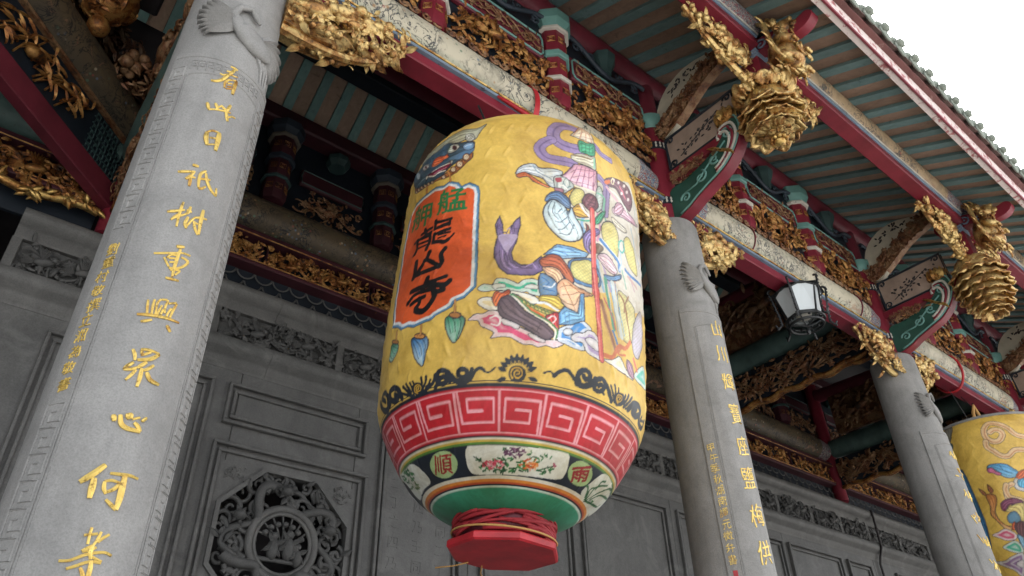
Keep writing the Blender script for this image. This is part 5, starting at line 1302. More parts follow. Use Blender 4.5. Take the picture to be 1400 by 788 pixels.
PAINT_A=[
('S','#e8622f',[-1524,1854,-1675,1853,-1794,1766,-1817,1570,-1800,1366,-1784,1188,-1750,1054,-1661,1029,-1600,993,-1512,984,-1432,958,-1344,959,-1254,957,-1237,972,-1140,990,-1104,1002,-1090,1024,-1013,1038,-966,1070,-937,1095,-941,1222,-959,1431,-979,1703,-999,1745,-1076,1785,-1136,1772,-1175,1810,-1263,1846,-1315,1832,-1403,1858,-1494,1852],{'st':'plaque','sm':0}),
('S','#2f8c68',[-1150,931,-1127,955,-1068,951,-1009,934,-999,905,-1022,850,-1068,805,-1125,864],{'st':'vg','c2':'#bfe6d8','ol':1.2}),
('S','#c98a4a',[-1032,946,-1039,937,-1059,934,-1086,938,-1109,947,-1119,958,-1112,967,-1090,970,-1063,966,-1041,957],{'ol':1.2}),
('L','#7d4a22',[-1086,1036,-1079,971],{'w':0.0128}),
('L','#cf9a5e',[-1086,1036,-1079,971],{'w':0.0082}),
('S','#2c6fa8',[-1449,890,-1422,903,-1355,894,-1287,872,-1274,826,-1292,755,-1325,732,-1404,802],{'st':'vg','c2':'#cfeaf0','ol':1.2}),
('S','#c98a4a',[-1304,882,-1313,875,-1339,874,-1375,883,-1405,896,-1419,909,-1409,917,-1380,915,-1344,907,-1315,894],{'ol':1.2}),
('L','#7d4a22',[-1358,954,-1356,901],{'w':0.014}),
('L','#cf9a5e',[-1358,954,-1356,901],{'w':0.0089}),
('S','#2f8c68',[-1747,925,-1731,955,-1650,936,-1611,912,-1628,875,-1708,851,-1753,890],{'st':'vg','c2':'#bfe6d8','ol':1.2}),
('S','#c98a4a',[-1616,934,-1624,930,-1648,934,-1682,945,-1714,960,-1729,972,-1719,975,-1690,969,-1655,957,-1628,944],{'ol':1.2}),
('L','#7d4a22',[-1662,1010,-1656,957],{'w':0.0164}),
('L','#cf9a5e',[-1662,1010,-1656,957],{'w':0.0105}),
('S','#a9642f',[-1711,1953,-1774,2038,-1638,1970,-1470,1930,-1342,1922,-1245,1940,-1168,1974,-1085,2006,-1073,1965,-1123,1936,-1159,1913,-1216,1885,-1290,1881,-1348,1891,-1465,1907,-1588,1923],{'ol':1}),
('S','#3d5668',[-1774,2038,-1902,2191,-1725,2174,-1618,2208,-1490,2182,-1398,2194,-1238,2132,-1088,2094,-1066,2050,-1084,2002,-1150,1986,-1208,1970,-1290,1948,-1354,1922,-1468,1921,-1596,1948,-1704,1989],{'ol':1.2}),
('S','#5c7f9e',[-1306,2031,-1219,2034,-1089,2038,-1071,2016,-1130,1984,-1234,1997],{}),
('S','#a5a891',[-1735,2201,-1680,2251,-1533,2230,-1379,2234,-1273,2242,-1180,2233,-1068,2202,-992,2228,-1031,2161,-1062,2112,-1099,2099,-1154,2130,-1205,2129,-1261,2136,-1339,2170,-1414,2167,-1482,2163,-1597,2175],{'st':'vg','c2':'#cfcdb4','ol':1.1}),
('L','#6c6a55',[-1483,2199,-1356,2183,-1251,2186,-1165,2187],{'w':0.0042}),
('L','#6c6a55',[-1618,2208,-1466,2160,-1389,2169],{'w':0.0043}),
('S','#e0dfce',[-1076,2123,-1081,2105,-1101,2099,-1127,2107,-1152,2126,-1165,2150,-1160,2169,-1140,2175,-1112,2166,-1088,2146],{'ol':1}),
('L','#8d8a78',[-1144,2134,-1130,2154,-1099,2131,-1107,2117,-1126,2132],{'w':0.0047}),
('S','#86abcd',[-1176,2082,-1138,2097,-1081,2081,-1071,2044,-1117,2032,-1161,2055],{'ol':0.9}),
('L','#d5e6f2',[-1153,2070,-1124,2075,-1094,2068],{'w':0.0061}),
('S','#dfe6dc',[-1334,2102,-1307,2136,-1236,2122,-1212,2090,-1247,2067,-1304,2074],{'ol':1.2}),
('S','#5a2430',[-1233,2091,-1236,2080,-1247,2077,-1263,2083,-1278,2096,-1286,2111,-1284,2122,-1272,2125,-1255,2118,-1241,2105],{}),
('S','#141014',[-1245,2095,-1246,2090,-1251,2089,-1258,2091,-1265,2097,-1269,2104,-1268,2109,-1262,2110,-1255,2107,-1248,2102],{}),
('L','#2f7d5b',[-1323,2106,-1313,2125],{'w':0.0065}),
('S','#d2512c',[-1507,2066,-1492,2108,-1421,2100,-1363,2074,-1328,2079,-1309,2046,-1355,2041,-1402,2033,-1470,2038],{'st':'vg','c2':'#f08a58','ol':1.1}),
('S','#d7d9d2',[-1675,2126,-1651,2144,-1570,2113,-1560,2084,-1608,2078],{'ol':1}),
('S','#6b2a36',[-1582,2092,-1584,2086,-1596,2088,-1614,2098,-1632,2112,-1642,2125,-1640,2131,-1626,2127,-1608,2117,-1591,2103],{}),
('S','#8a2143',[-1549,2007,-1474,2000,-1394,1999,-1321,1994,-1272,1999,-1280,1965,-1336,1953,-1397,1955,-1476,1957],{'ol':1.1}),
('L','#efe9dd',[-1529,1992,-1456,1958,-1392,1959,-1324,1948],{'w':0.0071}),
('L','#efe9dd',[-1489,2006,-1394,1999,-1275,1988],{'w':0.0056}),
('L','#e8a0b0',[-1453,1973,-1388,1970,-1316,1966],{'w':0.0047}),
('P','#f3eee2',[-1578,2022,-1525,1992,-1546,1964],{'ol':1}),
('P','#f3eee2',[-1284,2009,-1252,1995,-1265,1962],{'ol':1}),
('L','#9db8c8',[-1680,2006,-1635,2012,-1571,2000],{'w':0.006}),
('S','#b9c4cc',[-1698,2084,-1695,2066,-1709,2064,-1737,2080,-1772,2111,-1802,2146,-1815,2171,-1792,2166,-1752,2142,-1718,2112],{}),
('S','#b5713c',[-1093,1972,-1098,1956,-1113,1949,-1134,1955,-1153,1971,-1163,1991,-1158,2007,-1142,2013,-1121,2007,-1102,1991],{'ol':0.9}),
('S','#ead9ba',[-1105,1975,-1108,1964,-1119,1960,-1133,1964,-1146,1974,-1152,1988,-1149,1999,-1139,2003,-1124,1999,-1111,1988],{}),
('L','#8a5426',[-1141,1985,-1129,1993,-1115,1977,-1126,1973],{'w':0.003}),
('S','#b5713c',[-1150,1935,-1154,1921,-1170,1915,-1190,1922,-1209,1937,-1218,1956,-1214,1971,-1199,1975,-1177,1969,-1159,1953],{'ol':0.9}),
('S','#ead9ba',[-1162,1939,-1165,1929,-1175,1925,-1189,1930,-1202,1940,-1208,1953,-1206,1963,-1195,1966,-1180,1961,-1168,1951],{}),
('L','#8a5426',[-1197,1949,-1186,1956,-1172,1941,-1183,1938],{'w':0.003}),
('S','#b5713c',[-1212,1914,-1215,1902,-1228,1899,-1246,1905,-1262,1918,-1270,1934,-1267,1945,-1253,1949,-1235,1942,-1219,1929],{'ol':0.9}),
('S','#ead9ba',[-1222,1917,-1224,1909,-1233,1907,-1245,1911,-1256,1920,-1262,1931,-1259,1939,-1250,1941,-1238,1937,-1227,1928],{}),
('L','#8a5426',[-1252,1927,-1242,1933,-1230,1920,-1240,1918],{'w':0.003}),
('S','#b5713c',[-1308,1891,-1310,1883,-1320,1882,-1334,1887,-1346,1897,-1353,1908,-1350,1916,-1340,1917,-1326,1912,-1314,1902],{'ol':0.9}),
('S','#ead9ba',[-1316,1894,-1318,1889,-1325,1888,-1334,1891,-1342,1898,-1347,1906,-1345,1911,-1338,1912,-1328,1909,-1320,1902],{}),
('L','#8a5426',[-1339,1903,-1331,1906,-1322,1896,-1329,1895],{'w':0.003}),
('S','#b5713c',[-1438,1903,-1441,1897,-1450,1897,-1463,1903,-1475,1913,-1481,1922,-1478,1928,-1469,1928,-1455,1922,-1444,1913],{'ol':0.9}),
('S','#ead9ba',[-1446,1907,-1448,1903,-1454,1903,-1463,1907,-1471,1913,-1475,1920,-1474,1924,-1467,1924,-1458,1920,-1450,1913],{}),
('L','#8a5426',[-1468,1916,-1460,1918,-1452,1909,-1458,1909],{'w':0.0032}),
('S','#b5713c',[-1485,1914,-1488,1908,-1497,1909,-1510,1915,-1522,1924,-1528,1934,-1526,1939,-1516,1938,-1503,1932,-1491,1923],{'ol':0.9}),
('S','#ead9ba',[-1494,1917,-1495,1914,-1502,1914,-1510,1918,-1519,1925,-1523,1931,-1521,1935,-1515,1934,-1506,1930,-1498,1924],{}),
('L','#8a5426',[-1515,1927,-1508,1928,-1499,1920,-1506,1920],{'w':0.0032}),
('S','#b5713c',[-1532,1921,-1535,1916,-1545,1917,-1559,1924,-1573,1935,-1580,1945,-1577,1950,-1566,1948,-1552,1941,-1539,1931],{'ol':0.9}),
('S','#ead9ba',[-1541,1926,-1543,1922,-1550,1923,-1560,1928,-1569,1935,-1574,1942,-1572,1945,-1565,1944,-1555,1939,-1546,1932],{}),
('L','#8a5426',[-1565,1937,-1557,1938,-1547,1929,-1555,1929],{'w':0.0033}),
('S','#b5713c',[-1580,1930,-1583,1924,-1594,1926,-1610,1934,-1625,1946,-1633,1957,-1631,1962,-1618,1960,-1602,1951,-1587,1940],{'ol':0.9}),
('S','#ead9ba',[-1590,1935,-1592,1931,-1600,1932,-1611,1938,-1621,1946,-1626,1953,-1625,1957,-1616,1955,-1605,1949,-1595,1941],{}),
('L','#8a5426',[-1617,1948,-1607,1948,-1597,1938,-1605,1939],{'w':0.0033}),
('S','#b5713c',[-1631,1939,-1634,1935,-1646,1937,-1663,1946,-1679,1959,-1688,1969,-1685,1974,-1672,1971,-1654,1961,-1639,1949],{'ol':0.9}),
('S','#ead9ba',[-1642,1945,-1644,1942,-1652,1944,-1664,1950,-1675,1958,-1680,1966,-1679,1969,-1670,1966,-1658,1960,-1647,1952],{}),
('L','#8a5426',[-1670,1960,-1660,1959,-1648,1948,-1657,1950],{'w':0.0034}),
('S','#b5713c',[-1672,1944,-1674,1940,-1685,1943,-1702,1952,-1717,1963,-1725,1973,-1722,1976,-1710,1973,-1693,1963,-1679,1953],{'ol':0.9}),
('S','#ead9ba',[-1682,1949,-1684,1947,-1692,1949,-1703,1955,-1713,1963,-1719,1969,-1717,1972,-1709,1969,-1697,1963,-1687,1955],{}),
('L','#8a5426',[-1708,1963,-1699,1962,-1688,1953,-1696,1955],{'w':0.0035}),
('L','#5d3a1a',[-1301,1935,-1273,1900,-1252,1839],{'w':0.0135}),
('L','#cf8a4a',[-1301,1935,-1273,1900,-1252,1839],{'w':0.0083}),
('L','#5d3a1a',[-1519,1911,-1515,1859],{'w':0.0145}),
('L','#cf8a4a',[-1519,1911,-1515,1859],{'w':0.0088}),
('G','#1f7a46',[-1363,1802,-1091,1758,-1064,1590,-1355,1626],{'ch':'艋','b':0.007}),
('G','#1f7a46',[-1674,1816,-1396,1759,-1388,1589,-1691,1646],{'ch':'舺','b':0.006}),
('L','#151517',[-1462,1575,-1437,1530],{'w':0.0241}),
('L','#151517',[-1501,1556,-1382,1556],{'w':0.0222}),
('L','#151517',[-1579,1528,-1383,1527],{'w':0.0237}),
('L','#151517',[-1539,1533,-1535,1482,-1547,1449,-1572,1441],{'w':0.0249}),
('L','#151517',[-1389,1522,-1386,1463,-1406,1424],{'w':0.025}),
('L','#151517',[-1516,1524,-1403,1507],{'w':0.0143}),
('L','#151517',[-1514,1497,-1396,1477],{'w':0.0142}),
('L','#151517',[-1515,1469,-1398,1453],{'w':0.0141}),
('L','#151517',[-1345,1579,-1272,1565,-1197,1560],{'w':0.0215}),
('L','#151517',[-1348,1593,-1344,1532],{'w':0.0218}),
('L','#151517',[-1346,1533,-1204,1523],{'w':0.0179}),
('L','#151517',[-1205,1558,-1204,1523],{'w':0.0164}),
('L','#151517',[-1316,1541,-1207,1541],{'w':0.0135}),
('L','#151517',[-1344,1497,-1197,1494],{'w':0.0207}),
('L','#151517',[-1342,1503,-1347,1448],{'w':0.0231}),
('L','#151517',[-1300,1483,-1193,1471],{'w':0.0147}),
('L','#151517',[-1299,1459,-1227,1456],{'w':0.0133}),
('L','#151517',[-1346,1446,-1281,1432,-1232,1416,-1197,1424],{'w':0.0265}),
('L','#151517',[-1220,1418,-1182,1432,-1156,1451],{'w':0.0146}),
('L','#151517',[-1513,1378,-1506,1313,-1518,1274],{'w':0.0328}),
('L','#151517',[-1512,1284,-1363,1271,-1247,1264],{'w':0.029}),
('L','#151517',[-1368,1391,-1394,1349,-1462,1301],{'w':0.0316}),
('L','#151517',[-1391,1352,-1323,1313,-1270,1279],{'w':0.0254}),
('L','#151517',[-1218,1370,-1246,1340,-1231,1291,-1252,1264],{'w':0.0311}),
('L','#151517',[-1178,1190,-1287,1189,-1364,1198],{'w':0.0244}),
('L','#151517',[-1347,1221,-1361,1196,-1379,1165],{'w':0.0335}),
('L','#151517',[-1144,1156,-1191,1141,-1302,1170,-1426,1185,-1519,1192],{'w':0.0326}),
('L','#151517',[-1543,1127,-1475,1155,-1376,1150,-1287,1139],{'w':0.025}),
('L','#151517',[-1190,1114,-1247,1117,-1287,1139],{'w':0.0284}),
('L','#151517',[-1277,1131,-1265,1090,-1308,1048,-1367,1032,-1435,1057],{'w':0.035}),
('L','#151517',[-1411,1118,-1405,1091,-1438,1071],{'w':0.0301}),
('L','#151517',[-1501,1111,-1443,1117,-1359,1117],{'w':0.0256}),
('S','#d9d3c6',[-81,1880,33,1921,373,2117,476,2064,707,1979,720,1645,711,1352,468,1240,192,1162,84,1265,-36,1326,-122,1419,-194,1458,-244,1553,-294,1637,-276,1742],{}),
('S','#d6cdbb',[-317,1633,-254,1713,-176,1776,16,1834,85,1706,153,1514,134,1256,-178,1128,-375,1107,-415,1205,-361,1278,-145,1375,-188,1445,-210,1549],{}),
('L','#8fb3cf',[-176,1630,-210,1549,-177,1474],{'w':0.0173}),
('L','#c98fa8',[-68,1669,-45,1580,-72,1483],{'w':0.0132}),
('L','#7fae97',[-41,1734,11,1664,50,1592],{'w':0.0154}),
('L','#8fb3cf',[-81,1355,-54,1267,-19,1184],{'w':0.0155}),
('L','#b9a6c8',[-51,1374,9,1289,46,1207],{'w':0.0143}),
('L','#c97f60',[70,1411,93,1321,103,1228],{'w':0.0099}),
('L','#8f7f6c',[-199,1518,-143,1527],{'w':0.0048}),
('L','#e9e3d2',[-7,1533,-61,1428,-110,1378],{'w':0.0192}),
('L','#93b7a4',[194,1395,238,1298],{'w':0.0122}),
('L','#c59ab0',[292,1422,372,1341],{'w':0.013}),
('S','#47bf9b',[-931,1081,-890,1106,-833,1099,-807,1129,-751,1132,-694,1117,-656,1107,-620,1129,-556,1138,-507,1119,-502,1050,-569,1049,-598,1062,-652,1051,-708,1058,-792,1066,-848,1060,-896,1063],{'st':'cloud','ol':1}),
('S','#f2f4ee',[-834,1091,-805,1104,-749,1101,-740,1081,-784,1078,-811,1070],{'ol':0.6}),
('S','#f2f4ee',[-618,1087,-573,1109,-514,1101,-524,1082,-580,1079],{'ol':0.6}),
('S','#efdcae',[-924,1012,-883,1031,-817,1028,-792,1058,-662,1060,-521,1033,-529,1002,-702,976,-810,953,-868,967,-908,988],{'st':'cloud','ol':1}),
('S','#e4602c',[-824,1025,-801,1060,-763,1050,-718,1071,-703,1043,-741,1027,-770,990,-794,974,-816,997],{'ol':1,'st':'vg','c2':'#f29a4e'}),
('S','#e2557f',[-978,914,-932,941,-875,941,-838,954,-764,945,-696,896,-584,859,-471,827,-377,833,-332,819,-394,790,-451,795,-505,780,-552,790,-597,786,-653,804,-690,818,-754,820,-817,813,-799,839,-830,857,-888,877,-909,906],{'st':'cloud','ol':1}),
('S','#f7eef0',[-759,908,-725,913,-669,895,-629,877,-648,861,-694,873,-736,882],{'ol':0.7}),
('S','#f7eef0',[-575,840,-528,841,-462,823,-465,807,-526,813],{'ol':0.7}),
('L','#f7eef0',[-826,917,-790,927,-761,909,-772,877,-819,885],{'w':0.0081}),
('S','#4f96d8',[-377,847,-370,891,-303,925,-284,950,-222,971,-156,957,-126,935,-186,899,-162,861,-176,818,-256,812,-317,822,-367,828],{'st':'cloud','ol':1}),
('S','#f0f4f8',[-270,894,-276,881,-293,871,-316,867,-334,871,-341,880,-335,892,-318,902,-296,906,-277,903],{'ol':0.7}),
('L','#f0f4f8',[-377,840,-298,847,-215,831],{'w':0.007}),
('S','#b5a2cb',[-281,864,-250,892,-187,906,-155,928,-95,928,-39,877,-27,805,-102,802,-160,817,-194,854,-257,846],{'st':'cloud','ol':1}),
('S','#f4f1f6',[-173,873,-130,897,-70,884,-43,847,-104,843],{'ol':0.7}),
('S','#efe3bd',[-11,813,77,838,152,875,222,838,335,809,204,800,107,803],{'st':'cloud','ol':1}),
('S','#74cbb8',[358,854,545,961,650,921,650,866,412,827],{'st':'cloud','ol':1}),
('S','#937da8',[-843,1461,-816,1515,-790,1459,-784,1397,-734,1394,-732,1433,-712,1475,-671,1512,-663,1455,-676,1417,-685,1351,-716,1286,-700,1239,-649,1213,-579,1218,-510,1278,-486,1241,-497,1191,-558,1158,-645,1151,-733,1156,-789,1192,-831,1256,-835,1304,-820,1385],{'ol':1.3,'st':'vg','c2':'#7f6a97','sm':0}),
('S','#b7a6c6',[-811,1392,-688,1396,-693,1359,-727,1310,-752,1285,-788,1334],{}),
('L','#5d4a72',[-792,1326,-752,1277,-728,1207],{'w':0.0063}),
('L','#5d4a72',[-699,1227,-648,1198,-569,1200],{'w':0.0062}),
('L','#5d4a72',[-824,1435,-789,1425],{'w':0.0044}),
('L','#5d4a72',[-728,1433,-677,1434],{'w':0.0044}),
('L','#37323c',[-238,2245,-320,2241,-396,2222,-446,2162,-444,2108,-398,2071,-323,2059,-227,2070],{'w':0.0775}),
('L','#a08bbd',[-238,2245,-320,2241,-396,2222,-446,2162,-444,2108,-398,2071,-323,2059,-227,2070],{'w':0.0714}),
('L','#77639a',[-238,2245,-320,2241,-396,2222,-446,2162,-444,2108,-398,2071,-323,2059,-227,2070],{'w':0.01}),
('L','#37323c',[-464,2086,-522,2051,-555,2005,-531,1959,-477,1936,-386,1939,-284,1947],{'w':0.0663}),
('L','#a08bbd',[-464,2086,-522,2051,-555,2005,-531,1959,-477,1936,-386,1939,-284,1947],{'w':0.0606}),
('L','#77639a',[-464,2086,-522,2051,-555,2005,-531,1959,-477,1936,-386,1939,-284,1947],{'w':0.0085}),
('L','#37323c',[-84,2175,-21,2130,93,2133],{'w':0.0442}),
('L','#9d8cb8',[-84,2175,-21,2130,93,2133],{'w':0.0376}),
('L','#77639a',[-84,2175,-21,2130,93,2133],{'w':0.0053}),
('L','#37323c',[-45,1930,27,1891,23,1795,10,1697],{'w':0.0551}),
('L','#9d8cb8',[-45,1930,27,1891,23,1795,10,1697],{'w':0.049}),
('L','#77639a',[-45,1930,27,1891,23,1795,10,1697],{'w':0.0069}),
('P','#efc9a8',[-179,2344,-127,2340,-74,2336,-84,2178,-163,2162,-236,2160,-310,2161,-252,2227],{'ol':1.1,'st':'vg','c2':'#f6eedd'}),
('L','#c47f5c',[-175,2340,-282,2171],{'w':0.0056}),
('L','#c47f5c',[-157,2340,-224,2165],{'w':0.0056}),
('L','#c47f5c',[-140,2340,-169,2165],{'w':0.0056}),
('L','#c47f5c',[-127,2340,-110,2180],{'w':0.0058}),
('S','#4bb084',[-237,2143,-164,2150,-82,2171,-84,2087,-131,2060,-192,2057,-235,2063],{'ol':1.1}),
('L','#1f7f5c',[-207,2135,-213,2046],{'w':0.0044}),
('L','#1f7f5c',[-170,2150,-177,2060],{'w':0.0045}),
('L','#1f7f5c',[-131,2167,-139,2076],{'w':0.0045}),
('L','#1f7f5c',[-97,2183,-107,2090],{'w':0.0046}),
('S','#d9d3bd',[-307,1995,-285,2016,-216,2045,-132,2053,-92,2075,-79,2040,-81,1969,-146,1969,-217,1963,-285,1970],{'ol':1}),
('L','#8d7a55',[-296,2008,-217,2022,-126,2034],{'w':0.0105}),
('L','#8fc7a8',[-93,2054,-96,1982],{'w':0.0123}),
('P','#e6a9c0',[-273,1948,-194,1963,-71,1963,-65,1811,-170,1799,-271,1794,-382,1824,-326,1883],{'ol':1.2,'st':'vg','c2':'#f3d3de'}),
('L','#9c5d82',[-284,1923,-355,1842],{'w':0.0049}),
('L','#9c5d82',[-249,1935,-309,1817],{'w':0.0049}),
('L','#9c5d82',[-211,1947,-258,1804],{'w':0.0049}),
('L','#9c5d82',[-176,1950,-209,1804],{'w':0.005}),
('L','#9c5d82',[-140,1952,-156,1810],{'w':0.005}),
('L','#9c5d82',[-103,1952,-104,1814],{'w':0.0051}),
('L','#e8e2c8',[-382,1822,-271,1791,-170,1799,-65,1808],{'w':0.01}),
('S','#dfe8ee',[-722,1806,-703,1846,-656,1871,-589,1881,-548,1857,-450,1868,-371,1862,-388,1828,-427,1800,-394,1771,-436,1734,-475,1745,-526,1783,-584,1795,-643,1811,-699,1788],{'ol':1.3}),
('L','#8fa6b8',[-598,1870,-562,1827,-487,1801,-427,1775],{'w':0.0071}),
('S','#e06a34',[-719,1794,-663,1817,-594,1787,-534,1757,-470,1737,-484,1724,-543,1740,-602,1761,-632,1786,-693,1774],{'ol':1,'st':'vg','c2':'#f0a26a'}),
('S','#d3dcd8',[-438,1810,-367,1830,-298,1806,-277,1775,-324,1724,-385,1713,-426,1736],{'ol':1}),
('S','#b24a58',[-428,1802,-382,1817,-377,1790,-412,1778],{}),
('S','#b9808e',[-431,1733,-365,1742,-365,1715,-415,1709],{'ol':0.8}),
('L','#6c8f96',[-366,1788,-335,1759,-303,1777],{'w':0.0064}),
('L','#f4f4f0',[-396,1758,-355,1763,-324,1744],{'w':0.0096}),
('S','#dba540',[-354,1704,-303,1754,-255,1782,-282,1737,-323,1681],{'ol':1}),
('S','#e7da8a',[-311,1684,-303,1722,-260,1776,-191,1775,-191,1720,-225,1668,-281,1646],{'ol':1.1,'st':'dots'}),
('S','#54749f',[-498,1640,-473,1684,-405,1717,-352,1700,-308,1665,-310,1618,-363,1625,-403,1651,-452,1650,-486,1627],{'ol':1.3,'st':'vg','c2':'#8aa6c6'}),
('S','#d5e2e0',[-66,1850,-33,1864,-7,1819,-23,1719,-76,1673,-87,1749],{'ol':1,'st':'dots'}),
('S','#7a4a52',[-209,1699,-183,1750,-145,1777,-94,1779,-57,1742,-67,1700,-119,1660,-173,1666],{'ol':1.2}),
('L','#4e2a34',[-151,1740,-83,1749],{'w':0.0047}),
('L','#4e2a34',[-160,1716,-78,1725],{'w':0.0047}),
('L','#4e2a34',[-167,1692,-84,1702],{'w':0.0047}),
('S','#d6a94a',[-289,1622,-225,1678,-162,1636,-141,1615,-214,1586,-264,1588],{'ol':1.1}),
('L','#f0e6e4',[-220,1675,-183,1637,-136,1616],{'w':0.0164}),
('S','#3f9d74',[-85,1631,1,1715,13,1695,-39,1615,-86,1585],{'ol':1}),
('L','#52a888',[-259,1565,-194,1573,-141,1590],{'w':0.0103}),
('L','#7fbfa2',[-64,1808,4,1802,-6,1712],{'w':0.013}),
('S','#c6dde6',[-510,1559,-486,1615,-439,1652,-378,1636,-337,1610,-324,1576,-296,1631,-264,1577,-219,1529,-201,1475,-242,1427,-324,1402,-393,1416,-461,1464,-496,1509],{'ol':1.6,'st':'vg','c2':'#e4f0f2'}),
('L','#5c6f7c',[-448,1639,-475,1582,-454,1533],{'w':0.0053}),
('L','#5c6f7c',[-423,1635,-441,1570,-396,1527],{'w':0.0053}),
('L','#5c6f7c',[-326,1560,-376,1514,-415,1511],{'w':0.0053}),
('L','#5c6f7c',[-305,1531,-355,1476,-394,1464],{'w':0.0053}),
('L','#5c6f7c',[-274,1522,-314,1448,-384,1441],{'w':0.0053}),
('L','#5c6f7c',[-322,1605,-316,1545,-274,1496],{'w':0.0054}),
('L','#5c6f7c',[-397,1575,-373,1602],{'w':0.0054}),
('S','#8a4a3c',[-205,1457,-171,1527,-177,1559,-143,1545,-154,1498],{'ol':0.8}),
('P','#86b4dc',[-494,1289,-401,1368,-283,1377,-150,1373,-178,1339,-361,1284,-437,1294],{'ol':1.2,'st':'vg','c2':'#a9cde8'}),
('L','#4f86bd',[-438,1328,-323,1318],{'w':0.0051}),
('L','#4f86bd',[-391,1356,-221,1352],{'w':0.0053}),
('L','#4f86bd',[-456,1305,-381,1306],{'w':0.0051}),
('S','#5f8fbf',[-317,1256,-293,1295,-200,1327,-111,1345,-48,1253,-62,1194,-147,1168,-241,1162,-291,1192],{'ol':1}),
('S','#e6dc8c',[-300,1244,-283,1286,-221,1310,-134,1328,-66,1245,-79,1205,-147,1185,-231,1183,-282,1202],{'ol':1,'st':'dots'}),
('S','#f0bb90',[-500,1216,-435,1227,-378,1212,-320,1155,-173,1129,-199,1101,-373,1074,-413,1152,-469,1174],{'ol':1.1,'st':'vg','c2':'#f7dcc0'}),
('S','#b2593a',[-524,1244,-500,1270,-437,1301,-379,1298,-339,1267,-300,1228,-273,1188,-281,1153,-320,1161,-378,1210,-435,1224,-498,1214],{'ol':1.3,'st':'vg','c2':'#cf7a52'}),
('S','#8f7cb2',[-201,1441,-177,1499,-83,1561,-43,1546,-114,1477,-142,1418,-128,1379,-178,1390],{'ol':1.1}),
('S','#7d6a52',[-73,1466,-10,1455,-62,1403,-110,1395],{'ol':0.8}),
('S','#6c93bd',[-512,1175,-397,1136,-394,1064,-504,1048],{'ol':1,'st':'dots'}),
('L','#3f6c9c',[-499,1152,-450,1127,-487,1091,-410,1086],{'w':0.0057}),
('L','#eef0ee',[-483,1107,-430,1107,-407,1134],{'w':0.0051}),
('S','#e6c257',[-513,1017,-504,1048,-389,1059,-343,1014,-386,989,-464,1015],{'ol':1}),
('L','#e9eef0',[-520,1008,-464,1011,-386,984],{'w':0.0112}),
('S','#ecb184',[-392,1129,-333,1172,-249,1143,-120,1129,-221,1085,-240,1001,-328,1015,-380,1067],{'ol':1.1,'st':'vg','c2':'#f6d8ba'}),
('L','#a9683c',[-353,1144,-299,1068,-256,1009],{'w':0.0044}),
('L','#a9683c',[-312,1152,-238,1121,-172,1122],{'w':0.0045}),
('P','#86b9e0',[-384,962,-338,1013,-240,1001,-221,1110,-192,1117,-181,972,-283,927,-372,911],{'ol':1.1}),
('L','#4f86bd',[-365,972,-358,918],{'w':0.0042}),
('L','#4f86bd',[-337,992,-323,925],{'w':0.0042}),
('L','#4f86bd',[-306,990,-293,930],{'w':0.0042}),
('L','#4f86bd',[-210,1097,-210,981],{'w':0.0044}),
('P','#b5a55a',[-691,1047,-650,1039,-566,999,-462,980,-380,970,-420,918,-497,939,-610,972],{'ol':1}),
('L','#4f7d4a',[-632,1023,-617,1000],{'w':0.0055}),
('L','#4f7d4a',[-607,1015,-591,992],{'w':0.0055}),
('L','#4f7d4a',[-581,1007,-566,985],{'w':0.0055}),
('L','#4f7d4a',[-556,1000,-541,977],{'w':0.0055}),
('L','#4f7d4a',[-530,992,-515,970],{'w':0.0055}),
('L','#4f7d4a',[-505,986,-489,964],{'w':0.0055}),
('L','#4f7d4a',[-479,979,-464,957],{'w':0.0055}),
('L','#4f7d4a',[-453,973,-438,951],{'w':0.0055}),
('L','#4f7d4a',[-427,967,-412,945],{'w':0.0056}),
('L','#dd6a34',[-669,1029,-583,978,-479,941],{'w':0.0103}),
('S','#d24444',[-463,939,-423,961,-380,970,-372,884,-408,900],{'ol':1}),
('L','#f5e3e0',[-445,934,-413,950,-393,938,-411,917],{'w':0.0063}),
('L','#4f8f5c',[-702,1042,-655,1026,-554,955,-439,918,-381,881,-387,839],{'w':0.0082}),
('L','#f4efe0',[-711,1037,-664,1019,-563,947,-450,911,-394,876,-398,834],{'w':0.0082}),
('S','#6b575e',[-781,968,-769,1014,-716,1037,-668,1012,-610,963,-534,933,-458,906,-406,870,-410,841,-452,825,-509,836,-584,865,-669,895,-753,922],{'ol':1.4,'st':'vg','c2':'#7d6a70'}),
('L','#54434a',[-520,858,-486,911],{'w':0.0034}),
('S','#b7705a',[-35,1575,-18,1617,41,1661,122,1673,129,1653,45,1643,-5,1600,-14,1522],{'ol':0.8}),
('S','#e9dd8c',[-25,1601,38,1654,116,1664,162,1606,155,1497,119,1429,31,1478,-21,1518],{'ol':1,'st':'dots'}),
('L','#4f83bb',[-41,1499,45,1468,147,1432,159,1380],{'w':0.0224}),
('L','#d9e6ee',[-28,1510,59,1478,161,1449],{'w':0.0067}),
('S','#e9dd8c',[226,1604,315,1673,417,1623,474,1492,341,1462,251,1515],{'ol':1,'st':'dots'}),
('S','#e4b2c4',[96,1776,211,1844,353,1861,571,1892,388,1811,205,1761,117,1738],{'ol':1,'st':'vg','c2':'#f1dbe2'}),
('L','#a86a88',[136,1776,266,1785,454,1839],{'w':0.0048}),
('S','#eccfd8',[-77,1381,18,1426,134,1368,82,1323,-2,1332],{'ol':1.1}),
('L','#96606e',[-50,1386,39,1349,95,1337],{'w':0.0049}),
('S','#e8ddc4',[85,1706,165,1707,289,1704,235,1667,113,1664],{'ol':1}),
('L','#4fb3a8',[170,1574,210,1597,241,1563,204,1515,162,1526,170,1569],{'w':0.0107}),
('S','#5f8fbf',[-16,1286,79,1313,178,1363,158,1320,35,1265],{'ol':1}),
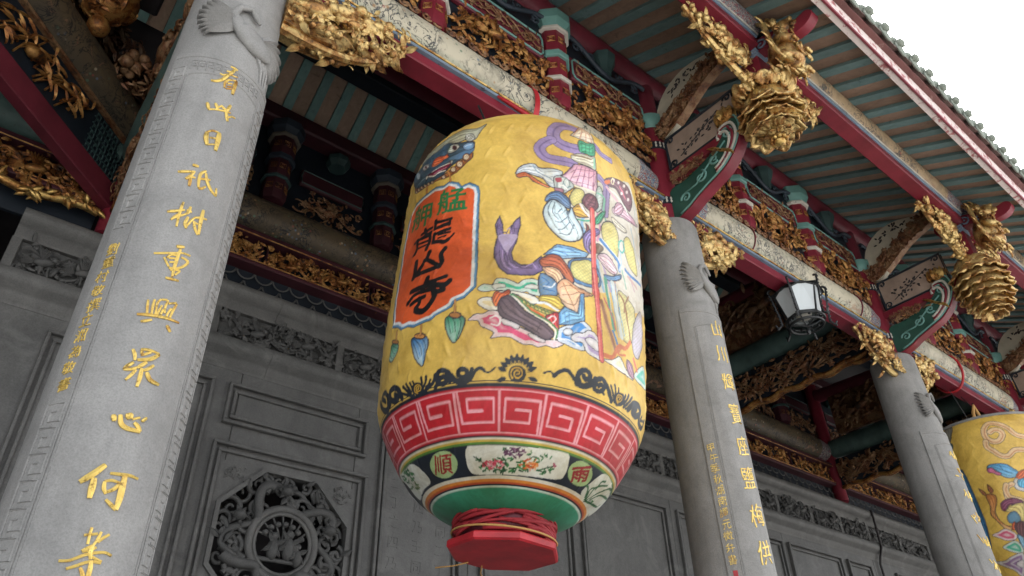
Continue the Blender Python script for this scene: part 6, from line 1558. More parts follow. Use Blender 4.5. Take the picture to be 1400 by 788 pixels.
('L','#b9cfe0',[177,1507,190,1444,159,1380],{'w':0.0105}),
('L','#4f83bb',[232,1416,359,1419,580,1474],{'w':0.0187}),
('L','#c9a6a0',[278,1390,436,1387],{'w':0.0173}),
('S','#e6dc98',[127,1237,243,1241,362,1206,326,1024,197,976,146,1080],{'ol':1,'st':'dots'}),
('L','#d3dfe2',[67,1265,100,1144,171,987],{'w':0.0289}),
('L','#7ab0d6',[45,1266,77,1136,138,976],{'w':0.0059}),
('L','#7ab0d6',[98,1277,131,1156,205,1007],{'w':0.006}),
('L','#57a58a',[-4,1265,27,1143,84,1004],{'w':0.0247}),
('L','#c9506a',[-20,1143,62,1067,99,1009],{'w':0.0082}),
('L','#e8d7c8',[15,1238,55,1088],{'w':0.0066}),
('L','#4f86bd',[70,984,116,938],{'w':0.0198}),
('L','#9c6a48',[-46,1119,13,1012,106,898],{'w':0.0207}),
('L','#cf9a68',[-52,1101,0,993,89,892],{'w':0.0055}),
('L','#cf9a68',[-20,1111,41,1005,125,911],{'w':0.0048}),
('L','#9a7040',[143,1226,193,1204,218,1156,253,1080,293,999],{'w':0.0144}),
('L','#9a7040',[265,1259,210,1186,199,1140],{'w':0.0126}),
('L','#d4743f',[2,841,77,852,140,927,216,941,282,999],{'w':0.0216}),
('L','#d4743f',[164,924,135,884,218,904],{'w':0.0115}),
('S','#d8cfe0',[343,1131,500,1266,533,1110,417,952,315,976],{'ol':1,'st':'dots'}),
('S','#b58aa0',[238,888,321,879,346,820,260,821],{'ol':1}),
('L','#de7a62',[340,923,395,882],{'w':0.0246}),
('L','#e9eee8',[46,1891,181,1886,330,1841],{'w':0.0121}),
('L','#9fb7b0',[467,2039,523,1869,583,1657],{'w':0.0096}),
('L','#a5bcc8',[368,1765,432,1661,557,1575],{'w':0.011}),
('S','#85636c',[7,1936,108,2003,269,2054,386,2067,442,2005,357,1883,251,1879,151,1934,61,1916],{'ol':1.1}),
('S','#e8dcd8',[207,2019,203,2009,193,1999,182,1993,174,1993,171,1999,175,2009,185,2019,196,2025,205,2025],{}),
('S','#e8dcd8',[298,2042,292,2031,280,2019,266,2012,256,2011,253,2017,259,2027,270,2039,284,2047,295,2049],{}),
('S','#e8dcd8',[351,2026,345,2015,331,2002,316,1993,305,1992,302,1997,307,2008,320,2021,336,2030,348,2032],{}),
('S','#e8dcd8',[139,2001,135,1991,127,1982,117,1977,109,1978,107,1984,110,1994,119,2003,129,2008,136,2007],{}),
('S','#e8dcd8',[368,1980,362,1969,349,1957,333,1948,322,1946,318,1951,323,1962,336,1974,352,1983,364,1986],{}),
('S','#e8dcd8',[247,1958,243,1948,233,1938,221,1932,212,1931,209,1937,213,1947,223,1957,235,1963,244,1964],{}),
('L','#e0808c',[204,1980,285,1942],{'w':0.0144}),
('S','#de7a48',[7,1927,62,1962,68,1942,26,1913],{}),
('L','#f0e8c0',[108,1999,84,1963,105,1951,122,1978],{'w':0.0068}),
('L','#e0b6c4',[32,1894,102,1865,179,1850],{'w':0.0168}),
('S','#e3b4c4',[112,1765,146,1833,214,1863,249,1842,190,1768,141,1753],{'ol':1}),
('L','#7d2f34',[-117,1673,-110,1495,-108,1281,-104,1146],{'w':0.0336}),
('L','#dc5f58',[-117,1673,-110,1495,-108,1281,-104,1146],{'w':0.026}),
('L','#f0968c',[-125,1670,-118,1493,-115,1279,-111,1144],{'w':0.0061}),
('L','#7d2f34',[-104,1282,-84,1124,-55,939,-27,808],{'w':0.0336}),
('L','#dc5f58',[-104,1282,-84,1124,-55,939,-27,808],{'w':0.026}),
('L','#f0968c',[-112,1280,-91,1121,-62,937,-35,806],{'w':0.0061}),
('S','#262d36',[-699,629,-739,631,-766,614,-726,611],{}),
('L','#262d36',[-698,653,-738,657],{'w':0.0025}),
('S','#262d36',[-698,661,-726,677,-761,673,-734,657],{}),
('L','#262d36',[-693,667,-729,679],{'w':0.0025}),
('S','#262d36',[-689,674,-707,695,-742,699,-724,678],{}),
('L','#262d36',[-681,679,-710,698],{'w':0.0025}),
('S','#262d36',[-674,685,-682,709,-714,720,-706,696],{}),
('L','#262d36',[-664,689,-684,713],{'w':0.0025}),
('S','#262d36',[-655,693,-652,718,-678,735,-681,710],{}),
('L','#262d36',[-644,694,-652,721],{'w':0.0026}),
('S','#262d36',[-633,696,-620,719,-637,742,-651,718],{}),
('L','#262d36',[-622,695,-619,723],{'w':0.0026}),
('S','#262d36',[-611,695,-589,714,-596,739,-618,719],{}),
('L','#262d36',[-602,692,-586,718],{'w':0.0026}),
('S','#262d36',[-591,689,-561,703,-557,728,-587,714],{}),
('L','#262d36',[-583,684,-557,705],{'w':0.0025}),
('S','#262d36',[-574,680,-540,686,-526,709,-560,702],{}),
('L','#262d36',[-569,673,-535,688],{'w':0.0025}),
('S','#262d36',[-563,667,-526,667,-502,686,-538,686],{}),
('L','#262d36',[-561,660,-522,667],{'w':0.0025}),
('S','#262d36',[-555,636,-525,621,-486,626,-517,642],{}),
('S','#262d36',[-570,652,-579,629,-607,614,-644,612,-675,625,-688,646,-678,669,-650,684,-614,685,-584,673],{}),
('L','#d9ac3c',[-629,648,-616,651,-617,661,-634,664,-650,654,-644,637,-620,632,-596,646,-601,666,-632,676,-662,667,-671,647,-659,629],{'w':0.0062}),
('L','#262d36',[-775,673,-818,653,-853,661],{'w':0.0079}),
('L','#262d36',[-844,658,-875,673,-906,663,-933,634,-957,623],{'w':0.0143}),
('L','#262d36',[-952,627,-1000,617,-1051,627,-1084,652],{'w':0.0278}),
('L','#262d36',[-1030,649,-998,637,-962,650,-982,672,-1019,670,-1029,658],{'w':0.0219}),
('L','#262d36',[-932,669,-944,643],{'w':0.0198}),
('L','#262d36',[-1095,630,-1096,661,-1135,681,-1176,677,-1196,653],{'w':0.0249}),
('L','#262d36',[-1196,653,-1187,632,-1147,622,-1116,635,-1134,653,-1163,650],{'w':0.0246}),
('L','#262d36',[-1203,669,-1219,644,-1254,626,-1311,611],{'w':0.018}),
('L','#262d36',[-1193,629,-1212,614],{'w':0.0216}),
('L','#262d36',[-1547,625,-1573,671,-1640,694,-1695,684,-1689,650,-1624,629,-1591,640,-1624,656],{'w':0.031}),
('L','#262d36',[-1752,637,-1738,682,-1796,715,-1851,701,-1790,670],{'w':0.0278}),
('L','#262d36',[-1897,688,-1868,648,-1793,623,-1720,638],{'w':0.0334}),
('L','#262d36',[-1330,641,-1322,653,-1323,675],{'w':0.0149}),
('L','#262d36',[-1308,634,-1289,649,-1279,673],{'w':0.0146}),
('L','#262d36',[-1291,627,-1264,636,-1246,654],{'w':0.0129}),
('L','#262d36',[-1394,657,-1396,661,-1407,673],{'w':0.012}),
('L','#262d36',[-1421,645,-1423,654,-1435,671],{'w':0.014}),
('L','#262d36',[-1438,630,-1452,648,-1476,676],{'w':0.016}),
('L','#262d36',[-1433,614,-1467,637,-1512,671],{'w':0.0161}),
('L','#262d36',[-1412,606,-1466,620,-1533,644],{'w':0.0143}),
('L','#262d36',[-1291,620,-1250,623,-1219,636],{'w':0.0096}),
('S','#262d36',[-1310,623,-1326,607,-1359,601,-1395,608,-1421,624,-1426,643,-1409,659,-1377,664,-1341,657,-1315,642],{}),
('L','#d9ac3c',[-1367,630,-1354,634,-1363,642,-1382,637,-1376,623,-1348,622,-1339,636,-1361,650,-1392,646,-1398,626,-1373,612],{'w':0.0049}),
('L','#262d36',[-452,666,-416,674,-374,661],{'w':0.0089}),
('L','#262d36',[-382,661,-345,685,-296,698,-254,678,-207,650],{'w':0.0185}),
('L','#262d36',[-212,652,-156,650,-103,670,-73,699],{'w':0.0293}),
('L','#262d36',[-196,662,-215,688,-183,719,-133,720,-120,697,-153,682,-170,694],{'w':0.0256}),
('L','#262d36',[-72,696,-16,714,34,690,104,639],{'w':0.0251}),
('L','#262d36',[-64,686,-71,657,-25,653,11,675,-21,686,-38,676],{'w':0.0226}),
('L','#262d36',[-14,660,22,650],{'w':0.0124}),
('L','#262d36',[307,653,362,695,457,712,496,687,437,655,373,659,415,685],{'w':0.0333}),
('L','#262d36',[501,668,540,646,637,652,645,690],{'w':0.0271}),
('L','#262d36',[559,693,543,667,620,684],{'w':0.0143}),
('L','#262d36',[114,661,95,680,70,702],{'w':0.0138}),
('L','#262d36',[129,671,122,693,109,717],{'w':0.0141}),
('L','#262d36',[148,681,154,695,151,712],{'w':0.0125}),
('L','#262d36',[213,668,231,684,239,701],{'w':0.0131}),
('L','#262d36',[237,659,261,685,279,714],{'w':0.0152}),
('L','#262d36',[247,645,288,679,328,718],{'w':0.0155}),
('L','#262d36',[274,646,322,668,364,692],{'w':0.0119}),
('S','#262d36',[241,682,239,661,214,641,176,631,138,634,115,648,117,669,141,689,180,699,219,697],{}),
('L','#d9ac3c',[176,663,183,673,166,674,158,661,179,653,202,668,187,684,154,680,147,660,175,644],{'w':0.0046}),
('S','#e4e4d8',[-1058,300,-1030,333,-977,341,-574,340,-174,350,-114,345,-80,309,-57,256,-113,221,-536,206,-957,205,-1061,231],{'ol':0}),
('S','#a9c48a',[-1168,266,-1236,230,-1352,214,-1461,226,-1507,259,-1481,297,-1406,327,-1309,339,-1221,331,-1167,304],{}),
('S','#a9c48a',[247,311,287,278,261,245,168,227,52,235,-29,264,-48,300,-9,328,70,341,164,335],{}),
('G','#9c2428',[-1392,331,-1180,324,-1253,227,-1501,241],{'ch':'順','b':0.004}),
('G','#9c2428',[-28,300,174,343,258,268,43,228],{'ch':'雨','b':0.007}),
('S','#dfe2d8',[-1924,342,-1723,336,-1631,289,-1625,224,-1847,213,-2221,215,-2141,309,-2295,377],{}),
('S','#dfe2d8',[326,206,319,280,423,348,740,341,961,305,1136,217,639,193],{}),
('L','#1f5230',[-775,273,-809,266],{'w':0.0096}),
('L','#2c6a3a',[-725,272,-761,266],{'w':0.0095}),
('L','#3f8a48',[-800,278,-763,274],{'w':0.0094}),
('L','#2c6a3a',[-577,270,-538,268],{'w':0.0095}),
('L','#3f8a48',[-563,257,-534,249],{'w':0.0098}),
('L','#1f5230',[-542,230,-500,227],{'w':0.0102}),
('L','#2c6a3a',[-694,246,-736,244],{'w':0.0099}),
('L','#2c6a3a',[-598,238,-640,236],{'w':0.01}),
('L','#1f5230',[-702,220,-707,207],{'w':0.0104}),
('L','#2c6a3a',[-688,260,-729,258],{'w':0.0097}),
('L','#3f8a48',[-442,273,-413,266],{'w':0.0096}),
('L','#3f8a48',[-870,235,-843,225],{'w':0.0102}),
('L','#1f5230',[-725,222,-681,223],{'w':0.0102}),
('L','#3f8a48',[-669,262,-650,252],{'w':0.0097}),
('L','#1f5230',[-770,252,-769,240],{'w':0.0099}),
('L','#1f5230',[-574,240,-615,236],{'w':0.01}),
('L','#3f8a48',[-733,238,-740,225],{'w':0.0102}),
('L','#2c6a3a',[-789,228,-745,228],{'w':0.0101}),
('L','#2c6a3a',[-677,277,-716,275],{'w':0.0094}),
('L','#3f8a48',[-624,287,-662,284],{'w':0.0092}),
('L','#3f8a48',[-891,256,-864,247],{'w':0.0099}),
('L','#3f8a48',[-463,243,-493,234],{'w':0.0101}),
('L','#3f8a48',[-433,255,-392,255],{'w':0.0099}),
('L','#3f8a48',[-799,253,-762,247],{'w':0.0098}),
('L','#3f8a48',[-513,273,-487,265],{'w':0.0096}),
('L','#1f5230',[-712,224,-730,212],{'w':0.0104}),
('L','#2c6a3a',[-755,285,-720,280],{'w':0.0093}),
('L','#2c6a3a',[-464,247,-503,242],{'w':0.01}),
('L','#3f8a48',[-609,228,-645,220],{'w':0.0102}),
('L','#1f5230',[-671,260,-712,258],{'w':0.0097}),
('L','#2c6a3a',[-471,257,-505,249],{'w':0.0098}),
('L','#3f8a48',[-496,263,-456,261],{'w':0.0097}),
('L','#3f8a48',[-545,243,-505,240],{'w':0.01}),
('L','#2c6a3a',[-666,228,-709,227],{'w':0.0102}),
('L','#1f5230',[-501,267,-494,255],{'w':0.0097}),
('L','#2c6a3a',[-694,240,-690,228],{'w':0.0101}),
('L','#2c6a3a',[-472,243,-471,231],{'w':0.0101}),
('L','#2c6a3a',[-768,271,-749,261],{'w':0.0096}),
('L','#1f5230',[-809,253,-817,241],{'w':0.01}),
('L','#1f5230',[-770,227,-805,219],{'w':0.0103}),
('L','#1f5230',[-686,257,-662,248],{'w':0.0098}),
('L','#1f5230',[-681,272,-679,260],{'w':0.0096}),
('L','#2c6a3a',[-708,289,-689,279],{'w':0.0093}),
('L','#3f8a48',[-659,258,-663,245],{'w':0.0098}),
('L','#1f5230',[-711,239,-684,229],{'w':0.0101}),
('L','#1f5230',[-782,279,-765,269],{'w':0.0095}),
('L','#2c6a3a',[-790,224,-779,212],{'w':0.0104}),
('L','#3f8a48',[-501,279,-540,276],{'w':0.0094}),
('L','#3f8a48',[-832,254,-796,248],{'w':0.0098}),
('L','#1f5230',[-496,272,-515,261],{'w':0.0096}),
('L','#1f5230',[-709,274,-723,262],{'w':0.0096}),
('L','#1f5230',[-894,258,-873,247],{'w':0.0099}),
('L','#2c6a3a',[-611,284,-634,274],{'w':0.0094}),
('L','#2c6a3a',[-573,233,-587,221],{'w':0.0102}),
('L','#2c6a3a',[-595,229,-609,216],{'w':0.0103}),
('L','#2c6a3a',[-428,268,-389,265],{'w':0.0097}),
('L','#1f5230',[-456,243,-447,230],{'w':0.0102}),
('L','#1f5230',[-504,258,-484,247],{'w':0.0098}),
('L','#3f8a48',[-548,253,-571,242],{'w':0.0099}),
('L','#3f8a48',[-519,261,-489,253],{'w':0.0098}),
('L','#2c6a3a',[-310,322,-309,313],{'w':0.0075}),
('L','#1f5230',[-403,303,-380,297],{'w':0.0076}),
('L','#2c6a3a',[-359,286,-391,282],{'w':0.0077}),
('L','#3f8a48',[-407,290,-417,281],{'w':0.0077}),
('L','#3f8a48',[-384,300,-368,293],{'w':0.0076}),
('L','#3f8a48',[-266,319,-271,309],{'w':0.0076}),
('L','#3f8a48',[-336,322,-320,314],{'w':0.0075}),
('L','#1f5230',[-428,303,-397,301],{'w':0.0075}),
('L','#2c6a3a',[-317,319,-304,311],{'w':0.0076}),
('L','#3f8a48',[-397,299,-413,291],{'w':0.0076}),
('L','#3f8a48',[-268,318,-272,308],{'w':0.0076}),
('L','#2c6a3a',[-370,313,-344,308],{'w':0.0075}),
('L','#3f8a48',[-377,282,-371,273],{'w':0.0078}),
('L','#3f8a48',[-336,304,-347,294],{'w':0.0076}),
('L','#3f8a48',[-876,238,-844,233],{'w':0.0083}),
('L','#3f8a48',[-817,241,-795,234],{'w':0.0083}),
('L','#2c6a3a',[-861,253,-839,246],{'w':0.0081}),
('L','#3f8a48',[-862,255,-864,246],{'w':0.0081}),
('L','#2c6a3a',[-913,244,-948,242],{'w':0.0083}),
('L','#1f5230',[-847,242,-827,234],{'w':0.0083}),
('L','#3f8a48',[-879,234,-886,224],{'w':0.0084}),
('L','#2c6a3a',[-886,226,-919,221],{'w':0.0085}),
('L','#2c6a3a',[-828,242,-825,231],{'w':0.0083}),
('L','#3f8a48',[-833,250,-798,250],{'w':0.008}),
('L','#1f5230',[-890,251,-926,250],{'w':0.0081}),
('L','#3f8a48',[-940,243,-931,233],{'w':0.0083}),
('L','#3f8a48',[-309,254,-336,249],{'w':0.0073}),
('L','#1f5230',[-268,248,-292,241],{'w':0.0074}),
('L','#3f8a48',[-282,259,-289,250],{'w':0.0073}),
('L','#1f5230',[-272,250,-261,242],{'w':0.0074}),
('L','#3f8a48',[-239,263,-234,254],{'w':0.0073}),
('L','#2c6a3a',[-366,243,-334,244],{'w':0.0073}),
('L','#2c6a3a',[-299,236,-266,237],{'w':0.0075}),
('L','#3f8a48',[-316,228,-283,229],{'w':0.0075}),
('L','#2c6a3a',[-279,247,-303,240],{'w':0.0074}),
('L','#2c6a3a',[-361,247,-330,246],{'w':0.0073}),
('L','#2c6a3a',[-229,252,-214,244],{'w':0.0075}),
('L','#1f5230',[-341,245,-310,243],{'w':0.0073}),
('L','#1f5230',[-911,276,-928,269],{'w':0.007}),
('L','#1f5230',[-912,284,-922,276],{'w':0.0069}),
('L','#2c6a3a',[-965,277,-935,276],{'w':0.0069}),
('L','#1f5230',[-937,278,-939,269],{'w':0.007}),
('L','#2c6a3a',[-919,283,-939,277],{'w':0.0069}),
('L','#1f5230',[-959,290,-943,283],{'w':0.0069}),
('L','#2c6a3a',[-490,310,-462,310],{'w':0.0066}),
('L','#2c6a3a',[-458,299,-456,290],{'w':0.0067}),
('L','#3f8a48',[-460,328,-453,320],{'w':0.0065}),
('L','#2c6a3a',[-439,301,-449,293],{'w':0.0067}),
('L','#1f5230',[-455,312,-478,307],{'w':0.0065}),
('L','#3f8a48',[-463,315,-488,310],{'w':0.0065}),
('L','#1f5230',[-679,329,-681,321],{'w':0.0064}),
('L','#3f8a48',[-702,328,-678,325],{'w':0.0064}),
('L','#1f5230',[-707,329,-682,327],{'w':0.0064}),
('L','#3f8a48',[-694,327,-710,320],{'w':0.0064}),
('L','#1f5230',[-704,324,-690,317],{'w':0.0064}),
('L','#1f5230',[-270,272,-254,266],{'w':0.0063}),
('L','#3f8a48',[-216,274,-234,267],{'w':0.0063}),
('L','#1f5230',[-224,264,-196,266],{'w':0.0064}),
('L','#2c6a3a',[-244,256,-216,257],{'w':0.0064}),
('L','#3f8a48',[-230,261,-202,263],{'w':0.0064}),
('L','#3f8a48',[-266,267,-254,261],{'w':0.0063}),
('L','#8a6480',[-540,329,-531,320],{'w':0.0072}),
('L','#5c3450',[-625,311,-638,303],{'w':0.0074}),
('L','#6f4464',[-620,301,-648,297],{'w':0.0074}),
('L','#47263c',[-608,314,-633,308],{'w':0.0073}),
('L','#47263c',[-586,315,-614,311],{'w':0.0073}),
('L','#5c3450',[-528,321,-558,317],{'w':0.0073}),
('L','#5c3450',[-612,324,-641,321],{'w':0.0072}),
('L','#6f4464',[-587,327,-581,318],{'w':0.0072}),
('L','#5c3450',[-612,320,-587,316],{'w':0.0072}),
('L','#47263c',[-663,321,-673,312],{'w':0.0073}),
('L','#5c3450',[-618,321,-604,314],{'w':0.0073}),
('L','#6f4464',[-620,331,-593,328],{'w':0.0071}),
('L','#8a6480',[-588,303,-557,303],{'w':0.0074}),
('L','#8a6480',[-605,325,-600,316],{'w':0.0072}),
('L','#47263c',[-600,325,-570,325],{'w':0.0072}),
('L','#8a6480',[-527,324,-503,319],{'w':0.0072}),
('L','#5c3450',[-527,309,-542,301],{'w':0.0074}),
('L','#8a6480',[-700,307,-670,307],{'w':0.0073}),
('L','#6f4464',[-655,304,-684,300],{'w':0.0074}),
('L','#6f4464',[-565,302,-553,293],{'w':0.0075}),
('L','#6f4464',[-561,307,-531,306],{'w':0.0074}),
('L','#5c3450',[-685,323,-661,318],{'w':0.0072}),
('L','#8a6480',[-650,308,-642,299],{'w':0.0074}),
('L','#47263c',[-640,310,-609,311],{'w':0.0073}),
('L','#5c3450',[-619,330,-649,329],{'w':0.0071}),
('L','#47263c',[-535,304,-557,297],{'w':0.0074}),
('L','#5c3450',[-588,323,-559,321],{'w':0.0072}),
('L','#6f4464',[-665,307,-690,301],{'w':0.0074}),
('L','#6f4464',[-613,297,-589,292],{'w':0.0075}),
('L','#5c3450',[-557,335,-584,330],{'w':0.0072}),
('L','#5c3450',[-628,307,-650,299],{'w':0.0074}),
('L','#5c3450',[-521,328,-542,321],{'w':0.0072}),
('L','#5c3450',[-674,304,-688,296],{'w':0.0074}),
('L','#8a6480',[-619,332,-598,326],{'w':0.0072}),
('L','#6f4464',[-653,317,-634,310],{'w':0.0073}),
('L','#5c3450',[-607,294,-585,288],{'w':0.0075}),
('L','#5c3450',[-695,313,-664,313],{'w':0.0073}),
('L','#47263c',[-571,313,-555,306],{'w':0.0074}),
('L','#8a6480',[-532,322,-508,317],{'w':0.0073}),
('L','#6f4464',[-571,309,-555,301],{'w':0.0074}),
('L','#c8324e',[-866,267,-888,261],{'w':0.0071}),
('L','#e0607a',[-800,239,-814,231],{'w':0.0073}),
('L','#c8324e',[-885,248,-912,244],{'w':0.0073}),
('L','#d44a60',[-842,243,-820,237],{'w':0.0073}),
('L','#e0607a',[-778,253,-794,246],{'w':0.0072}),
('L','#c8324e',[-894,263,-906,254],{'w':0.0072}),
('L','#e0607a',[-716,242,-733,234],{'w':0.0073}),
('L','#d44a60',[-776,258,-784,249],{'w':0.0071}),
('L','#e0607a',[-810,269,-808,261],{'w':0.007}),
('L','#f2a6b4',[-799,248,-807,239],{'w':0.0072}),
('L','#e0607a',[-789,277,-778,269],{'w':0.0069}),
('L','#c8324e',[-745,271,-773,269],{'w':0.0069}),
('L','#e0607a',[-853,264,-826,260],{'w':0.007}),
('L','#c8324e',[-822,255,-797,250],{'w':0.0071}),
('L','#f2a6b4',[-777,265,-806,263],{'w':0.007}),
('L','#c8324e',[-862,255,-868,247],{'w':0.0072}),
('L','#e0607a',[-789,266,-759,266],{'w':0.0069}),
('L','#f2a6b4',[-781,259,-798,251],{'w':0.0071}),
('L','#d44a60',[-864,259,-871,250],{'w':0.0072}),
('L','#c8324e',[-883,251,-894,243],{'w':0.0073}),
('L','#c8324e',[-893,262,-882,254],{'w':0.0071}),
('L','#c8324e',[-832,271,-815,264],{'w':0.007}),
('L','#d44a60',[-696,255,-706,246],{'w':0.0072}),
('L','#e0607a',[-846,235,-827,228],{'w':0.0074}),
('L','#f2a6b4',[-703,249,-718,241],{'w':0.0072}),
('L','#e0607a',[-711,267,-737,263],{'w':0.007}),
('L','#f2a6b4',[-835,254,-807,251],{'w':0.0071}),
('L','#c8324e',[-724,260,-714,252],{'w':0.0071}),
('L','#e0607a',[-810,268,-833,262],{'w':0.007}),
('L','#c8324e',[-730,267,-720,259],{'w':0.007}),
('L','#f2a6b4',[-729,275,-745,268],{'w':0.0069}),
('L','#f2a6b4',[-804,250,-786,243],{'w':0.0072}),
('L','#c8324e',[-772,259,-802,257],{'w':0.0071}),
('L','#c8324e',[-865,271,-843,265],{'w':0.007}),
('L','#d44a60',[-861,265,-876,257],{'w':0.0071}),
('L','#e0607a',[-851,250,-856,241],{'w':0.0073}),
('L','#f2a6b4',[-807,246,-819,238],{'w':0.0073}),
('L','#e0607a',[-803,252,-775,249],{'w':0.0071}),
('L','#f2a6b4',[-862,250,-833,247],{'w':0.0072}),
('L','#c8324e',[-796,262,-796,253],{'w':0.0071}),
('L','#e0607a',[-833,237,-849,229],{'w':0.0074}),
('L','#c8324e',[-718,267,-742,262],{'w':0.007}),
('L','#f2a6b4',[-722,255,-693,252],{'w':0.0071}),
('L','#d44a60',[-762,240,-733,237],{'w':0.0073}),
('L','#d8622a',[-453,291,-474,285],{'w':0.0068}),
('L','#c24a20',[-504,246,-477,242],{'w':0.0073}),
('L','#d8622a',[-474,255,-486,246],{'w':0.0072}),
('L','#d8622a',[-434,243,-426,235],{'w':0.0073}),
('L','#d8622a',[-398,259,-382,252],{'w':0.0072}),
('L','#d8622a',[-518,261,-547,258],{'w':0.007}),
('L','#d8622a',[-523,262,-539,255],{'w':0.0071}),
('L','#e88a3c',[-406,260,-388,254],{'w':0.0072}),
('L','#f0b070',[-418,279,-396,273],{'w':0.0069}),
('L','#d8622a',[-515,280,-486,280],{'w':0.0068}),
('L','#f0b070',[-440,254,-465,248],{'w':0.0072}),
('L','#d8622a',[-406,266,-380,262],{'w':0.0071}),
('L','#f0b070',[-380,253,-380,244],{'w':0.0073}),
('L','#e88a3c',[-394,275,-379,268],{'w':0.007}),
('L','#d8622a',[-391,264,-413,257],{'w':0.0071}),
('L','#d8622a',[-428,277,-450,270],{'w':0.0069}),
('L','#d8622a',[-445,252,-430,245],{'w':0.0072}),
('L','#f0b070',[-396,266,-425,263],{'w':0.007}),
('L','#f0b070',[-371,270,-400,267],{'w':0.007}),
('L','#f0b070',[-468,268,-455,261],{'w':0.007}),
('L','#d8622a',[-398,293,-408,285],{'w':0.0068}),
('L','#f0b070',[-418,254,-434,246],{'w':0.0072}),
('L','#e88a3c',[-393,277,-422,275],{'w':0.0069}),
('L','#f0b070',[-417,276,-437,269],{'w':0.007}),
('L','#f0b070',[-447,274,-431,267],{'w':0.007}),
('L','#c24a20',[-482,261,-476,253],{'w':0.0071}),
('L','#f0b070',[-369,274,-388,266],{'w':0.007}),
('L','#f0b070',[-393,259,-362,261],{'w':0.0071}),
('L','#f0b070',[-439,273,-410,275],{'w':0.0069}),
('L','#e88a3c',[-400,276,-371,274],{'w':0.007}),
('L','#d8622a',[-396,266,-402,257],{'w':0.0071}),
('L','#c24a20',[-429,254,-404,249],{'w':0.0072}),
('L','#d8622a',[-470,258,-449,252],{'w':0.0071}),
('L','#c24a20',[-454,262,-441,254],{'w':0.0071}),
('L','#e88a3c',[-477,254,-481,245],{'w':0.0072}),
('L','#d8622a',[-435,268,-406,270],{'w':0.007}),
('L','#d8622a',[-456,277,-450,269],{'w':0.0069}),
('L','#e88a3c',[-376,274,-363,266],{'w':0.0071}),
('L','#d8622a',[-446,274,-442,266],{'w':0.007}),
('L','#c24a20',[-475,290,-495,283],{'w':0.0068}),
('L','#c24a20',[-480,262,-451,261],{'w':0.007}),
('L','#f0b070',[-483,272,-488,264],{'w':0.007}),
('L','#d8622a',[-418,271,-390,268],{'w':0.007}),
('L','#f0b070',[-470,270,-445,267],{'w':0.007}),
('L','#b04a6a',[-185,281,-201,275],{'w':0.0054}),
('L','#b04a6a',[-218,286,-202,281],{'w':0.0053}),
('L','#b04a6a',[-193,286,-192,279],{'w':0.0053}),
('L','#b04a6a',[-213,282,-197,278],{'w':0.0054}),
('L','#b04a6a',[-210,278,-225,273],{'w':0.0054}),
('L','#b04a6a',[-224,291,-205,288],{'w':0.0053}),
('L','#2c4a30',[-315,252,-214,279],{'w':0.0055}),
('L','#2c4a30',[-984,294,-926,273,-876,249],{'w':0.0054}),
('L','#2c6a3a',[-1897,327,-1947,327],{'w':0.0087}),
('L','#2c6a3a',[-1835,324,-1900,333],{'w':0.0086}),
('L','#3f8a48',[-1914,327,-1994,340],{'w':0.0088}),
('L','#1f5230',[-1944,316,-1883,302],{'w':0.0085}),
('L','#1f5230',[-2125,352,-2025,329],{'w':0.0089}),
('L','#3f8a48',[-2005,318,-2048,317],{'w':0.0089}),
('L','#2c6a3a',[-1889,315,-1960,328],{'w':0.0087}),
('L','#2c6a3a',[-1840,332,-1878,330],{'w':0.0086}),
('L','#1f5230',[-1835,286,-1884,286],{'w':0.0085}),
('L','#3f8a48',[-1866,312,-1917,313],{'w':0.0086}),
('L','#3f8a48',[-1902,284,-1881,272],{'w':0.0085}),
('L','#1f5230',[-2082,308,-2070,296],{'w':0.0089}),
('L','#2c6a3a',[-1823,309,-1785,297],{'w':0.0084}),
('L','#3f8a48',[-1807,300,-1849,298],{'w':0.0085}),
('L','#3f8a48',[-1903,295,-1852,282],{'w':0.0085}),
('L','#2c6a3a',[-2040,328,-2042,319],{'w':0.0089}),
('L','#3f8a48',[-1879,283,-1938,286],{'w':0.0086}),
('L','#3f8a48',[-1850,305,-1796,294],{'w':0.0084}),
('L','#2c6a3a',[-1980,298,-2025,296],{'w':0.0088}),
('L','#3f8a48',[-1987,340,-1998,331],{'w':0.0088}),
('L','#3f8a48',[-1856,316,-1810,304],{'w':0.0084}),
('L','#3f8a48',[-2081,331,-2138,331],{'w':0.0092}),
('L','#2c6a3a',[-1890,328,-1962,341],{'w':0.0088}),
('L','#1f5230',[-1922,322,-1868,308],{'w':0.0085}),
('L','#1f5230',[-2077,307,-2023,290],{'w':0.0088}),
('L','#3f8a48',[-2027,313,-2121,325],{'w':0.0091}),
('L','#4f7a3c',[-1921,233,-1994,243],{'w':0.0086}),
('L','#4f7a3c',[-1928,244,-1946,236],{'w':0.0086}),
('L','#6f7f3a',[-1973,254,-1939,241],{'w':0.0085}),
('L','#6f7f3a',[-1877,267,-1909,262],{'w':0.0085}),
('L','#4f7a3c',[-2005,267,-2026,260],{'w':0.0087}),
('L','#4f7a3c',[-1988,282,-1981,270],{'w':0.0087}),
('L','#6f7f3a',[-1932,255,-1886,243],{'w':0.0085}),
('L','#4f7a3c',[-1998,251,-1947,237],{'w':0.0086}),
('L','#4f7a3c',[-2028,269,-2083,269],{'w':0.0089}),
('L','#6f7f3a',[-1884,232,-1946,244],{'w':0.0086}),
('L','#4f7a3c',[-2059,263,-2163,282],{'w':0.0091}),
('L','#4f7a3c',[-1908,259,-1859,247],{'w':0.0085}),
('L','#2c6a3a',[479,200,389,248,472,278],{'w':0.0117}),
('L','#2c6a3a',[497,197,443,272,606,321],{'w':0.0117}),
('L','#2c6a3a',[512,201,565,262,700,325,855,332],{'w':0.0124}),
('L','#2c6a3a',[563,205,636,265,916,307],{'w':0.0121}),
('L','#2c6a3a',[443,207,337,249,289,251],{'w':0.0117}),
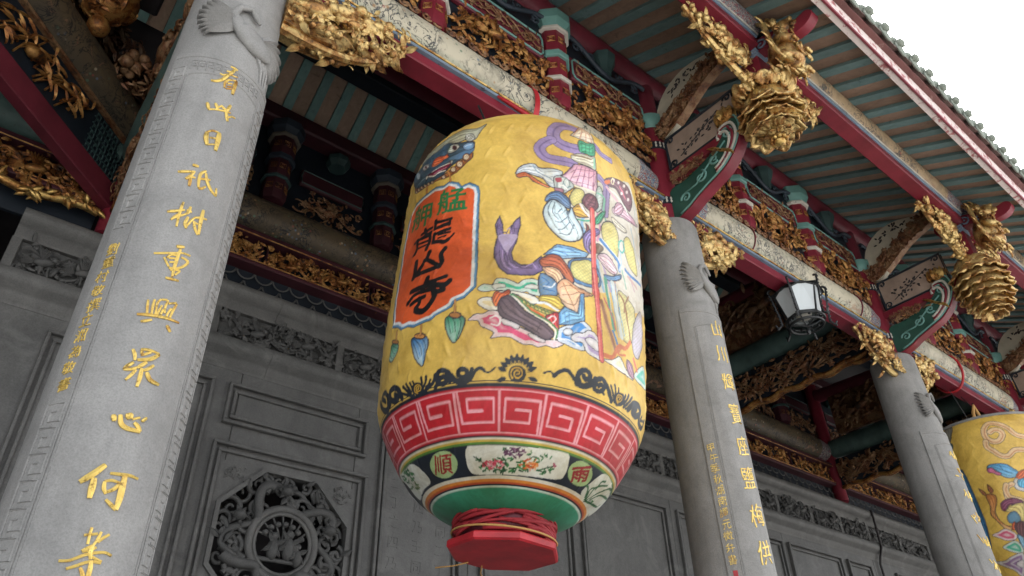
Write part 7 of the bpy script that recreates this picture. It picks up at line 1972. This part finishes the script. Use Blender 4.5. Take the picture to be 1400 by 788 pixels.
('L','#2c6a3a',[471,266,454,309,515,323],{'w':0.0118}),
('L','#2c6a3a',[584,202,873,236,905,261],{'w':0.0127}),
('L','#3f8a48',[612,223,655,221],{'w':0.0075}),
('L','#3f8a48',[461,201,472,193],{'w':0.0073}),
('L','#3f8a48',[555,196,613,200],{'w':0.0074}),
('L','#1f5230',[497,189,549,196],{'w':0.0074}),
('L','#2c6a3a',[613,211,612,201],{'w':0.0074}),
('L','#1f5230',[496,198,550,202],{'w':0.0074}),
('L','#1f5230',[595,218,612,210],{'w':0.0074}),
('L','#1f5230',[593,205,650,215],{'w':0.0075}),
('L','#1f5230',[552,226,553,217],{'w':0.0074}),
('L','#3f8a48',[526,214,517,204],{'w':0.0074})]
PAINT_B=[
('S','#8f8d84',[-1876,2284,-1899,2347,-1853,2421,-1744,2342,-1758,2248,-1816,2166,-1848,2227],{'ol':1.2}),
('S','#4f7380',[-1839,2165,-1787,2137,-1807,2086,-1862,2100],{'ol':1}),
('L','#37323c',[-783,2052,-900,2086,-984,2178,-1087,2237,-1196,2255,-1283,2193,-1297,2110,-1242,2052,-1149,2044,-1078,2097,-1083,2147,-1153,2171,-1219,2153],{'w':0.0606}),
('L','#e8c79a',[-783,2052,-900,2086,-984,2178,-1087,2237,-1196,2255,-1283,2193,-1297,2110,-1242,2052,-1149,2044,-1078,2097,-1083,2147,-1153,2171,-1219,2153],{'w':0.0509}),
('L','#c98a5c',[-781,2043,-898,2078,-983,2169,-1085,2227,-1194,2245,-1280,2184,-1294,2101,-1240,2043,-1147,2036,-1076,2088,-1080,2138,-1150,2162,-1216,2144],{'w':0.0102}),
('L','#37323c',[-1321,2059,-1330,2005,-1264,1940,-1195,1883,-1106,1871,-1002,1919,-874,1915],{'w':0.0581}),
('L','#e8c79a',[-1321,2059,-1330,2005,-1264,1940,-1195,1883,-1106,1871,-1002,1919,-874,1915],{'w':0.0488}),
('L','#c98a5c',[-1318,2050,-1327,1997,-1261,1931,-1193,1874,-1103,1862,-1000,1911,-871,1907],{'w':0.0098}),
('S','#4f9cd0',[-1435,1784,-1389,1815,-1293,1812,-1178,1788,-1110,1733,-1069,1690,-1123,1645,-1217,1644,-1293,1681,-1353,1756],{'ol':1.4,'st':'vg','c2':'#8cc4e4'}),
('S','#d8709a',[-1444,1772,-1374,1779,-1332,1733,-1284,1705,-1323,1685,-1386,1722,-1436,1738],{'ol':1}),
('L','#2f6a98',[-1261,1780,-1240,1725,-1149,1686],{'w':0.008}),
('S','#d2683a',[-1069,1690,-966,1706,-1016,1608,-1135,1620],{'ol':1}),
('S','#e8e2e0',[-1176,1600,-1114,1631,-1053,1536,-1092,1489,-1182,1525],{'ol':1,'st':'dots'}),
('S','#62b0d8',[-1119,1606,-1010,1620,-1059,1524,-1134,1544],{'ol':1}),
('L','#37323c',[-1203,1578,-1273,1562,-1311,1517,-1325,1456],{'w':0.0541}),
('L','#e8c79a',[-1203,1578,-1273,1562,-1311,1517,-1325,1456],{'w':0.0451}),
('L','#c98a5c',[-1200,1570,-1270,1554,-1308,1509,-1323,1448],{'w':0.009}),
('P','#3f78a8',[-1818,1854,-1782,1842,-1758,1759,-1722,1274,-1767,1038,-1832,953,-1855,993,-1834,1384,-1841,1724],{'ol':1.2}),
('L','#37323c',[-1280,1580,-1310,1534,-1294,1457,-1169,1404],{'w':0.0529}),
('L','#e8c79a',[-1280,1580,-1310,1534,-1294,1457,-1169,1404],{'w':0.0441}),
('L','#c98a5c',[-1277,1572,-1308,1526,-1292,1450,-1167,1397],{'w':0.0088}),
('S','#8a4a68',[-1440,1406,-1366,1437,-1243,1438,-1158,1397,-1186,1370,-1334,1377,-1406,1327,-1451,1346],{'ol':1.2}),
('S','#e6cf80',[-1406,1327,-1305,1373,-1158,1367,-1243,1197,-1317,1290],{'ol':1}),
('S','#5f96bd',[-1414,1280,-1305,1312,-1263,1247,-1300,1204,-1419,1208],{'ol':1,'st':'dots'}),
('S','#d88a4a',[-1591,1507,-1545,1530,-1463,1497,-1480,1425,-1539,1349,-1534,1263,-1474,1193,-1407,1171,-1442,1135,-1506,1162,-1570,1256,-1618,1326,-1584,1406],{'ol':1.4,'st':'vg','c2':'#ecc48c'}),
('S','#a8684a',[-1652,1608,-1582,1556,-1585,1519,-1626,1540],{'ol':1}),
('S','#a8684a',[-1513,1626,-1464,1560,-1496,1528,-1530,1559],{'ol':1}),
('S','#dd5f80',[-1700,1129,-1596,1147,-1506,1162,-1430,1127,-1390,1086,-1427,1045,-1535,1049,-1613,1084],{'st':'cloud','ol':1}),
('S','#dd5f2e',[-1396,1193,-1349,1210,-1369,1142,-1417,1137],{'ol':1}),
('S','#4fb898',[-1628,999,-1532,1025,-1433,1034,-1375,969,-1410,905,-1505,929,-1582,963],{'st':'cloud','ol':1}),
('S','#6a3c40',[-1360,1188,-1243,1197,-1316,1054,-1379,1108],{'ol':1.2}),
('S','#86b9e0',[-1390,1086,-1322,1043,-1373,946],{'ol':1}),
('S','#9c7aa8',[-1809,882,-1670,873,-1553,901,-1396,903,-1508,705,-1596,771,-1702,820],{'st':'cloud','ol':1}),
('S','#efeaf0',[-1543,821,-1471,851,-1430,840,-1465,777],{'ol':0.8})]
# ================================================================== big painted lanterns
LCTRL = np.array([(.222,0),(.373,.08),(.508,.198),(.655,.454),(.685,.682),(.698,.954),(.70,1.273),(.702,1.591),(.703,1.864),(.685,2.046),(.605,2.171),(.437,2.239),(.212,2.273)])
def catmull(C, n=12, closed=False):
    C = np.asarray(C, float)
    P = np.vstack([C[-1], C, C[0], C[1]]) if closed else np.vstack([2 * C[0] - C[1], C, 2 * C[-1] - C[-2]])
    out = []
    for i in range(1, len(P) - 2):
        p0, p1, p2, p3 = P[i - 1:i + 3]
        for t in np.arange(n) / n:
            out.append(.5 * ((2 * p1) + (-p0 + p2) * t + (2 * p0 - 5 * p1 + 4 * p2 - p3) * t * t + (-p0 + 3 * p1 - 3 * p2 + p3) * t ** 3))
    if not closed: out.append(P[-2])
    return np.array(out)
LP = catmull(LCTRL, 40)
LS = np.concatenate([[0], np.cumsum(np.hypot(*np.diff(LP, axis=0).T))])
RM = .70; PXM = .0023
class Canvas:
    """paint laid out on the unrolled lantern skin: x = angle * RM, y = length along the profile"""
    def __init__(self, t0, t1):
        self.x0 = t0 * RM; self.W = int((t1 - t0) * RM / PXM); self.H = int(LS[-1] / PXM) + 2
        self.c = np.zeros((self.H, self.W, 3), np.float32)
        self.c[:] = s2l('#e4bf5c')
        self.X = self.x0 + (np.arange(self.W) + .5) * PXM; self.Y = (np.arange(self.H) + .5) * PXM
    def win(self, P, pad):
        a = np.floor((P[:, 0].min() - pad - self.x0) / PXM); b = np.ceil((P[:, 0].max() + pad - self.x0) / PXM)
        c = np.floor((P[:, 1].min() - pad) / PXM); d = np.ceil((P[:, 1].max() + pad) / PXM)
        return max(0, int(a)), min(self.W, int(b) + 1), max(0, int(c)), min(self.H, int(d) + 1)
    def inside(self, P, X, Y):
        m = np.zeros((len(Y), len(X)), bool)
        for (x1, y1), (x2, y2) in zip(P, np.roll(P, -1, 0)):
            if y1 == y2: continue
            rows = (Y > min(y1, y2)) & (Y <= max(y1, y2))
            if not rows.any(): continue
            xi = x1 + (Y[rows] - y1) * (x2 - x1) / (y2 - y1)
            m[rows] ^= X[None, :] < xi[:, None]
        return m
    def dist(self, P, X, Y, closed):
        d = np.full((len(Y), len(X)), 9., np.float32)
        Q = np.roll(P, -1, 0) if closed else P[1:]
        gx, gy = X[None, :], Y[:, None]
        for (x1, y1), (x2, y2) in zip(P, Q):
            dx, dy = x2 - x1, y2 - y1; L2 = dx * dx + dy * dy + 1e-12
            t = np.clip(((gx - x1) * dx + (gy - y1) * dy) / L2, 0, 1)
            d = np.minimum(d, np.hypot(gx - x1 - t * dx, gy - y1 - t * dy))
        return d
    def fill(self, P, col, st=None, c2=None, ol=0):
        a, b, c, d = self.win(P, .012)
        if a >= b or c >= d: return
        X, Y = self.X[a:b], self.Y[c:d]; m = self.inside(P, X, Y); R = self.c[c:d, a:b]; col = np.array(s2l(col))
        if st == 'vg':
            y1, y0 = P[:, 1].max(), P[:, 1].min(); t = np.clip((y1 - Y) / (y1 - y0 + 1e-9), 0, 1)[:, None, None]; F = col * (1 - t) + np.array(s2l(c2)) * t; F = np.broadcast_to(F, R.shape)
        elif st == 'cloud':
            dd = self.dist(P, X, Y, True)[..., None]; t = np.clip(dd / .020, 0, 1) * np.clip(1.15 - np.abs(np.mod(dd - .020, .034) / .034) ** 2, 0, 1); F = np.array((.86, .86, .82)) * (1 - t) + col * t
        elif st == 'dots':
            u = np.abs(np.mod((X[None, :] + Y[:, None]) / .022, 1) - .5); v = np.abs(np.mod((X[None, :] - Y[:, None]) / .022, 1) - .5)
            t = ((u < .12) | (v < .12))[..., None] * .45; F = col * (1 - t) + np.array((.25, .28, .14)) * t
        elif st == 'plaque':
            dd = self.dist(P, X, Y, True)[..., None]; F = np.where(dd < .005, s2l('#37506a'), np.where(dd < .016, s2l('#5d8fb5'), np.where(dd < .032, (.80, .82, .82), col)))
        else: F = np.broadcast_to(col, R.shape)
        if ol and st != 'cloud':
            sh = .66 + .40 * np.clip(self.dist(P, X, Y, True) / .024, 0, 1)[..., None]; F = np.clip(F * sh, 0, 1)
        R[m] = F[m]
        if ol:
            k = self.dist(P, X, Y, True) < ol * .0024
            R[k] = s2l('#37323c')
    def stroke(self, P, col, w):
        a, b, c, d = self.win(P, w)
        if a >= b or c >= d: return
        k = self.dist(P, self.X[a:b], self.Y[c:d], False) < w / 2
        self.c[c:d, a:b][k] = s2l(col)
    def glyph(self, ch, quad, col, bold):
        me = glyph(ch, .0, 0); me.calc_loop_triangles()
        V = np.array([v.co[:2] for v in me.vertices]); u = V[:, :1] * 1.0; v = (V[:, 1:2] + .09) / .95
        tl, tr, br, bl = quad
        Q = (1 - v) * ((1 - u) * bl + u * br) + v * ((1 - u) * tl + u * tr)
        for t in me.loop_triangles:
            q = Q[list(t.vertices)]; self.fill(q, col); self.stroke(np.vstack([q, q[:1]]), col, bold)
        bpy.data.meshes.remove(me)
    def run(self, data):
        for kind, col, q, k in data:
            P = np.array(q, float).reshape(-1, 2) / 1000.; P[:, 0] *= RM
            if kind == 'G': self.glyph(k['ch'], P, col, k.get('b', .006))
            elif kind == 'L': self.stroke(catmull(P, 5) if len(P) > 2 else P, col, k['w'])
            else:
                if kind == 'S' and k.get('sm', 1): P = catmull(P, 4, True)
                self.fill(P, col, k.get('st'), k.get('c2'), k.get('ol', 0))
                x, y = P[:, 0], P[:, 1]; ar = .5 * abs(np.dot(x, np.roll(y, 1)) - np.dot(y, np.roll(x, 1)))
                if k.get('ol', 0) >= 1 and k.get('st') in (None, 'vg') and ar > .0018:      # drapery folds in a darker tone of the same paint
                    Q = P - P.mean(0); w, v = np.linalg.eigh(Q.T @ Q); e = Q @ v[:, 1]; i0, i1 = int(e.argmin()), int(e.argmax())
                    a_, b_ = min(i0, i1), max(i0, i1); h1 = P[a_:b_ + 1]; h2 = np.vstack([P[b_:], P[:a_ + 1]])[::-1]
                    if len(h1) > 2 and len(h2) > 2:
                        tt = np.linspace(.08, .9, 14); g = lambda h: np.stack([np.interp(tt * (len(h) - 1), np.arange(len(h)), h[:, q]) for q in (0, 1)], 1)
                        H1, H2 = g(h1), g(h2); dk = '#%02x%02x%02x' % tuple(int(int(col[q:q + 2], 16) * .62) for q in (1, 3, 5)); lt = '#%02x%02x%02x' % tuple(min(255, int(int(col[q:q + 2], 16) * 1.15 + 18)) for q in (1, 3, 5))
                        for f, cc in ((.22, dk), (.36, lt), (.52, dk), (.66, lt), (.80, dk)):
                            self.stroke((H1 * (1 - f) + H2 * f)[(0 if cc == dk else 3):(14 if f < .5 else 11)], cc, .0042)
    def band(self, s0, s1, col):
        self.c[max(0, int(s0 / PXM)):int(s1 / PXM)] = s2l(col)
    def base(self):
        N = '#1d2632'
        n = int(.142 / PXM); t = np.linspace(0, 1, n)[:, None, None]
        self.c[:n] = np.array(s2l('#1d6a4a')) * (1 - t) + np.array(s2l('#3f9c78')) * t  # green darkens toward the neck: brushed paint with some shading put in
        for a, b, c in ((.140, .151, '#cfe0d0'), (.151, .157, N), (.157, .170, '#b8502a'), (.170, .186, '#dc8a35'), (.186, .201, '#e3decb'), (.201, .345, N), (.345, .358, '#5d8a3a'), (.358, .366, '#cdb04a'), (.366, .375, '#e6e2d0'), (.375, .385, N), (.385, .592, '#c32430'), (.592, .609, N), (.615, .620, N)):
            self.band(a, b, c)
        pk = '#eda3ab'; per = 2 * PI / 19
        self.band(.576, .584, pk); self.band(.393, .400, pk)
        k0 = int(math.floor((self.x0 / RM - math.radians(-42.6)) / per)) - 1
        for k in range(k0, k0 + 22):
            a = math.radians(-42.6) + k * per; w = .0125
            f = lambda u, v: ((a + u * per) * RM, .400 + v * .176)
            self.stroke(np.array([f(0, 0), f(0, 1)]), pk, w)
            if k >= 0: U = [(.93, 0), (.90, .80), (.14, .80), (.12, .24), (.70, .24), (.70, .54), (.38, .54)]
            else: U = [(.07, 1), (.12, .22), (.88, .22), (.88, .80), (.28, .80), (.28, .50), (.62, .50)]
            self.stroke(np.array([f(u, v) for u, v in U]), pk, w)
def lantern_mat():
    m = NB('painted_oilcloth')
    at = m.n("ShaderNodeAttribute"); at.attribute_name = 'paint'
    st = m.ramp(m.noise(3.2, 8, .7, .6), [(.36, (.78, .73, .62)), (.54, (1, 1, 1))])
    sp = m.ramp(m.noise(1.4, 6, .7, 1.0), [(.38, (.70, .66, .58)), (.56, (1, 1, 1))])
    c = m.mix(1.0, at.outputs['Color'], st, 'MULTIPLY'); c = m.mix(1.0, c, sp, 'MULTIPLY')
    fd = m.ramp(m.noise(60, 3, .6), [(.3, (.92, .92, .92)), (.7, (1.03, 1.03, 1.03))])
    m.col(m.mix(1.0, c, fd, 'MULTIPLY')); m.set(.42, 0, .45)
    m.b.inputs['Sheen Weight'].default_value = .05
    m.bump(m.noise(150, 3, .5), .08, .002)
    return m.m
M['oilcloth'] = lantern_mat()
def lantern_body(name, par, B, tilt, canvas, t0, t1, dx, ds, seed):
    tf = np.arange(t0, t1, dx / RM); tb = np.linspace(t1, t0 + 2 * PI, 60)[:-1]
    T = np.concatenate([tf, tb]); S = np.linspace(0, LS[-1], int(LS[-1] / ds))
    r = np.interp(S, LS, LP[:, 0]); h = np.interp(S, LS, LP[:, 1])
    ax = np.array([tilt[0], tilt[1], 1.]); ax /= np.linalg.norm(ax); e1 = np.cross([0, 1, 0], ax); e1 /= np.linalg.norm(e1); e2 = np.cross(ax, e1)
    rs = np.random.RandomState(seed)
    TT, SS = np.meshgrid(T, S, indexing='ij')
    # hoops with shallow bulges, slanting creases between hoops, and soft dents
    row = .092; rowi = np.floor(SS / row); fr = SS / row - rowi
    jit = rs.rand(64, 400)
    bulge = -.0007 * np.cos(2 * PI * fr)
    sl = np.where(rowi % 2 == 0, 1, -1); u = (TT * RM + sl * fr * .035 + .05 * rowi) / .105
    ui = np.floor(u).astype(int) % 400; uf = np.abs(u - np.floor(u) - .5)
    amp = jit[rowi.astype(int) % 64, ui]
    crease = .0046 * amp * np.exp(-(uf / .10) ** 2) * np.sin(PI * fr)
    body = np.clip((SS - .10) / .2, 0, 1) * np.where((SS > .35) & (SS < .62), .45, 1)
    dents = .002 * np.sin(TT * 5.3 + 2.1 * np.sin(SS * 3)) * np.sin(SS * 5.1 + TT * 2.0)
    rr = r[None, :] + (bulge + crease) * body + dents * np.clip(r[None, :] / .4, 0, 1)
    d = np.sin(TT)[..., None] * e1 - np.cos(TT)[..., None] * e2
    P = np.array(B) + h[None, :, None] * ax + rr[..., None] * d
    nT, nS = len(T), len(S)
    i = np.arange(nT); j = np.arange(nS - 1); I, J = np.meshgrid(i, j, indexing='ij'); I2 = (I + 1) % nT
    F = np.stack([I * nS + J, I2 * nS + J, I2 * nS + J + 1, I * nS + J + 1], -1).reshape(-1, 4)
    c = np.array(par.location)
    me = bpy.data.meshes.new(name)
    V = (P.reshape(-1, 3) - c).astype(np.float32)
    me.vertices.add(len(V)); me.vertices.foreach_set('co', V.ravel())
    me.loops.add(F.size); me.loops.foreach_set('vertex_index', F.ravel().astype(np.int32))
    me.polygons.add(len(F)); me.polygons.foreach_set('loop_start', (np.arange(len(F)) * 4).astype(np.int32)); me.polygons.foreach_set('loop_total', np.full(len(F), 4, np.int32))
    me.update(calc_edges=True); me.validate()
    me.shade_smooth()
    # paint: box-averaged canvas sample per vertex
    cv = canvas.c; H, W, _ = cv.shape
    k = max(1, int(round(min(dx, ds) / PXM)))
    cs = np.zeros((H + 1, W + 1, 3)); cs[1:, 1:] = cv.cumsum(0, dtype=np.float64).cumsum(1)
    xx = np.mod(TT - canvas.x0 / RM, 2 * PI) * RM / PXM; yy = SS / PXM
    xa = np.clip((xx - k / 2).round().astype(int), 0, W - 1); xb = np.clip(xa + k, 1, W); ya = np.clip((yy - k / 2).round().astype(int), 0, H - 1); yb = np.clip(ya + k, 1, H)
    xa = np.minimum(xa, xb - 1); ya = np.minimum(ya, yb - 1)
    C = (cs[yb, xb] - cs[ya, xb] - cs[yb, xa] + cs[ya, xa]) / ((xb - xa) * (yb - ya))[..., None]
    at = me.color_attributes.new('paint', 'FLOAT_COLOR', 'POINT')
    rgba = np.ones((len(V), 4), np.float32); rgba[:, :3] = C.reshape(-1, 3)
    at.data.foreach_set('color', rgba.ravel())
    me.materials.append(M['oilcloth'])
    o = bpy.data.objects.new(name, me); COL.objects.link(o); o.parent = par
    return ax, e1, e2
def lantern(label, B, tilt, data, t0, t1, dx, ds, seed, hang):
    t = thing('paper_lantern', label, 'lantern', B, 'painted lanterns under the beams')
    cv = Canvas(-PI, PI); cv.base(); cv.run(data)
    ax, e1, e2 = lantern_body('painted_skin', t, B, tilt, cv, t0, t1, dx, ds, seed)
    B = np.array(B); A = np.eye(4); A[:3, 0] = e1; A[:3, 1] = e2; A[:3, 2] = ax; A[:3, 3] = B; rg = random.Random(seed)
    # red cloth knotted round the neck
    m = MB(); m.lathe([(.215, .03), (.225, -.01), (.215, -.06), (.19, -.09)], 30, A); obj('neck_ring', m, 'red_dark', t, True)
    m = MB()
    for k in range(46):
        a0 = rg.random() * 6.28; n = 16; s = np.linspace(0, 1, n); a = a0 + s * rg.uniform(1.2, 2.4) * rg.choice((-1, 1)); z = -.02 + rg.uniform(-.055, .055) + (s - .5) * rg.uniform(-.09, .09); r = .226 + rg.uniform(-.005, .016)
        m.tube(np.stack([r * np.cos(a), r * np.sin(a), z], 1), rg.uniform(.006, .012), 5, A)
    obj('red_cloth_twist', m, 'red_cloth', t, True)
    m = MB()
    for k in range(1):
        s = np.linspace(0, 2 * PI, 40); m.tube(np.stack([(.246 + .002 * k) * np.cos(s), (.246 + .002 * k) * np.sin(s), -.055 + .02 * np.sin(s + k) + .008 * k], 1), .005, 5, A)
    for sx in (-1, .6):
        m.tube([(sx * .05, .20, -.132), (sx * .10, .25, -.15), (sx * .18, .28, -.17)], .0035, 5, A)
    obj('orange_cord', m, 'rope', t, True)
    m = MB(); m.lathe([(.255, -.130), (.266, -.122), (.266, -.098), (.258, -.090)], 8, A, phase=PI / 8); obj('octagonal_base', m, 'red_bright', t, 20)
    return t, A
tA, A = lantern('huge yellow lantern painted with a warrior, lion mask and red plaque, Greek-key band', (2.177, 2.70, 2.682), (.0669, -.0406), PAINT_A, -2.45, 1.35, .0042, .0043, 3, True)
# red straps holding it to the beam
for xs_, nm in ((2.47, 0),):
    m = MB(); tt = np.linspace(0, 2 * PI, 41); P = np.stack([np.full(41, xs_), YC + .170 * np.cos(tt), 5.785 + .245 * np.sin(tt)], 1)
    V = []; F = []
    for k, p in enumerate(P[:-1]):
        for dx_ in (-.022, .022):
            for o_ in (0, .006):
                q = p + np.array((dx_, 0, 0)); q[1] += o_ * math.cos(tt[k]); q[2] += o_ * math.sin(tt[k]); V.append(q)
    n = len(P) - 1
    for k in range(n):
        q = (k + 1) % n
        for a, b in ((0, 1), (1, 3), (3, 2), (2, 0)): F.append((k * 4 + a, k * 4 + b, q * 4 + b, q * 4 + a))
    m.add(V, F); obj('red_strap', m, 'red_bright', tA)
m = MB(); top = (A @ np.array((0, 0, 2.27, 1)))[:3]
m.tube([top, (2.25, 2.66, 5.45)], .012, 6)
for sx in (-1, 1): m.tube([top + np.array((sx * .15, 0, -.02)), (2.25 + sx * .23, 2.70, 5.50)], .008, 5)
obj('hanging_wire', m, 'iron', tA)
m = MB(); m.tube([(2.16, 2.66, 5.66), (2.22, 2.62, 5.60), (2.34, 2.56, 5.50), (2.44, 2.52, 5.40)], [.010, .017, .018, .016], 6); obj('hook', m, 'red_bright', tA, True)
B2 = (9.354, 2.73, 2.84)
tB, A = lantern('yellow painted lantern cut off by the right edge of the picture', B2, (0, -.02), PAINT_B, -2.9, .6, .0075, .0075, 9, False)
m = MB()
for k in range(12): pass
m.lathe([(.63, 2.155), (.615, 2.19), (.44, 2.255), (.10, 2.29)], 30, A); obj('grey_top_cloth', m, 'granite_warm', tB, True)
m = MB(); top = (A @ np.array((0, 0, 2.2, 1)))[:3]
m.tube([top + (-.20, 0, -.02), top + (-.12, 0, .22), top + (-.02, 0, .34), top + (.05, 0, .24), top + (.10, 0, 0)], .020, 8); obj('hanger', m, 'rope', tB, True)
m = MB(); m.tube([top + (-.05, 0, .30), (9.3, YC, 5.52)], .006, 5); m.tube([top + (.25, 0, -.05), (9.6, YC, 5.52)], .006, 5); m.tube([top + (-.3, 0, -.05), (9.0, YC, 5.52)], .006, 5); obj('hanging_wire', m, 'iron', tB)
m = MB(); tt = np.linspace(0, 2 * PI, 31); m.tube(np.stack([np.full(31, 9.15), YC + .170 * np.cos(tt), 5.785 + .245 * np.sin(tt)], 1), .016, 6, caps=False); obj('red_strap', m, 'red_bright', tB, True)
m = MB(); m.tube(np.stack([np.full(31, 5.1), YC + .160 * np.cos(tt), 5.84 + .180 * np.sin(tt)], 1), .008, 5, caps=False)
tag(obj('wire_loop', m, 'red_dark', smooth=True), 'thin dark wire loop round the beam near the second column', 'wire', 'wire loops on the beam')
m = MB(); m.tube(np.stack([np.full(31, 6.95), YC + .160 * np.cos(tt), 5.84 + .180 * np.sin(tt)], 1), .008, 5, caps=False)
tag(obj('wire_loop', m, 'red_dark', smooth=True), 'thin dark wire loop round the beam near the third column', 'wire', 'wire loops on the beam')
